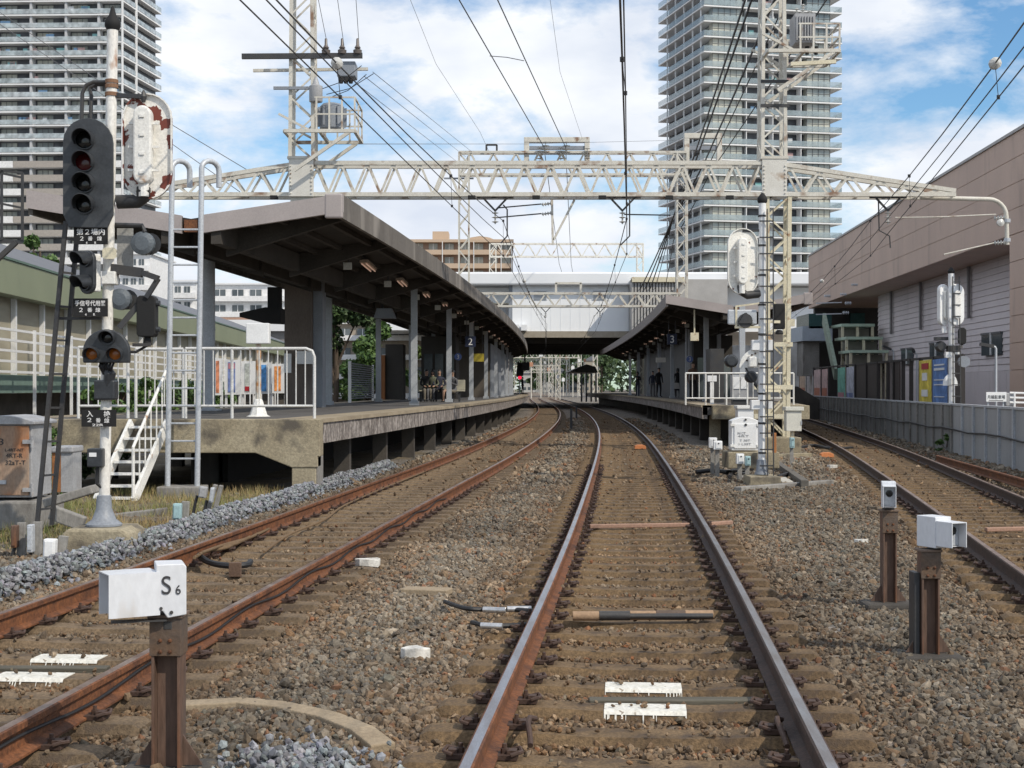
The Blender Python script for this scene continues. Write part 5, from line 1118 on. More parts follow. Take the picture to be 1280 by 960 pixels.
for k in range(7): MB().rng((ax(628, BYY) - 4, BYY + 3 + k * 7, zb - .95), (ax(800, BYY) + 6, BYY + 3.5 + k * 7, zb - .003)).build('cross_girder', girder, t)
for k in range(6): x = ax(630, BYY) + k * 2.4; MB().rng((x, BYY + .3, zb - .6), (x + .25, BYY + 46, zb - .003)).build('girder', girder, t)
for x in (ax(640, BYY) - 5.5, ax(786, BYY) + 4.5):
    for y in (BYY + 2, BYY + 24, BYY + 44): MB().rng((x, y, -.4), (x + .7, y + .7, zb - .2)).build('pillar', concg, t)
for px in (645, 655): MB().box(b(px, 410, -.5), (.5, .8, .5)).build('air_conditioner', whitec, t)
# canted grey stair wing right of the opening
mb = MB(); A = [b(786, 426, -3), b(846, 352, -3), b(860, 352, -3), b(860, 426, -3)]
for k in range(16):
    u0, u1 = k / 16, (k + .62) / 16; p = A[0].lerp(A[1], u0); q_ = A[0].lerp(A[1], u1)
    mb.add([Vector((p.x, p.y, p.z)), Vector((q_.x, q_.y, p.z)), Vector((q_.x, q_.y, A[1].z)), Vector((p.x, p.y, A[1].z)), Vector((p.x, p.y + .3, p.z)), Vector((q_.x, q_.y + .3, p.z)), Vector((q_.x, q_.y + .3, A[1].z)), Vector((p.x, p.y + .3, A[1].z))], [(0, 1, 2, 3), (7, 6, 5, 4), (0, 4, 5, 1), (1, 5, 6, 2), (2, 6, 7, 3), (3, 7, 4, 0)])
mb.build('corrugated_panel', corr, t); MB().rng((A[0].x, A[0].y + .32, A[0].z - 1), (A[3].x + 3, A[0].y + 2.5, A[1].z)).build('stair_wall', corr, t)
mb = MB()
for px in range(790, 850, 8): mb.box(b(px, 353, -3), (.3, .3, .25))
MB().rng(b(786, 356, -3.3), b(850, 350, -2)).build('cornice', cream, t)

# ---------------------------------------------------------------- residential towers
glassrail = mat('balcony_glass', (.42, .50, .53), .1, col2=(.30, .38, .42), scale=.12, amt=1, grain=.12, gscale=1.2, bump=0, alpha=.48)
glassteal = mat('balcony_glass_teal', (.40, .47, .50), .12, col2=(.55, .60, .63), scale=.25, amt=1, grain=.3, gscale=.9, bump=0, alpha=.7)
slabw = mat('balcony_slab_white', (.76, .77, .78), .6, col2=(.62, .62, .62), scale=.1, bump=0)
slabg = mat('balcony_soffit', (.55, .55, .55), .7, bump=0)
corew = mat('tower_core', (.10, .11, .13), .5, col2=(.05, .055, .065), scale=.18, amt=1, grain=.3, gscale=.5, bump=0)
baywin = mat('bay_window', (.56, .55, .46), .3, col2=(.26, .32, .34), scale=.11, amt=1, grain=.1, gscale=.7, bump=0)
blinds = mat('window_blinds', (.42, .42, .36), .3, col2=(.17, .20, .20), scale=.16, amt=1, grain=.1, gscale=.7, bump=0)
mull = mat('mullion', (.10, .10, .11), .5, bump=0)
def tower(label, P, u, v, Lu, Lv, zs, d, gl, near, side, extra=None):
    """P corner towards the camera; u along the front, v along the visible side (both point away from P)"""
    u, v = Vector((*u, 0)).normalized(), Vector((*v, 0)).normalized(); P = Vector((P[0], P[1], 0))
    t = thing('apartment_tower', (P.x, P.y, 0), label, 'tower'); ztop = zs[-1] + 3
    def quadbox(mb, a0, a1, b0, b1, z0, z1):
        c = [P + u * a + v * q_ for a, q_ in ((a0, b0), (a1, b0), (a1, b1), (a0, b1))]
        mb.add([Vector((p.x, p.y, z)) for z in (z0, z1) for p in c], [(0, 3, 2, 1), (4, 5, 6, 7), (0, 1, 5, 4), (1, 2, 6, 5), (2, 3, 7, 6), (3, 0, 4, 7)]); return mb
    quadbox(MB(), d, Lu - d, d, Lv, 0, ztop).build('core', corew, t)
    for i, z in enumerate(zs):
        s = quadbox(MB(), 0, Lu, 0, Lv, z - .26, z).build('balcony', slabw, t)
        mb = MB(); quadbox(mb, .05, Lu - .05, .02, .07, z + .10, z + 1.12); quadbox(mb, .02, .07, .08, Lv, z + .10, z + 1.12); quadbox(mb, Lu - .07, Lu - .02, .08, Lv, z + .1, z + 1.12)
        r = mb.build('railing', gl(z, i) if callable(gl) else gl, s)
        for a0, a1 in near: 
            w = quadbox(MB(), a0, a1, .75, d - .01, z + .02, z + 2.7).build('window', baywin, t); mb = MB(); n = max(2, int((a1 - a0) / 1.1))
            for k in range(n + 1): aa = a0 + (a1 - a0) * k / n; quadbox(mb, aa - .04, aa + .04, .66, .749, z + .02, z + 2.7)
            quadbox(mb, a0, a1, .67, .748, z + 1.7, z + 1.78); mb.build('mullion', mull, w)
        for b0, b1 in side: quadbox(MB(), d - .12, d - .01, b0, b1, z + .02, z + 2.62).build('window', blinds, t)
        if extra: extra(t, quadbox, z, i)
    return t
YT = 284.0; px0 = ax(880, YT)
zsR = [az(25, YT) + 3.03 * k for k in range(-17, 4)]
def exR(t, qb, z, i):
    if i: return
    for a in (8.9, 14.5, 20.5): qb(MB(), a, a + .14, .2, 2.3, z, z + 62).build('partition', slabw, t)
    for b_ in (2.5, 7, 12, 17, 22): qb(MB(), .2, .45, b_, b_ + .2, z, z + 62).build('partition', slabw, t)
tower('right apartment tower with many white balconies and pale glass railings', (px0, YT), (.98, .21), (-.235, .97), 29.3, 27, zsR, 2.4, glassrail, ((2.0, 8.3), (22.0, 27.0)), ((2.6, 9),), exR)
YL = 312.0; xl_ = ax(153, YL)
zsL = [az(16.8, YL) + 3.0 * k for k in range(-19, 3)]
wp = mat('parapet_white', (.80, .80, .80), .6, bump=0); bp_ = mat('parapet_brown', (.38, .345, .31), .6, bump=0)
def exL(t, qb, z, i):
    if i == 0:
        for a in (-36, -28.5, -20.5, -12.8, -5.6): qb(MB(), a, a + .5, .3, 2.4, z, z + 66).build('partition', mat('partition_grey', (.50, .51, .53), .6, bump=0), t)
        for b0, b1 in ((7.6, 8.2), (-.06, .3)): qb(MB(), -.2, .12, b0, b1, z, z + 66).build('pier', slabw, t)
    if i < 9:
        for a0, a1, m in ((-44, -33, bp_), (-33, -24, wp), (-24, -13, bp_), (-13, 0, wp)) if i % 3 else ((-44, -36, wp), (-36, -22, wp), (-22, -13, bp_), (-13, 0, wp)):
            qb(MB(), a0 + .05, a1 - .05, -.06, .015, z - .28, z + 1.15).build('parapet', m, t)
def quadtower_left():
    # front runs to the left from the corner, so u points left: mirror by negative lengths
    u = Vector((1, -.035, 0)).normalized(); v = Vector((.128, 1, 0)).normalized(); P = Vector((xl_, YL, 0)); Lu, Lv, d = -48.0, 23.0, 2.2
    t = thing('apartment_tower', (P.x, P.y, 0), 'left apartment tower with grey glass balconies and white and brown parapets lower down', 'tower')
    def qb(mb, a0, a1, b0, b1, z0, z1):
        c = [P + u * a + v * q_ for a, q_ in ((a0, b0), (a1, b0), (a1, b1), (a0, b1))]
        mb.add([Vector((p.x, p.y, z)) for z in (z0, z1) for p in c], [(0, 3, 2, 1), (4, 5, 6, 7), (0, 1, 5, 4), (1, 2, 6, 5), (2, 3, 7, 6), (3, 0, 4, 7)]); return mb
    qb(MB(), Lu, -1.4, d, Lv, 0, zsL[-1] + 3).build('core', corew, t)
    for i, z in enumerate(zsL):
        s = qb(MB(), Lu, 0, 0, Lv, z - .32, z).build('balcony', slabw, t)
        mb = MB()
        if i >= 9: qb(mb, Lu, -.02, .02, .07, z + .12, z + 1.15)
        qb(mb, -.07, -.02, .08, Lv, z + .12, z + 1.1); mb.build('railing', glassteal, s)
        for a0 in (-44, -35.5, -27.6, -19.6, -12, -4.8):
            w = qb(MB(), a0, a0 + 3.6, d - .12, d - .01, z + .05, z + 2.4).build('window', blinds, t); mb = MB()
            for k in range(4): qb(mb, a0 + k * 1.2 - .04, a0 + k * 1.2 + .04, d - .2, d - .121, z + .05, z + 2.4)
            mb.build('mullion', mull, w)
        exL(t, qb, z, i)
quadtower_left()
lm_ = [mat('laundry_white', (.75, .75, .75), .8, bump=0), mat('laundry_teal', (.25, .50, .50), .8, bump=0), mat('laundry_blue', (.25, .42, .62), .8, bump=0), mat('laundry_rose', (.55, .36, .34), .8, bump=0)]
for tw, P_, u_, n_, zz in [(o, None, None, 0, None) for o in COL.objects if o.get('category') == 'tower']:
    left = tw.location.x < 0; U = Vector((1, -.035, 0)).normalized() * -1 if left else Vector((.98, .21, 0)).normalized(); Nn = Vector((-U.y, U.x, 0)); Nn = Nn if Nn.y > 0 else -Nn
    for k in range(34 if left else 22):
        z = random.choice(zsL[9:] if left else zsR[4:]); a = random.uniform(1, 30) if left else random.uniform(9.2, 21); w = random.uniform(.7, 2.2); p = tw.location + U * a + Nn * (.9 if left else 1.1); p.z = z + 1.0
        mb = MB(); q_ = p + U * w; mb.bar(p + Vector((0, 0, .35)), q_ + Vector((0, 0, .35)), .06, random.uniform(.7, 1.1)); mb.build('laundry', random.choice(lm_), tw)
# brown block behind the bridge
YA = 320.0; t = thing('apartment_block', (ax(570, YA), YA, 0), 'low brown apartment block with beige balconies behind the station bridge', 'apartment block')
tan = mat('tan_wall', (.55, .42, .31), .7, col2=(.48, .36, .26), scale=.1, bump=0); brn = mat('brown_wall', (.30, .20, .145), .7, col2=(.25, .165, .12), scale=.1, bump=0)
MB().rng((ax(497, YA), YA, 0), (ax(641, YA), YA + 14, az(303, YA))).build('wall', brn, t)
MB().rng((ax(496, YA), YA - 1.6, az(303.5, YA)), (ax(642, YA), YA + 14.3, az(300, YA))).build('roof', tan, t)
ph = MB().rng((ax(540, YA), YA + 2, az(300, YA)), (ax(560, YA), YA + 8, az(288, YA))).build('penthouse', tan, t)
mb = MB(); mb.prism([(ax(583, YA), az(300, YA)), (ax(618, YA), az(300, YA)), (ax(612, YA), az(297.5, YA)), (ax(600, YA), az(295.5, YA)), (ax(588, YA), az(297.5, YA))], YA - 1, YA + 1); mb.build('gable', tan, t)
for k, py in enumerate((319, 336, 353)):
    MB().rng((ax(498, YA), YA - 1.7, az(py, YA)), (ax(640, YA), YA - .2, az(py - 6, YA))).build('balcony', tan if k != 0 else tan, t)
    for j, px in enumerate((500, 518, 536, 556, 576, 593, 611, 627)):
        w = MB().rng((ax(px, YA), YA - .15, az(py - 6, YA)), (ax(px + 11, YA), YA - .03, az(py - 14.5, YA))).build('window', blinds, t); MB().rng((ax(px + 5.2, YA), YA - .22, az(py - 6, YA)), (ax(px + 5.9, YA), YA - .151, az(py - 14.5, YA))).build('mullion', slabw, w)
for px in (498, 516, 553, 592, 626, 639): MB().rng((ax(px, YA), YA - 1.8, 0), (ax(px + 1, YA), YA - 1.75, az(303, YA))).build('pipe', slabw, t)
# white blocks behind the warehouse
def white_block(label, px0, px1, pyt, Y, floors, n, m=wp, stp=19.5):
    t = thing('apartment_block', (ax((px0 + px1) / 2, Y), Y, 0), label, 'apartment block')
    MB().rng((ax(px0, Y), Y, 0), (ax(px1, Y), Y + 12, az(pyt, Y))).build('wall', m, t)
    MB().rng((ax(px0, Y) - .3, Y - .4, az(pyt, Y)), (ax(px1, Y) + .3, Y + 12.3, az(pyt - 2, Y))).build('roof', slabw, t)
    for f in range(floors):
        y0 = pyt + 5 + f * stp; MB().rng((ax(px0 + 1.5, Y), Y - .9, az(y0 + 16, Y)), (ax(px1 - 1.5, Y), Y - .03, az(y0 + 9.5, Y))).build('balcony', wp, t)
        for k in range(n):
            a = px0 + 4 + (px1 - px0 - 8) * k / n; w = MB().rng((ax(a, Y), Y - .12, az(y0 + 9.5, Y)), (ax(a + (px1 - px0 - 8) / n * .62, Y), Y - .025, az(y0 + 1, Y))).build('window', glassd, t)
            MB().rng((ax(a + (px1 - px0 - 8) / n * .29, Y), Y - .16, az(y0 + 9.5, Y)), (ax(a + (px1 - px0 - 8) / n * .32, Y), Y - .121, az(y0 + 1, Y))).build('frame', slabw, w)
white_block('pale cream apartment block seen between the grey ladder and the tall signal', 192, 246, 352, 196, 3, 4)
white_block('white apartment block with recessed balconies under the left canopy edge', 264, 362, 356, 188, 3, 4)
white_block('white office block with rows of grey windows above the warehouse roof', 150, 188, 318, 175, 4, 3, stp=24)
white_block('beige apartment block behind the trees beyond the left platform', 398, 540, 405, 135, 4, 6, m=mat('block_beige', (.34, .29, .23), .8), stp=24)
YG = 150; t = thing('low_building', (ax(300, YG), YG, 0), 'low white building with a green emblem on its fascia behind the green warehouse', 'building')
MB().rng((ax(216, YG), YG, 0), (ax(362, YG), YG + 8, az(404, YG))).build('wall', mat('wall_shop', (.25, .24, .23), .7), t); MB().rng((ax(214, YG), YG - .6, az(414, YG)), (ax(364, YG), YG + 8.5, az(400, YG))).build('fascia', slabw, t)
MB().rng((ax(214, YG), YG - .5, az(399.8, YG)), (ax(364, YG), YG + 8.4, az(397, YG))).build('roof', mat('roof_terracotta', (.42, .26, .19), .8), t)
teal = mat('emblem_teal', (.02, .30, .28), .5, bump=0); mb = MB(); o_ = at(277, 408.5, YG); k_ = YG / FPX
mb.prism([(-4.5 * k_, -3 * k_), (-3 * k_, 0), (0, 2.8 * k_), (2 * k_, 2.8 * k_), (-1 * k_, -.6 * k_), (-1.2 * k_, -3 * k_)], -.64, -.605, o=o_); mb.prism([(.2 * k_, -3 * k_), (.6 * k_, -.6 * k_), (2.6 * k_, 2.8 * k_), (2.8 * k_, -3 * k_)], -.64, -.605, o=o_); mb.build('emblem', teal, t)
MB().rng(o_ + Vector((4 * k_, -.64, -1.6 * k_)), o_ + Vector((9 * k_, -.605, .8 * k_))).build('emblem_text', teal, t)

# ---------------------------------------------------------------- green warehouse on the left
wl = lambda Y, z, o=0: Vector((-13 - .055 * Y + o, Y, z))
t = thing('warehouse', wl(60, 0), 'long warehouse with a green fascia and beige shutters along the left side', 'warehouse')
Ya, Yb = 28.0, 205.0
def face(mb, o0, o1, z0, z1, a=Ya, b_=Yb): mb.add([wl(a, z0, o0), wl(b_, z0, o0), wl(b_, z1, o0), wl(a, z1, o0), wl(a, z0, o1), wl(b_, z0, o1), wl(b_, z1, o1), wl(a, z1, o1)], [(0, 1, 2, 3), (7, 6, 5, 4), (0, 4, 5, 1), (1, 5, 6, 2), (2, 6, 7, 3), (3, 7, 4, 0)]); return mb
green = mat('warehouse_green', (.22, .245, .16), .6, col2=(.19, .215, .14), scale=.4, amt=.8, grain=.05, bump=0)
face(MB(), .25, -.3, 4.40, 5.42).build('fascia', green, t); face(MB(), .29, .2, 5.43, 5.50).build('gutter', mat('gutter_green', (.10, .16, .13), .6, bump=0), t)
MB().add([wl(Ya, 5.52, .1), wl(Yb, 5.52, .1), wl(Yb, 6.0, -1.2), wl(Ya, 6.0, -1.2), wl(Ya, 8.6, -8), wl(Yb, 8.6, -8), wl(Ya, 5.3, -16), wl(Yb, 5.3, -16)], [(0, 1, 2, 3), (3, 2, 5, 4), (4, 5, 7, 6)]).build('roof', mat('roof_slate', (.13, .135, .15), .6, col2=(.10, .105, .12), scale=.3, bump=.05), t)
face(MB(), -.35, -.5, 1.4, 4.42).build('wall', mat('shutter_beige', (.36, .33, .25), .6, col2=(.31, .28, .21), scale=.8, amt=1, grain=.1, stretch=(1, 1, 6), bump=.1), t)
y = Ya + 1
while y < 190:
    MB().add([*[wl(y + a, z, o) for z in (1.4, 4.4) for a, o in ((0, -.34), (.16, -.34), (.16, -.18), (0, -.18))]], [(0, 3, 2, 1), (4, 5, 6, 7), (0, 1, 5, 4), (1, 2, 6, 5), (2, 3, 7, 6), (3, 0, 4, 7)]).build('post', slabw, t); y += 3.3
face(MB(), .15, -.4, 1.42, 1.98).build('plinth_band', mat('band_teal', (.16, .24, .21), .7, bump=.05), t); face(MB(), -.5, -.6, -.4, 1.41).build('base_wall', concdk, t)
t = thing('pipe_fence', wl(45, 1.9, 1.0), 'white pipe fence with four rails in front of the beige warehouse shutters', 'fence')
for k in range(5): face(MB(), 1.0, .93, 2.0 + k * .30, 2.07 + k * .30, 30, 110).build('rail', slabw, t)
y = 30
while y < 110: mb = MB(); p = wl(y, 0, 1.04); mb.rng((p.x - .04, y, -.3), (p.x + .04, y + .08, 3.3)); mb.build('post', slabw, t); y += 4.4
# advertising boards by the platform
cols = [(.45, .16, .08), (.10, .14, .30), (.30, .32, .30), (.05, .20, .45), (.55, .19, .04)]
labs = ['white board with an orange brown strip, leftmost poster board behind the left railing', 'white board with a dark blue poster behind the left railing', 'white board with a grey and red photo poster behind the left railing', 'white board with a bright blue poster behind the left railing', 'white board with a large orange poster, rightmost behind the left railing']
for i, (a, b_) in enumerate(((262, 277), (281, 300), (302, 319), (322, 339), (339, 357))):
    Y = 62 + i * 3.5; t = thing('poster_board', (ax((a + b_) / 2, Y), Y, 0), labs[i], 'poster board', 'poster boards behind the left platform railing')
    yt = 448 + i * 1.7; MB().rng((ax(a, Y), Y, az(494 - i * .6, Y)), (ax(b_, Y), Y + .1, az(yt, Y))).build('board', slabw, t)
    pm = mat('poster_%s' % ('rust', 'blue', 'photo', 'sky', 'orange')[i], cols[i], .5, col2=tuple(min(1, c * 1.9 + .05) for c in cols[i]), scale=2.2, amt=1, grain=.3, gscale=5, bump=0)
    p = MB().rng((ax(a + (4 if i else 8), Y), Y - .02, az(491 - i * .6, Y)), (ax(b_ - 6 + (3 if i == 0 else 0), Y), Y - .003, az(yt + 3, Y))).build('poster', pm, t)
    if i == 2: MB().rng((ax(a + 4.2, Y), Y - .03, az(490 - i * .6, Y)), (ax(b_ - 6.2, Y), Y - .022, az(483, Y))).build('poster_band', mat('poster_red', (.42, .02, .03), .5, bump=0), t)
    if i == 1: MB().rng((ax(a + 4.5, Y), Y - .03, az(461, Y)), (ax(b_ - 6.5, Y), Y - .022, az(454, Y))).build('poster_band', mat('poster_pink', (.55, .22, .26), .5, bump=0), t)
    for s in (a + 1, b_ - 1): MB().rng((ax(s, Y) - .05, Y + .11, -.3), (ax(s, Y) + .05, Y + .2, az(480, Y))).build('leg', slabw, t)

# ---------------------------------------------------------------- brown building on the right
wr = lambda Y, z, o=0: Vector((15 + .053 * Y + o, Y, z))
Y0_, Y1_ = 41.0, 98.0
def rface(mb, o0, o1, z0, z1, a=Y0_, b_=Y1_): mb.add([wr(a, z0, o0), wr(b_, z0, o0), wr(b_, z1, o0), wr(a, z1, o0), wr(a, z0, o1), wr(b_, z0, o1), wr(b_, z1, o1), wr(a, z1, o1)], [(0, 1, 2, 3), (7, 6, 5, 4), (0, 4, 5, 1), (1, 5, 6, 2), (2, 6, 7, 3), (3, 7, 4, 0)]); return mb
brownp = mat('brown_panel_clad', (.56, .405, .325), .6, col2=(.50, .36, .29), scale=.5, amt=1, grain=.05, bump=.02, stretch=(1, 1, .25), stain=(.36, .26, .21), sscale=1.3, slo=.56, shi=.8); lil = mat('lilac_siding', (.68, .61, .62), .6, col2=(.60, .54, .55), scale=.6, amt=.9, grain=.05, bump=0, stretch=(1, 1, .3), stain=(.52, .46, .46), sscale=1.2, slo=.57, shi=.8)
t = thing('commercial_building', wr(60, 0), 'brown panelled building with an overhanging upper storey and lilac grey siding on the right', 'building')
zlo, zhi = 7.0, 10.55
n = 4
for k in range(n): a = zlo + (zhi - zlo) * k / n; rface(MB(), .0, .5, a + .015, a + (zhi - zlo) / n - .015).build('cladding_course', brownp, t)
rface(MB(), .02, 14, zlo + .003, zhi - .02, Y0_ + .02, Y1_ - .02).build('upper_storey', brownp, t)
rface(MB(), -.06, .6, zhi - .01, zhi + .10).build('coping', mat('coping_light', (.40, .38, .37), .5, bump=0), t)
MB().add([wr(Y1_, zlo, 0), wr(Y1_, zlo, 14), wr(Y1_, zhi, 14), wr(Y1_, zhi, 0), wr(Y1_ + .1, zlo, 0), wr(Y1_ + .1, zlo, 14), wr(Y1_ + .1, zhi, 14), wr(Y1_ + .1, zhi, 0)], [(0, 1, 2, 3), (7, 6, 5, 4), (0, 4, 5, 1), (1, 5, 6, 2), (2, 6, 7, 3), (3, 7, 4, 0)]).build('end_cladding', brownp, t)
# lower wall: saw tooth siding, curving away at the far end
prof = []
z = 2.3
while z < 6.95: prof += [(0.0, z), (.045, z + .26), (.0, z + .265)] ; z += .27
path = [wr(yy, 0, 2.0) for yy in (41, 55, 70, 84)] + [wr(84 + 6 * math.sin(a), 0, 2.0 + 6 * (1 - math.cos(a))) for a in [math.pi / 2 * k / 8 for k in range(1, 9)]]
mb = MB(); mb.sweep([[Vector((p.x + o, p.y, zz)) for o, zz in prof] for p in path], closed=False, caps=False); mb.build('siding', lil, t, fix=False)
y = 51.3
while y < 84: mb = MB(); mb.add([wr(y + a, z, o) for z in (.1, 2.29) for a, o in ((.01, 1.98), (2.38, 1.98), (2.38, 2.1), (.01, 2.1))], [(0, 3, 2, 1), (4, 5, 6, 7), (0, 1, 5, 4), (1, 2, 6, 5), (2, 3, 7, 6), (3, 0, 4, 7)]); mb.build('base_panel', lil, t); y += 2.4
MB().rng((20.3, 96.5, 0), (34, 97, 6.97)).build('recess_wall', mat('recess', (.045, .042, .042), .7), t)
MB().rng((ax(1064, 96), 96.2, 3.2), (ax(1082, 96), 96.45, 6.6)).build('recess_glazing', mat('link_glass', (.04, .10, .10), .15), t)
MB().rng((wr(60, 0, 2.6).x + 2, 41.2, 0), (wr(60, 0, 14).x, 83, 6.9)).build('lower_storey', lil, t)
for Y, z0 in ((64, 4.68), (73.3, 4.55), (80.4, 4.6)):
    p = wr(Y, 0, 1.93); MB().rng((p.x - .08, Y - .1, z0), (p.x + .02, Y + .1, 6.98)).build('downpipe', mat('downpipe_grey', (.20, .185, .19), .6), t)
for Y, w, z0, z1 in ((60.4, 1.25, 2.96, 3.9), (70.0, 1.05, 3.0, 3.8), (76.4, 1.1, 2.86, 3.7)):
    p = wr(Y, 0, 1.95); f = MB().rng((p.x - .06, Y - w, z0), (p.x + .05, Y + w, z1)).build('window', glassd, t); MB().rng((p.x - .1, Y - .06, z0), (p.x - .061, Y + .06, z1)).build('frame', whitec, f); MB().rng((p.x - .1, Y - w, z1 - .07), (p.x - .062, Y + w, z1 + .02)).build('frame', mull, f)
# brown wing at the near right, flush with the overhang
for k in range(7): a = .3 + k * .955; rface(MB(), -.02, .6, a + .012, a + .943, 41, 51.2).build('cladding_course', brownp, t)
rface(MB(), .02, 2.1, .2, 6.98, 41.05, 51.1).build('wing_wall', brownp, t)

# stepped stair with green roofs beyond it
gsteel = mat('stair_green', (.26, .33, .26), .6, col2=(.11, .14, .11), bump=.05); gl_roof = mat('stair_roof_green', (.46, .58, .47), .5, bump=0)
t = thing('covered_stair', at(1075, 470, 84), 'outside stair with three stepped green roofs in front of the lilac siding', 'stair')
for i, (a, b_, py) in enumerate(((1046, 1087, 408), (1051, 1097, 424), (1056, 1104, 440.5))):
    Y = 84 - i * 1.4
    MB().rng((ax(a, Y), Y - 1.2, az(py + 1.2, Y)), (ax(b_, Y), Y + 1.6, az(py - 2.2, Y))).build('roof', gl_roof, t)
    for px in (a + 2, (a + b_) / 2, b_ - 2): MB().rng((ax(px, Y) - .07, Y - 1.1, .3), (ax(px, Y) + .07, Y - .95, az(py + 1.2, Y))).build('post', cream, t)
    MB().rng((ax(a + 2, Y), Y - .2, az(py + 14.5, Y)), (ax(b_ - 2, Y), Y, az(py + 3, Y))).build('panel', mat('stair_panel', (.22, .21, .18), .5), t)
MB().bar(at(1030, 398, 86), at(1045, 468, 80), .2, .7).build('stair_flight', gsteel, t)
MB().rng(at(1058, 500, 83), at(1104, 452, 84.5)).build('stair_wall', concg, t)
# glazed bridge end right of the right canopy
t = thing('glazed_link', at(1020, 420, 92), 'pale blue glazed link between the right canopy and the brown building', 'link building')
MB().rng(at(1003, 426, 92), at(1024, 411, 96)).build('wall', mat('link_blue', (.42, .48, .55), .5), t); MB().rng(at(1011, 410.5, 92), at(1023, 396, 96)).build('window', MATS['link_glass'], t); MB().rng(at(1004, 470, 93), at(1016, 427, 95)).build('pillar', concg, t)
MB().rng(at(1031, 480, 97), at(1036, 432, 98)).build('pillar', concg, t)
mb = MB()
for py in (379, 393): mb.bar(at(1020, py, 70), at(1052, py - 1, 70), .05); 
for px, py in ((1030, 370), (1056, 379), (1053, 391), (1064, 356), (1050, 368)): insulator(mb, at(px, py, 70), (1, 0, 0), 4, .09, .08)
o = mb.build('insulator_arm', galv); tag(o, 'galvanised arms with pale insulators reaching from the right canopy to the brown building', 'insulator arm')

# ---------------------------------------------------------------- panel wall, poster fence, parking sign
wf = lambda Y, z, o=0: Vector((10.7 + .128 * (Y - 30) + o, Y, z))
t = thing('panel_wall', wf(30, -.3), 'long grey concrete panel wall beside the right track', 'wall'); pm = mat('wall_panel', (.235, .235, .235), .85, col2=(.165, .17, .165), scale=.9, amt=1, grain=.12, stain=(.10, .105, .09), sscale=.8, slo=.52, shi=.7, bump=.15, stretch=(1, 1, .35)); pl = mat('wall_panel_light', (.36, .37, .385), .7, col2=(.29, .30, .31), scale=1.0, amt=1, grain=.08, stretch=(1, 1, .3), bump=.05)
y = 16.0
while y < 84:
    st_ = 1.5; m = pl if y < 37.5 else pm; z1 = 1.1
    mb = MB()
    for za, zb_ in ((-.4, .42), (.435, z1)):
        mb.add([wf(y + .02, za), wf(y + st_ - .02, za), wf(y + st_ - .02, zb_), wf(y + .02, zb_), wf(y + .02, za, .1), wf(y + st_ - .02, za, .1), wf(y + st_ - .02, zb_, .1), wf(y + .02, zb_, .1)], [(0, 1, 2, 3), (7, 6, 5, 4), (0, 4, 5, 1), (1, 5, 6, 2), (2, 6, 7, 3), (3, 7, 4, 0)])
    mb.build('panel', m, t); p = wf(y, 0, -.03); MB().rng((p.x - .03, y - .035, -.4), (p.x + .1, y + .035, z1 + .02)).build('post', concg if y > 37 else galv, t); y += st_
mb = MB(); mb.bar(wf(16, 1.13, .05), wf(84, 1.13, .05), .16, .05); mb.build('cap_rail', galv, t)
mb = MB(); mb.tube([wf(yy, .47 + .03 * math.sin(yy), -.07) for yy in np.arange(16, 84, 2)], .022, 6); o = mb.build('cable', rubber, smooth=True); tag(o, 'black cable strung along the grey panel wall', 'cable')
t = thing('sloping_wall', at(1010, 500, 86), 'dark sloping concrete wall at the far end of the grey panel wall', 'wall')
MB().prism([(ax(997, 80), -.3), (ax(1025, 80), -.3), (ax(1025, 80), az(500, 80)), (ax(997, 80), az(483, 80))], 80, 84).build('wall', concdk, t)
# poster fence: separate boards between black posts
fy = lambda px: (10.7 - 3.84 + .7) / ((px - 640) / FPX - .128)
ftop = lambda px: 462 - (px - 997) * .088
t = thing('slat_fence', wf(60, 1.0, .7), 'tall black steel fence of posts and dark panels standing behind the grey panel wall', 'fence')
blk = mat('fence_black', (.03, .025, .024), .6); pan = mat('fence_panel_brown', (.055, .04, .035), .6)
mb = None
for px in (1000, 1009, 1018, 1028, 1037, 1048, 1059, 1070, 1084, 1098, 1110, 1118, 1129, 1139, 1151, 1168, 1188, 1203):
    Y = fy(px); p = wf(Y, 0, .7); MB().rng((p.x - .06, Y - .06, .3), (p.x + .06, Y + .06, az(ftop(px) - 1, Y))).build('post', blk, t)
for a, b_ in ((1070, 1084), (1084, 1098), (1118, 1124), (1188, 1203)):
    Ya_, Yb_ = fy(b_), fy(a); A, B = wf(Ya_, 0, .7), wf(Yb_, 0, .7); zt = az(ftop((a + b_) / 2), (Ya_ + Yb_) / 2)
    MB().add([(A.x, A.y, .9), (B.x, B.y, .9), (B.x, B.y, zt), (A.x, A.y, zt), (A.x + .06, A.y, .9), (B.x + .06, B.y, .9), (B.x + .06, B.y, zt), (A.x + .06, A.y, zt)], [(0, 1, 2, 3), (7, 6, 5, 4), (0, 4, 5, 1), (1, 5, 6, 2), (2, 6, 7, 3), (3, 7, 4, 0)]).build('panel', pan, t)
A, B = wf(fy(1203), 2.5, .7), wf(fy(997), 2.5, .7)
A.z, B.z = az(ftop(1203), A.y), az(ftop(997), B.y); MB().bar(A, B, .06, .08).build('top_rail', blk, t)
PB = [(1001, 1008, (.36, .25, .18), 'beige and orange poster, farthest board on the black fence'), (1010, 1017, (.30, .28, .30), 'grey poster, second farthest board on the black fence'), (1019, 1027, (.42, .30, .30), 'pink and red poster board on the black fence'), (1029, 1036, (.42, .27, .27), 'pale red poster board right of the pink one on the black fence'), (1049, 1058, (.10, .36, .28), 'green poster board on the black fence'), (1060, 1069, (.40, .42, .50), 'pale lilac poster board next to the green one'), (1152, 1167, (.50, .40, .03), 'yellow poster board with red heading on the black fence'), (1169, 1187, (.05, .14, .36), 'blue poster board with white writing lines on the black fence')]
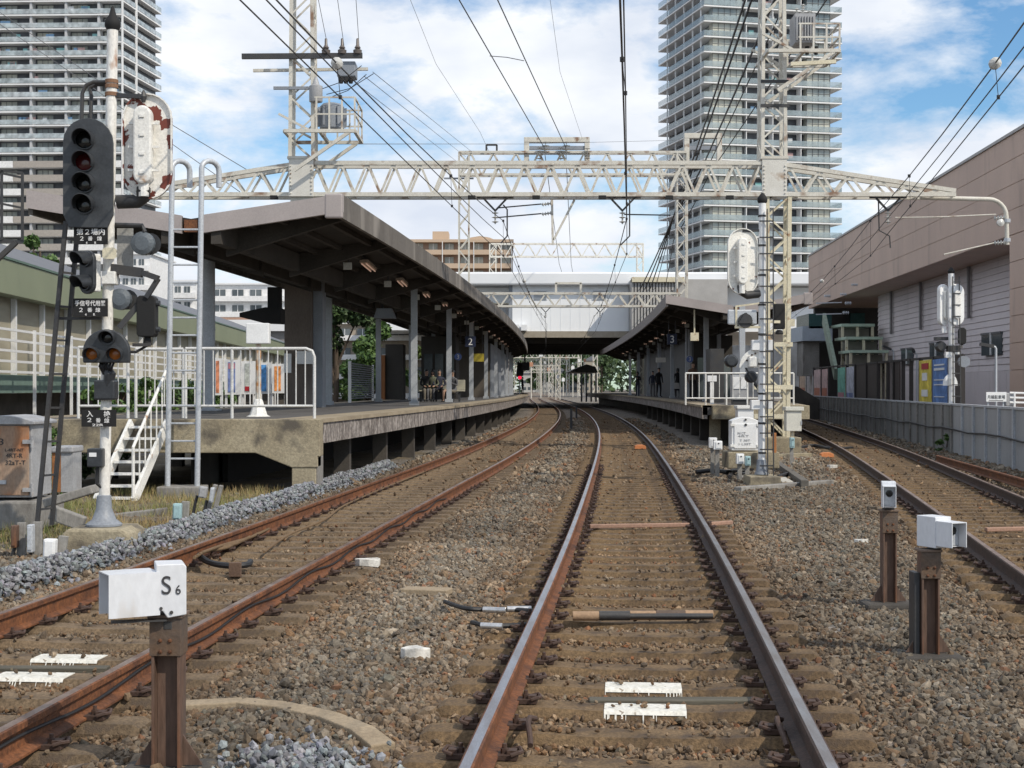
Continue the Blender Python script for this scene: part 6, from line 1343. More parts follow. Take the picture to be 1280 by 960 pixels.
for a, b_, c_, lab in PB:
    Ya_, Yb_ = fy(b_), fy(a); A, B = wf(Ya_, 0, .62), wf(Yb_, 0, .62); zt = az(ftop((a + b_) / 2) + 2.5, (Ya_ + Yb_) / 2); zb_ = 1.0
    t = thing('poster_board', ((A.x + B.x) / 2, (A.y + B.y) / 2, zb_), lab, 'poster board', 'poster boards on the black fence')
    pm_ = mat('fence_poster_%d' % int(a), c_, .5, col2=tuple(min(1, x * 1.6 + .06) for x in c_), scale=2.5, amt=1, grain=.2, gscale=6, bump=0)
    def strip(z0, z1, u0, u1, d, m, nm):
        P, Q = A.lerp(B, u0), A.lerp(B, u1); MB().add([(P.x - d, P.y, z0), (Q.x - d, Q.y, z0), (Q.x - d, Q.y, z1), (P.x - d, P.y, z1), (P.x - d + .02, P.y, z0), (Q.x - d + .02, Q.y, z0), (Q.x - d + .02, Q.y, z1), (P.x - d + .02, P.y, z1)], [(0, 1, 2, 3), (7, 6, 5, 4), (0, 4, 5, 1), (1, 5, 6, 2), (2, 6, 7, 3), (3, 7, 4, 0)]).build(nm, m, t)
    strip(zb_, zt, 0, 1, 0, pm_, 'poster'); h_ = zt - zb_
    if a == 1152: strip(zt - h_ * .2, zt - h_ * .07, .2, .75, .025, MATS.get('poster_red'), 'heading'); strip(zb_ + h_ * .55, zb_ + h_ * .72, .3, .7, .025, whitec, 'picture'); strip(zb_ + h_ * .2, zb_ + h_ * .35, .25, .75, .025, whitec, 'picture')
    if a == 1169: [strip(zb_ + h_ * q_, zb_ + h_ * (q_ + w_), .15, .85, .025, whitec, 'writing') for q_, w_ in ((.86, .03), (.76, .05), (.55, .02), (.45, .02), (.2, .015))]
    if a in (1001, 1019, 1029): strip(zb_ + h_ * .05, zb_ + h_ * .35, .1, .9, .025, mat('poster_orange_red', (.45, .12, .06), .5, bump=0), 'picture')
    if a in (1049, 1060): strip(zb_ + h_ * .03, zb_ + h_ * .22, .1, .9, .025, MATS['poster_pink'] if a == 1049 else MATS['poster_blue'], 'picture')
# parking sign
YP = 40.0; t = thing('parking_sign', at(1245, 502, YP), 'white board with black Japanese parking lettering behind the grey panel wall', 'sign')
bd = MB().rng(at(1233, 502, YP), at(1257.5, 490, YP + .04)).build('board', whitec, t); lettering('月極駐車場', at(1245.3, 496.3, YP) + Vector((0, -.004, 0)), 5.0 * YP / FPX, textd, bd, w=22 * YP / FPX); MB().rng(at(1236, 501, YP) + Vector((0, -.006, 0)), at(1254, 500.3, YP) + Vector((0, -.001, 0))).build('underline', textd, bd)
for px in (1236, 1255): MB().rng((ax(px, YP) - .02, YP + .05, 0), (ax(px, YP) + .02, YP + .09, az(490, YP))).build('leg', galv, t)
t = thing('parking_railing', at(1270, 510, 40.5), 'white pipe railing right of the parking sign', 'railing')
for py in (491, 497, 503): MB().tube([at(1262, py, 40.5), at(1300, py + 1, 40.5)], .03, 6).build('rail', whitec, t)
for px in (1268, 1290): MB().tube([at(px, 520, 40.5), at(px, 490, 40.5)], .035, 6).build('post', whitec, t)
o = MB().rng(at(1257, 508, 43), at(1264, 491, 43.3)).build('ticket_machine', cabgrey, bevel=.03); tag(o, 'grey machine between parking sign and white railing', 'machine')
for i, (p0, p1, Y, lab) in enumerate((((1225, 430), (1245, 436), 40.6, 'black lamp arm on a tall grey pole beside the parking sign'), ((1141, 436), (1146, 444), 58, 'small black lamp arm against the lilac siding near the middle window'), ((1103, 432), (1117, 440), 66, 'black lamp arm against the lilac siding above the black fence'))):
    t = thing('parking_lamp', at(p1[0], 510, Y), lab, 'lamp post'); MB().bar(at(*p0, Y), at(p1[0] - 3, p1[1] - 3, Y), .12, .09).build('lamp_head', dark, t); MB().tube([at(p1[0] - 4, p1[1] - 3.5, Y), at(p1[0] - 1, p1[1] - 2, Y), at(*p1, Y), at(p1[0], 512, Y)], .035, 7).build('pole', galv, t)
# dark service walkway at the left edge
YW = 15.0; t = thing('service_platform', at(14, 300, YW), 'dark railed service platform on a strut at the upper left edge', 'platform')
for px in (2, 28): MB().bar(at(px, 300, YW), at(px, 216, YW), .025).build('post', dark, t)
for a, b_ in (((-30, 210), (28, 222)), ((-30, 248), (28, 260)), ((-30, 228), (4, 214)), ((-10, 212), (28, 216))): MB().bar(at(*a, YW), at(*b_, YW), .022).build('rail', dark, t)
MB().add([at(-60, 290, YW), at(28, 301, YW), at(28, 301, YW + 1), at(-60, 290, YW + 1), at(-60, 303, YW), at(28, 304, YW), at(28, 304, YW + 1), at(-60, 303, YW + 1)], [(0, 1, 2, 3), (7, 6, 5, 4), (0, 4, 5, 1), (1, 5, 6, 2), (2, 6, 7, 3), (3, 7, 4, 0)]).build('deck', dark, t); MB().bar(at(20, 303, YW), at(-40, 358, YW), .05).build('strut', dark, t)
# ---------------------------------------------------------------- detector posts and small things on the ballast
def gy(py, z=-.19): return (EYE - z) * FPX / (py - HY)
def det_post(label, px, ptop, Y, boxes, wpost=.125):
    x = ax(px, Y); zt = az(ptop, Y); t = thing('detector_post', (x, Y, -.2), label, 'detector', 'obstacle detectors beside the tracks')
    mb = MB()                                                       # H section
    f = wpost / 2
    mb.rng((x - f, Y - f, -.45), (x - f + .012, Y + f, zt)); mb.rng((x + f - .012, Y - f, -.45), (x + f, Y + f, zt)); mb.rng((x - f + .0125, Y - .006, -.45), (x + f - .0125, Y + .006, zt)); mb.build('post', postrust, t, bevel=.002)
    mb = MB(); mb.rng((x - f - .007, Y - f - .006, zt - .17), (x + f + .007, Y - f + .004, zt - .0)); mb.rng((x + f + .0005, Y - f + .0045, zt - .17), (x + f + .008, Y + f, zt)); mb.build('collar', mat('collar_plate', (.09, .075, .065), .6, col2=(.12, .07, .04), amt=1, scale=6, bump=.15), t, bevel=.002)
    mb = MB()
    for a in (-.022, .022):
        for k in (.10, .15): mb.lathe((x + a, Y - f - .006, zt - k), [(.009, .002), (.009, -.006), (.004, -.010)], 8, 'y')
    mb.build('bolt', railrust, t)
    MB().box((x, Y, zt + .008), (wpost + .03, wpost + .03, .016)).build('cap_plate', mat('cap_rusty', (.17, .12, .09), .7), t, bevel=.004)
    mb = MB(); mb.rng((x - .21, Y - .16, -.32), (x + .21, Y + .16, -.165)); mb.build('foot', postrust if False else concdk, t, bevel=.03)
    for sx in (-1, 1):
        mb = MB(); mb.add([(x + sx * f, Y - .005, -.16), (x + sx * (f + .09), Y - .005, -.16), (x + sx * f, Y - .005, -.02), (x + sx * f, Y + .005, -.16), (x + sx * (f + .09), Y + .005, -.16), (x + sx * f, Y + .005, -.02)], [(0, 1, 2), (5, 4, 3), (0, 3, 4, 1), (1, 4, 5, 2), (2, 5, 3, 0)])
        mb.build('gusset', postrust, t)
    return t, x, zt
boxw = mat('detector_box_white', (.66, .68, .72), .4, col2=(.58, .60, .63), scale=3, amt=.6, grain=.04, stain=(.36, .30, .24), sscale=5, slo=.58, shi=.80, bump=.04, stretch=(1, 1, .5))
# near left one marked S6
t, x, zt = det_post('near rusty post with a white box marked S6 in the left foreground', 211, 770, 6.55, None, .128)
Y = 6.55; bx = lambda px, py, d=0: at(px, py, Y) + Vector((0, d, 0))
M = Matrix.Translation(bx(214, 735, -.02)) @ Matrix.Rotation(R(17), 4, 'Z')
mb = MB(); mb.x = M; W2 = .066; H2 = .120
mb.prism([(-W2, -H2 + .05), (-W2 + .03, -H2 + .03), (-W2 + .05, -H2 - .0), (W2, -H2 + .012), (W2, H2 - .012), (W2 - .012, H2), (-W2, H2)], -.085, .085); b_ = mb.build('box', boxw, t, bevel=.004)
def local_text(tx, u, v, h, w=None):
    o = lettering(tx, (0, 0, 0), h, textd, None, w=w)
    for vv in o.data.vertices: vv.co = M @ (Vector((u, -.0865, v)) + vv.co) - Vector(t.location)
    o.parent = b_
local_text('S', -.022, .028, .082, .040); local_text('6', .030, .006, .042, .022)
mb = MB(); mb.x = M @ Matrix.Translation((-.069, 0, 0)) @ Matrix.Rotation(R(13), 4, 'Z'); mb.rng((-.228, -.088, -.105), (.0, -.083, .088)); mb.rng((-.228, .08, -.105), (.0, .085, .088)); mb.rng((-.228, -.0825, .0832), (.0, .0795, .088)); mb.rng((-.19, -.0825, -.105), (.0, .0795, -.1)); mb.rng((-.12, -.082, -.098), (-.116, .078, .082)); hd_ = mb.build('hood', boxw, t)
mb = MB(); mb.x = M; mb.lathe((.0, -.086, -.095), [(.008, .0), (.008, -.006)], 10, 'y'); mb.lathe((-.045, -.086, -.075), [(.007, .0), (.007, -.005)], 10, 'y'); mb.build('screw', dark, t)
mb = MB(); mb.x = M; mb.lathe((.0, 0, -.175), [(.055, 0), (.055, .03), (.04, .05)], 12); mb.rng((-.26, -.08, -.135), (-.02, -.02, -.128)); mb.build('swivel', dark, t)
# two on the right
def small_box(t, x, Y, zt, w, h, dy, ya, wide):
    M = Matrix.Translation((x, Y, zt + .03 + h / 2)) @ Matrix.Rotation(R(ya), 4, 'Z')
    mb = MB(); mb.x = M; mb.rng((-w, -dy, -h / 2), (w, dy, h / 2)); mb.build('box', boxw, t, bevel=.004)
    mb = MB(); mb.x = M; a = w * .92; y0 = -dy - .001; ln = .15
    mb.rng((-a, y0 - ln, -h * .42), (-a + .005, y0, h * .38)); mb.rng((a - .005, y0 - ln, -h * .42), (a, y0, h * .38)); mb.rng((-a + .0052, y0 - ln, h * .38 - .005), (a - .0052, y0, h * .38)); mb.rng((-a + .0052, y0 - ln * .6, -h * .42), (a - .0052, y0 - .002, -h * .415 + .004)); mb.build('hood', boxw, t)
    mb = MB(); mb.x = M; mb.rng((-a + .006, y0 - ln * .55, -h * .41 + .006), (a - .006, y0 - ln * .5, h * .37)); mb.build('face', galv, t)
    mb = MB(); mb.x = M; mb.lathe((.0, y0 - ln * .55, .02), [(.028, 0), (.028, -.01), (.018, -.012)], 14, 'y'); mb.build('lens', lens, t)
    mb = MB(); mb.x = M; mb.lathe((0, 0, -h / 2 - .03), [(.05, 0), (.05, .02), (.03, .03)], 10); mb.build('swivel', dark, t)
t, x, zt = det_post('slim rusty post with a small lens box, farther of the two right posts', 1110.5, 639, 11.6, None, .11); small_box(t, x, 11.6, zt, .055, .21, .07, -12, 0)
t, x, zt = det_post('stout rusty post with a box turned aside, nearer of the two right posts', 1160.5, 689, 9.35, None, .115); small_box(t, x + .035, 9.35, zt, .065, .20, .09, 24, 1)
MB().rng((x - .10, 9.35 - .03, -.3), (x - .063, 9.35 + .10, .36)).build('side_stake', dark, t, bevel=.004)
# stakes between the tracks far off
for px, p0, p1, lab in ((714, 511, 537, 'nearer of two thin dark stakes between the middle and left tracks'), (720.5, 508, 524, 'farther of two thin dark stakes between the middle and left tracks')):
    Y = gy(p1); t = thing('marker_stake', (ax(px, Y), Y, -.2), lab, 'stake', 'dark stakes between the tracks'); MB().rng((ax(px, Y) - .05, Y - .05, -.3), (ax(px, Y) + .05, Y + .05, az(p0, Y) - .06)).build('post', dark, t); MB().rng((ax(px, Y) - .06, Y - .06, az(p0, Y) - .057), (ax(px, Y) + .06, Y + .06, az(p0, Y))).build('cap', dark, t)
# orange painted transponders
for px, py, lab in ((800, 559, 'flat orange block lying between the middle rails in the distance'), (1033, 569, 'flat orange block lying between the rails of the right track')):
    Y = gy(py, -.12); c = at(px, py, Y); o = MB().prism([(-.17, -.05), (.17, -.05), (.15, .04), (.08, .07), (-.08, .07), (-.15, .04)], -.13, .13, o=c).build('track_transponder', orange, bevel=.01); tag(o, lab, 'block')
# white painted stones and scraps
for px, py, w, lab in ((517, 816, .13, 'white painted flat stone on the ballast between left and middle tracks'), (459, 703, .18, 'white scrap lying right of the left track'), (1075, 678, .11, 'white scrap on the ballast left of the far detector post'), (1040, 583, .15, 'white block on the ballast right of the right signal mast'), (1096, 537, .25, 'white patch by the foot of the grey panel wall'), (1038, 529, .25, 'farther white patch by the foot of the grey panel wall')):
    Y = gy(py, -.16); c = at(px, py, Y); mb = MB(); n_ = 9; r_ = [RNG.uniform(.7, 1.1) for _ in range(n_)]
    top = [c + Vector((w * .8 * r_[k] * math.cos(2 * math.pi * k / n_), w * .55 * r_[k] * math.sin(2 * math.pi * k / n_), .035 + RNG.uniform(-.01, .01))) for k in range(n_)]; bot = [p * 1 - Vector((0, 0, .07)) for p in top]
    mb.sweep([bot, top]); o = mb.build('white_stone', mat('stone_white', (.72, .71, .67), .8, col2=(.5, .48, .44), scale=9, amt=1, bump=.3), bevel=.006); tag(o, lab, 'stone')
# cables and conduits
gp = lambda px, py, z=-.15: Vector((ax(px, gy(py, z)), gy(py, z), z))
cable([gp(556, 752), gp(580, 760, -.12), gp(605, 762, -.13), gp(640, 762, -.13), gp(672, 764, -.12)], .018, 'black bond cable with a silver sleeve under the left middle rail, upper of two')
cable([gp(590, 778), gp(610, 782, -.13), gp(640, 782, -.13), gp(665, 780, -.12)], .018, 'black bond cable with a silver sleeve under the left middle rail, lower of two')
sil = mat('sleeve_silver', (.62, .62, .62), .3, metal=.7, bump=0)
for a, b_, lab in (((604, 762), (632, 763), 'silver sleeve on the upper black bond cable, left one'), ((634, 761.5), (664, 761), 'silver sleeve on the upper black bond cable, right one'), ((601, 782), (628, 783), 'silver sleeve on the lower black bond cable')):
    o = MB().tube([gp(*a, -.125), gp(*b_, -.125)], .023, 10).build('cable_sleeve', sil, smooth=True); tag(o, lab, 'cable sleeve')
t = thing('track_conduit', gp(716, 770, -.13), 'jointed conduit of tan and black lengths lying across between the middle rails', 'conduit')
tanp = mat('conduit_tan', (.36, .24, .15), .8, col2=(.29, .19, .115), bump=.15); brp = mat('conduit_brown', (.11, .075, .055), .7, bump=.15)
for a, b_, m in ((716, 748.5, tanp), (749, 787, dark), (787.5, 819.5, tanp), (820, 856, brp), (856.5, 891, tanp)): p, q_ = gp(a, 770 - (a - 716) * .01, -.12), gp(b_, 770 - (b_ - 716) * .01, -.12); q_.y = p.y; MB().tube([p, q_], .035, 10).build('pipe', m, t, smooth=True)
MB().tube([gp(716, 770, -.12) , gp(891, 770, -.12)], .02, 8).build('core', dark, t)
o = MB().bar(gp(737, 658, -.13), gp(862, 656, -.13), .06, .05).build('cross_conduit', mat('conduit_pink', (.36, .22, .16), .8), bevel=.01); tag(o, 'straight pinkish conduit lying across between the middle rails', 'conduit')
o = MB().bar(gp(888, 655, -.15), gp(915, 653, -.15), .05, .05).build('cross_conduit', MATS['conduit_pink'], bevel=.01); tag(o, 'short pinkish conduit end just right of the middle track', 'conduit')
o = MB().bar(gp(1232, 662, -.13), gp(1320, 660, -.13), .07, .05).build('cross_conduit', MATS['conduit_pink'], bevel=.01); tag(o, 'pinkish conduit lying across between the rails of the right track', 'conduit')
cable([gp(248, 694, -.05), gp(262, 703, -.1), gp(285, 707, -.1), gp(308, 706, -.1), gp(313, 702, -.1)], .03, 'thick black cable loop inside the left track')
for k in range(4): cable([gp(243 + k * 3, 697 - k * 2, -.02), gp(256 + k * 8, 690 - k * 3, -.08), gp(285 + k * 9, 684 - k * 4, -.1), gp(300 + k * 12, 676 - k * 5, -.12)], .016, ['first', 'second', 'third', 'fourth'][k] + ' of four muddy cables fanning from the left rail of the left track', mat('cable_muddy', (.16, .10, .05), .8, bump=.2), 'muddy cables in the left track')
o = MB().box(gp(294, 716, -.14) + Vector((0, 0, .03)), (.11, .05, .13)).build('wooden_peg', mat('peg_wood', (.13, .08, .055), .9, bump=.3), bevel=.004); tag(o, 'short brown wooden peg standing inside the left track', 'peg')
cable([gp(330, 690, -.13), gp(362, 668, -.12), gp(405, 650, -.12), gp(430, 632, -.13), gp(480, 610, -.13), gp(530, 590, -.13)], .014, 'thin dark cable winding along the middle of the left track', mat('cable_muddy', (.1, .1, .1)))
# thin signal cable clipped to the inner rail of the left track
P = []
for yy in np.arange(6.3, 22, .35):
    sl = float(TA(yy + .2) - TA(yy - .2)) / .4; P.append((float(TA(yy)) + .75 + .022, yy, -.085 + .02 * math.sin(yy * 3.1)))
cable(P, .009, 'thin black cable clipped along the web of the left track right rail')
# curved trough lid in the near ballast
pts = [gp(228, 884, -.17), gp(300, 880, -.16), gp(350, 885, -.16), gp(410, 898, -.165), gp(452, 915, -.17), gp(478, 935, -.19)]
mb = MB()
for a, b_ in zip(pts[:-1], pts[1:]): mb.bar(a, b_ + (b_ - a).normalized() * .01, .13, .05)
o = mb.build('trough_lid', mat('trough_tan', (.34, .27, .185), .9, col2=(.27, .21, .14), amt=1, bump=.3), bevel=.008); tag(o, 'curving tan cable trough lid in the ballast right of the S6 post', 'cable trough')
o = MB().bar(gp(505, 738, -.17), gp(562, 740, -.17), .2, .05).build('trough_lid', MATS['trough_tan'], bevel=.008); tag(o, 'tan concrete slab end poking from the ballast left of the middle track', 'concrete slab')
# hooks at the rail joint
for px, py, lab in ((663, 902, 'rusty bent rod at the foot of the left rail of the middle track'), (984, 903, 'rusty bent rod at the foot of the right rail of the middle track')):
    p = gp(px, py + 30, -.16); o = MB().tube([p, p + Vector((.0, .06, .02)), p + Vector((-.01, .18, .07)), p + Vector((.0, .26, .075)), p + Vector((.03, .30, .06))], .014, 8).build('bond_rod', clipm, smooth=True); tag(o, lab, 'rod')
# spare rail by the wall
ys_ = np.arange(17, 33.5, .8); mb = MB(); rings = []
for yy in ys_:
    x = ax(1171, 33) + (yy - 33) * ((ax(1280, 24.3) - ax(1171, 33)) / (24.3 - 33)); rings.append([Vector((x + a, yy, .03 + b_)) for a, b_ in RP])
mb.sweep(rings); o = mb.build('spare_rail', railrust); tag(o, 'loose rusty rail lying along the foot of the grey panel wall', 'rail')
# ---------------------------------------------------------------- plants
def leaf_mat(name, a, b):
    m = bpy.data.materials.new(name); m.use_nodes = True; t = m.node_tree; N = t.nodes; K = t.links.new; p = N['Principled BSDF']; p.inputs['Roughness'].default_value = .6
    at_ = N.new('ShaderNodeAttribute'); at_.attribute_name = 'tone'; x = N.new('ShaderNodeMix'); x.data_type = 'RGBA'; x.inputs[6].default_value = (*a, 1); x.inputs[7].default_value = (*b, 1); K(at_.outputs['Fac'], x.inputs[0]); K(x.outputs[2], p.inputs['Base Color'])
    return m
def leaves(name, P, S, m, parent=None, flat=1.0, long=1.7):
    n = len(P); d = RNG.normal(size=(n, 3)); d[:, 2] *= flat; d /= np.linalg.norm(d, axis=1)[:, None]; e = np.cross(d, RNG.normal(size=(n, 3))); e /= np.linalg.norm(e, axis=1)[:, None]
    d = d * (S * long)[:, None]; e = e * (S * .5)[:, None]; v = np.stack([P - d * .5, P + e, P + d * .5, P - e], 1)
    off = np.zeros(3) if parent is None else np.array(parent.location)
    me = bpy.data.meshes.new(name); me.vertices.add(n * 4); me.vertices.foreach_set('co', (v - off).astype(np.float32).ravel()); me.loops.add(n * 4); me.loops.foreach_set('vertex_index', np.arange(n * 4, dtype=np.int32)); me.polygons.add(n); me.polygons.foreach_set('loop_start', np.arange(0, n * 4, 4, dtype=np.int32)); me.update(calc_edges=True)
    a = me.attributes.new('tone', 'FLOAT', 'POINT'); a.data.foreach_set('value', np.repeat(RNG.random(n), 4).astype(np.float32)); me.materials.append(m); o = bpy.data.objects.new(name, me); COL.objects.link(o)
    if parent is not None: o.parent = parent
    return o
lg1 = leaf_mat('leaf_green', (.035, .085, .02), (.10, .17, .04)); lg2 = leaf_mat('leaf_yellow_green', (.08, .13, .02), (.20, .23, .05)); lg3 = leaf_mat('leaf_dark', (.02, .045, .015), (.06, .10, .03))
bark = mat('bark', (.10, .075, .055), .9, bump=.4)
def tree(x, y, z0, h, r, n, label, m, ls=.12, trunk=True, kindname='tree', hfrac=.45, grp=None):
    t = thing(kindname, (x, y, z0), label, 'tree' if kindname == 'tree' else 'shrub', grp); cl = []
    mb = MB()
    if trunk: mb.tube([(x, y, z0), (x + .05 * h * .3, y, z0 + h * .35), (x, y, z0 + h * .8)], [.05 * h * .5, .035 * h * .5, .01 * h], 8)
    for k in range(9 if trunk else 7):
        a = RNG.uniform(0, 6.28); zz = z0 + h * RNG.uniform(hfrac, .92); rr = r * RNG.uniform(.3, .85) * (1.1 - (zz - z0) / h * .5); c = np.array([x + rr * math.cos(a), y + rr * math.sin(a), zz]); cl.append((c, r * RNG.uniform(.3, .55)))
        mb.tube([(x, y, z0 + (zz - z0) * .45), tuple(c)], [.012 * h, .004 * h], 5)
    mb.build('trunk', bark, t); P = []
    for c, q_ in cl:
        k = n // len(cl); p = RNG.normal(size=(k, 3)); p /= np.linalg.norm(p, axis=1)[:, None]; P.append(c + p * (q_ * RNG.random((k, 1)) ** .45) * np.array([1, 1, .75]))
    P = np.concatenate(P); leaves('crown', P, RNG.uniform(.6, 1.3, len(P)) * ls, m, t); return t
tree(-8.6, 70, .2, 6.2, 2.3, 11000, 'dark green tree between the pillars beyond the left platform', lg3, .16, hfrac=.2)
tree(-8.3, 84, .2, 6.2, 2.3, 8000, 'lighter green tree behind the white louvre screen', lg1, .17, hfrac=.2)
tree(-5.6, 100, .2, 4.6, 2.2, 2600, 'yellow green tree seen behind the people on the bench', lg2, .18, hfrac=.15)
tree(ax(50, 130), 130, 6, 10, 1.9, 1500, 'small tree rising behind the grey warehouse roof', lg1, .3, hfrac=.5)
for px, Y, h, r, n, lab, m in ((42, 23, 1.35, .75, 2600, 'green bush behind the rusted relay cabinet', lg1), (92, 25.5, 1.2, .8, 2600, 'dark green bush in the gap under the left platform end', lg3), (66, 27, 1.35, .8, 2400, 'leafy weeds left of the platform railing', lg1), (116, 30, 1.6, .8, 1800, 'green growth behind the rusty railing section', lg1)):
    tree(ax(px, Y), Y, -.3, h, r, n, lab, m, .07, trunk=False, kindname='bush', hfrac=.15)
for i in range(9):
    Y = 50 + i * 4; tree(-11.6 - .06 * Y + RNG.uniform(-.3, .3), Y, .3, 1.5 + RNG.uniform(-.2, .3), .9, 420, ['first', 'second', 'third', 'fourth', 'fifth', 'sixth', 'seventh', 'eighth', 'ninth'][i] + ' weed clump at the foot of the warehouse, counted from the near end', lg1, .13, trunk=False, kindname='weed_clump', hfrac=.1, grp='weeds along the warehouse')
tree(ax(1183, 39.3), 39.3, -.25, .7, .28, 500, 'small weed at the foot of the far right signal mast', lg1, .06, trunk=False, kindname='weed_clump', hfrac=.05)
# dry grass by the steps
n = 9000; y = RNG.uniform(15.5, 24.2, n); x = TA(y) - 2.25 - RNG.random(n) ** 1.1 * 2.9; k = (vnoise(x, y, .9, 21) > .34) & ~((np.abs(x + 4.36) < .55) & (np.abs(y - 15.4) < .5)); x, y = x[k], y[k]; n = len(x)
dirt = MB(); yy_ = np.arange(15, 40, .6); dirt.sweep([[Vector((float(TA(a)) + o, a, -.20 + .03 * math.sin(a * 2.3 + o * 3))) for o in (-9, -7.5, -6, -4.6, -3.4, -2.4, -1.9)] for a in yy_], closed=False, caps=False); kind(dirt.build('soil', mat('soil', (.20, .165, .11), .95, col2=(.13, .105, .07), scale=2, amt=1, grain=.3, bump=.5), smooth=True, fix=False), 'structure')
h = RNG.uniform(.05, .20, n) * (.6 + .9 * vnoise(x, y, .7, 22)); a = RNG.uniform(0, 6.28, n); w = .006; lean = RNG.normal(0, .05, (n, 2)); z = np.full(n, -.21)
v = np.stack([np.stack([x - w * np.cos(a), y - w * np.sin(a), z], -1), np.stack([x + w * np.cos(a), y + w * np.sin(a), z], -1), np.stack([x + lean[:, 0], y + lean[:, 1], z + h], -1)], 1)
me = bpy.data.meshes.new('dry_grass'); me.vertices.add(n * 3); me.vertices.foreach_set('co', v.astype(np.float32).ravel()); me.loops.add(n * 3); me.loops.foreach_set('vertex_index', np.arange(n * 3, dtype=np.int32)); me.polygons.add(n); me.polygons.foreach_set('loop_start', np.arange(0, n * 3, 3, dtype=np.int32)); me.update(calc_edges=True)
aa = me.attributes.new('tone', 'FLOAT', 'POINT'); aa.data.foreach_set('value', np.repeat(np.clip(RNG.normal(.35, .25, n) + (vnoise(x, y, 1.1, 23) - .5), 0, 1), 3).astype(np.float32)); me.materials.append(leaf_mat('grass_dry', (.34, .25, .12), (.12, .17, .04))); o = bpy.data.objects.new('dry_grass', me); COL.objects.link(o); o['kind'] = 'stuff'; tag(o, 'dry straw coloured grass with green tufts by the white steps', 'grass')
# wooded hillside far beyond the station, houses in front of it
hill = MB(); hill.sweep([[Vector((xx, yy, zz)) for xx, zz in ((-400, 0), (-160, 22), (-40, 24 + 4 * math.sin(yy)), (60, 20), (140, 26), (420, 0))] for yy in (820, 900, 980)], closed=False, caps=False); kind(hill.build('hills', mat('hill_green', (.05, .075, .03), .9, bump=0), fix=False), 'structure')
n = 5000; P = np.stack([RNG.uniform(-40, 110, n), RNG.uniform(700, 815, n), RNG.random(n) ** .7 * 22], -1); o = leaves('far_woodland', P, RNG.uniform(1.2, 2.6, n), lg3); o['kind'] = 'stuff'; tag(o, 'distant green woodland seen through the opening under the station bridge', 'woodland')
hm = [mat('house_pale', (.45, .45, .43), .8), mat('house_cream', (.36, .32, .26), .8), mat('house_grey', (.24, .25, .26), .8)]
ORD = 'first second third fourth fifth sixth seventh eighth ninth tenth eleventh twelfth thirteenth fourteenth fifteenth sixteenth'.split()
hs_ = sorted([(ax(px, Y), Y, w, h) for px, Y, w, h in ((661, 640, 6, 8), (667, 760, 7, 15), (674, 700, 7, 9), (680, 790, 8, 17), (686, 660, 6, 7), (692, 740, 8, 13), (699, 690, 6, 10), (706, 780, 8, 16), (713, 650, 6, 8), (721, 720, 7, 13), (730, 680, 7, 9), (740, 640, 7, 14))], key=lambda e: e[1])
for i, (x, Y, w, h) in enumerate(hs_):
    t = thing('distant_house', (x, Y, 0), ORD[i] + ' of the distant pale buildings beyond the bridge, counted from the nearest', 'house', 'distant buildings beyond the bridge'); MB().rng((x - w / 2, Y, 0), (x + w / 2, Y + 8, h)).build('wall', hm[i % 3], t)
    MB().prism([(x - w / 2 - .4, h + .01), (x + w / 2 + .4, h + .01), (x, h + 2.2)], Y - .4, Y + 8.4).build('roof', mat('house_roof', (.16, .17, .19), .7), t)
    for k in range(3):
        for f in range(int(h // 3)): MB().rng((x - w / 2 + .6 + k * w / 3, Y - .06, 1 + f * 3), (x - w / 2 + .6 + k * w / 3 + w / 5, Y - .01, 2.3 + f * 3)).build('window', glassd, t)
for i, (px, Y, h) in enumerate(((664, 230, 6), (676, 250, 8), (681, 380, 9), (686, 290, 6), (697, 340, 5), (704, 300, 4), (708, 320, 9), (716, 270, 6), (724, 300, 8), (731, 350, 9))):
    t = thing('distant_pole', (ax(px, Y), Y, 0), ORD[i] + ' of the pale thin poles beyond the bridge, counted from the left along the row', 'pole', 'poles beyond the bridge'); MB().tube([(ax(px, Y), Y, 0), (ax(px, Y), Y, h)], .10, 6).build('pole', steelw, t); MB().rng((ax(px, Y) - .3, Y - .2, h - .9), (ax(px, Y) + .3, Y - .15, h - .2)).build('board', whitec if i % 3 else mat('board_orange', (.5, .25, .15), .6), t)
for i, (px, Y, h, r) in enumerate(((665, 560, 9, 3), (677, 620, 13, 4), (695, 590, 9, 3), (709, 640, 17, 5), (724, 600, 14, 4.5), (752, 560, 15, 5))): tree(ax(px, Y), Y, 0, h, r, 700, ORD[i] + ' of the distant trees among the pale buildings, from the left', lg3, .9, hfrac=.25, grp='distant trees')
# far platform canopy and red signals at the left platform end
t = thing('platform_canopy', (ax(742, 172), 172, 3), 'small dark canopy on posts at the far end of the right platform', 'canopy')
MB().prism([(ax(711, 172), az(465, 172)), (ax(745, 172), az(466, 172)), (ax(742, 172), az(459, 172)), (ax(731, 172), az(456, 172)), (ax(716, 172), az(462, 172))], 168, 186).build('roof', girder, t)
for px in (727, 733, 739, 745): MB().rng((ax(px, 172) - .1, 172, 0), (ax(px, 172) + .1, 172.2, az(465, 172))).build('post', greysteel, t)
t = thing('hanging_signal', (ax(655, 128), 128, 3.6), 'black signal lamp cluster at the far tip of the left canopy', 'signal'); MB().rng(at(652, 463, 128), at(662, 453, 128.4)).build('signal_box', blackm, t); MB().prism([(ax(645, 128), az(470, 128)), (ax(654, 128), az(470, 128)), (ax(656, 128), az(455, 128)), (ax(647, 128), az(452, 128))], 128.5, 129).build('signal_box', blackm, t); MB().rng(at(655, 453, 128.1), at(657, 440, 128.3)).build('bracket', dark, t)
redl = glow('red_lamp', (.9, .03, .08), 1.2)
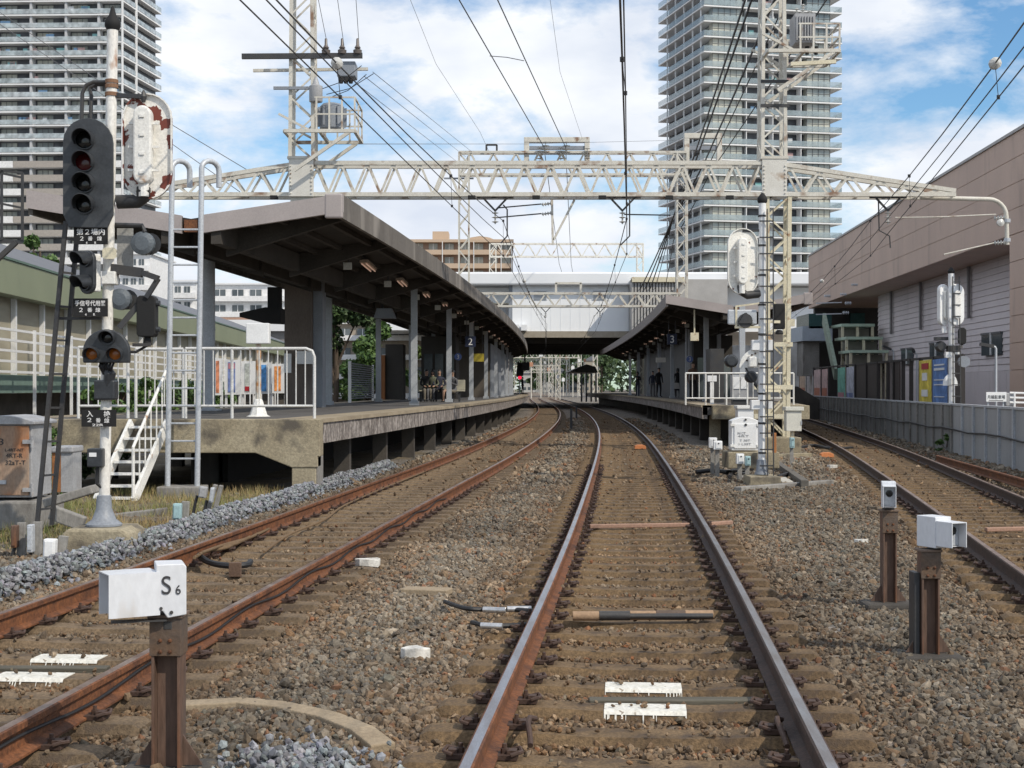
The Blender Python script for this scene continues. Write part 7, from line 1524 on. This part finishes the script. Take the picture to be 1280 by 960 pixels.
t = thing('red_signal', (ax(649.8, 131), 131, PZ), 'small glowing red lamp above the far end of the left platform', 'signal'); MB().lathe(at(649.8, 472, 131), [(.17, 0), (.15, -.05)], 12, 'y').build('lamp', redl, t); MB().rng(at(648.5, 474, 131) + Vector((0, .01, 0)), at(651, 470, 131.2) + Vector((0, .01, 0))).build('housing', blackm, t); MB().rng((ax(649.5, 131) - .04, 131.1, PZ), (ax(649.5, 131) + .04, 131.18, az(474, 131))).build('post', galv, t)

# ---------------------------------------------------------------- people
skin = mat('skin', (.45, .28, .20), .5, bump=0); hairm = mat('hair_black', (.015, .013, .012), .5, bump=0)
def cloth(n_, c): return mat('cloth_' + n_, c, .85, bump=.05)
def person(pos, yaw_, label, top, legs, pose='stand', h=1.66, hair='short', arms='down', bag=None, skirt=False):
    s = h / 1.7; J = {}; sit = pose == 'sit'; hz = .50 if sit else .92
    J['hip'] = (0, 0, hz); J['waist'] = (0, .01 if not sit else .03, hz + .16); J['chest'] = (0, 0, hz + .36); J['neck'] = (0, -.015, hz + .52); J['neck2'] = (0, -.02, hz + .58); J['head'] = (0, -.035, hz + .66); J['crown'] = (0, -.03, hz + .75)
    E = [('hip', 'waist'), ('waist', 'chest'), ('chest', 'neck'), ('neck', 'neck2'), ('neck2', 'head'), ('head', 'crown')]; Rd = dict(hip=(.15, .11), waist=(.13, .095), chest=(.16, .11), neck=(.07, .06), neck2=(.05, .05), head=(.085, .10), crown=(.07, .085))
    for sd, n_ in ((-1, 'l'), (1, 'r')):
        J['hp' + n_] = (sd * .09, 0, hz - .04); 
        if sit: J['kn' + n_] = (sd * .12, -.43, hz - .01); J['an' + n_] = (sd * .12, -.42, .09); J['to' + n_] = (sd * .13, -.58, .04)
        else: J['kn' + n_] = (sd * .10, -.02 - .03 * sd, .49); J['an' + n_] = (sd * .10, .02 - .04 * sd, .08); J['to' + n_] = (sd * .12, -.14 - .04 * sd, .035)
        J['sh' + n_] = (sd * .18, 0, hz + .45); Rd['sh' + n_] = (.062, .06)
        if arms == 'phone' or sit: J['el' + n_] = (sd * .24, -.04, hz + .20); J['wr' + n_] = (sd * .10, -.28, hz + (.30 if arms == 'phone' else .12)); J['ha' + n_] = (sd * .05, -.35, hz + (.36 if arms == 'phone' else .10))
        else: J['el' + n_] = (sd * .25, .02, hz + .17); J['wr' + n_] = (sd * .25, -.06, hz - .07); J['ha' + n_] = (sd * .24, -.09, hz - .16)
        E += [('hip', 'hp' + n_), ('hp' + n_, 'kn' + n_), ('kn' + n_, 'an' + n_), ('an' + n_, 'to' + n_), ('chest', 'sh' + n_), ('sh' + n_, 'el' + n_), ('el' + n_, 'wr' + n_), ('wr' + n_, 'ha' + n_)]
        Rd.update({'hp' + n_: (.09, .09), 'kn' + n_: (.062, .062), 'an' + n_: (.045, .045), 'to' + n_: (.04, .03), 'el' + n_: (.045, .045), 'wr' + n_: (.032, .028), 'ha' + n_: (.035, .02)})
    ks = list(J); me = bpy.data.meshes.new('tmp'); me.from_pydata([Vector(J[k]) * s for k in ks], [(ks.index(a), ks.index(b_)) for a, b_ in E], [])
    o = bpy.data.objects.new('tmp', me); COL.objects.link(o); sk = o.modifiers.new('skin', 'SKIN'); sub = o.modifiers.new('sub', 'SUBSURF'); sub.levels = 1; sub.render_levels = 1
    if not me.skin_vertices: me.attributes
    for i, k in enumerate(ks): v = me.skin_vertices[0].data[i]; v.radius = tuple(q_ * s for q_ in Rd[k]); v.use_root = (k == 'hip')
    bpy.context.view_layer.update(); m2 = bpy.data.meshes.new_from_object(o.evaluated_get(bpy.context.evaluated_depsgraph_get())); bpy.data.objects.remove(o); bpy.data.meshes.remove(me)
    m2.name = 'person'; m2.materials.clear()
    for m in (skin, top, legs, blackm): m2.materials.append(m)
    for p in m2.polygons:
        c = p.center / s; p.use_smooth = True; z = c.z
        if z > hz + .535: k = 0
        elif z < .085 or (sit and z < .10): k = 3
        elif z > hz + .02 and not (sit and c.y < -.16 and z < hz + .06): k = 1
        else: k = 2
        ln = abs(c.x)
        if k in (1, 2) and ((arms == 'phone' and c.y < -.29) or (sit and c.y < -.27 and z > hz + .08) or (arms == 'down' and not sit and ln > .19 and z < hz - .08)): k = 0
        elif not sit and arms == 'down' and ln > .19 and z < hz + .1 and z > hz - .1: k = 1
        p.material_index = k
    ob = bpy.data.objects.new('person', m2); COL.objects.link(ob); ob.location = pos; ob.rotation_euler = (0, 0, yaw_); tag(ob, label, 'person')
    mb = MB(); hc = Vector((0, -.02, hz + .69)) * s; q_ = .105 * s
    rings = [[hc + Vector((q_ * math.sin(a) * .92 * math.cos(b_), q_ * math.sin(a) * 1.1 * math.sin(b_) + .015, q_ * 1.15 * math.cos(a))) for b_ in [2 * math.pi * k / 12 for k in range(12)]] for a in (.05, .5, .95, 1.35)]
    if hair == 'long': rings.append([p + Vector((0, .03, -.14)) * s for p in rings[-1]])
    mb.sweep(rings); hq = mb.build('hair', hairm, None, smooth=True); hq.parent = ob
    mb = MB()
    for sx in (-.032, .032): mb.lathe(Vector((sx, -.118, hz + .675)) * s, [(.011, .012), (.011, -.004), (.004, -.008)], 8, 'y')
    f_ = mb.build('eyes', hairm, None); f_.parent = ob
    f_ = MB().tube([Vector((0, -.122, hz + .675)) * s, Vector((0, -.145, hz + .635)) * s], [.008, .016], 6).build('nose', skin, None); f_.parent = ob
    f_ = MB().box(Vector((0, -.122, hz + .60)) * s, (.045, .014, .012)).build('mouth', mat('lips', (.3, .1, .08), .5, bump=0), None); f_.parent = ob
    if skirt: f_ = MB().lathe((0, 0, .42 * s), [(.20, 0), (.17, .3), (.14, .55)], 14).build('skirt', legs, None); f_.parent = ob
    if bag is not None: o2 = MB().sweep([[Vector((x_, y_, z_)) for x_, y_ in ((-w_, -.07), (w_, -.07), (w_, .07), (-w_, .07))] for z_, w_ in ((.50, .17), (.80, .15), (.84, .10))]).build('shoulder_bag', bag, None); return ob, o2
    return ob
dk = cloth('black', (.015, .015, .018)); nv = cloth('navy', (.03, .035, .06)); gy_ = cloth('grey', (.12, .12, .13)); kh = cloth('khaki', (.17, .15, .12)); wh = cloth('white', (.55, .53, .50)); br = cloth('brown', (.15, .09, .06)); ol = cloth('olive', (.12, .13, .09))
Ypl = 66.0
person((ax(566, 55), 55.0, PZ - .05), R(-35), 'person in a grey shirt and khaki trousers sitting by a column of the left platform', gy_, kh, 'sit', arms='phone')
t = thing('platform_stool', (ax(566, 55), 55.1, PZ), 'low dark seat under the sitting person in khaki trousers', 'seat'); MB().box((ax(566, 55), 55.08, PZ + .36), (.4, .36, .05)).build('seat', dark, t); MB().rng((ax(566, 55) - .05, 55.05, PZ), (ax(566, 55) + .05, 55.15, PZ + .335)).build('leg', dark, t)
person((ax(533, 56) , 56.02, PZ - .01), R(10), 'person in black sitting at the left of the pale bench', dk, kh, 'sit', arms='down')
person((ax(541, 56), 56.02, PZ - .01), R(-8), 'person in an olive jacket sitting on the pale bench', ol, gy_, 'sit', arms='down', hair='long')
person((ax(549, 56), 56.02, PZ - .01), R(4), 'person in a navy coat sitting at the right of the pale bench', nv, dk, 'sit', arms='down')
person((ax(653, 142), 142, PZ), R(70), 'person in black standing alone at the far end of the left platform', dk, dk, 'stand')
person((ax(797, 98), 98, PZ), R(-25), 'person in dark clothes looking at a phone on the right platform', dk, nv, 'stand', arms='phone', hair='long')
person((ax(823.5, 86), 86, PZ), R(30), 'person in a black coat standing on the right platform', dk, dk, 'stand', h=1.74)
person((ax(816, 92), 92, PZ), R(10), 'person in navy standing half hidden on the right platform', nv, gy_, 'stand', h=1.62)
w, bagm = person((ax(847, 82), 82, PZ), R(200), 'person with back turned in a black dress on the right platform', dk, dk, 'stand', hair='long', skirt=True, bag=wh)
bagm.location = (ax(846, 81.6), 81.75, PZ); tag(bagm, 'white shoulder bag carried by the person in the black dress', 'bag')
person((ax(866, 60), 60, PZ), R(20), 'person in brown standing behind the right platform railing', br, dk, 'stand', h=1.6)
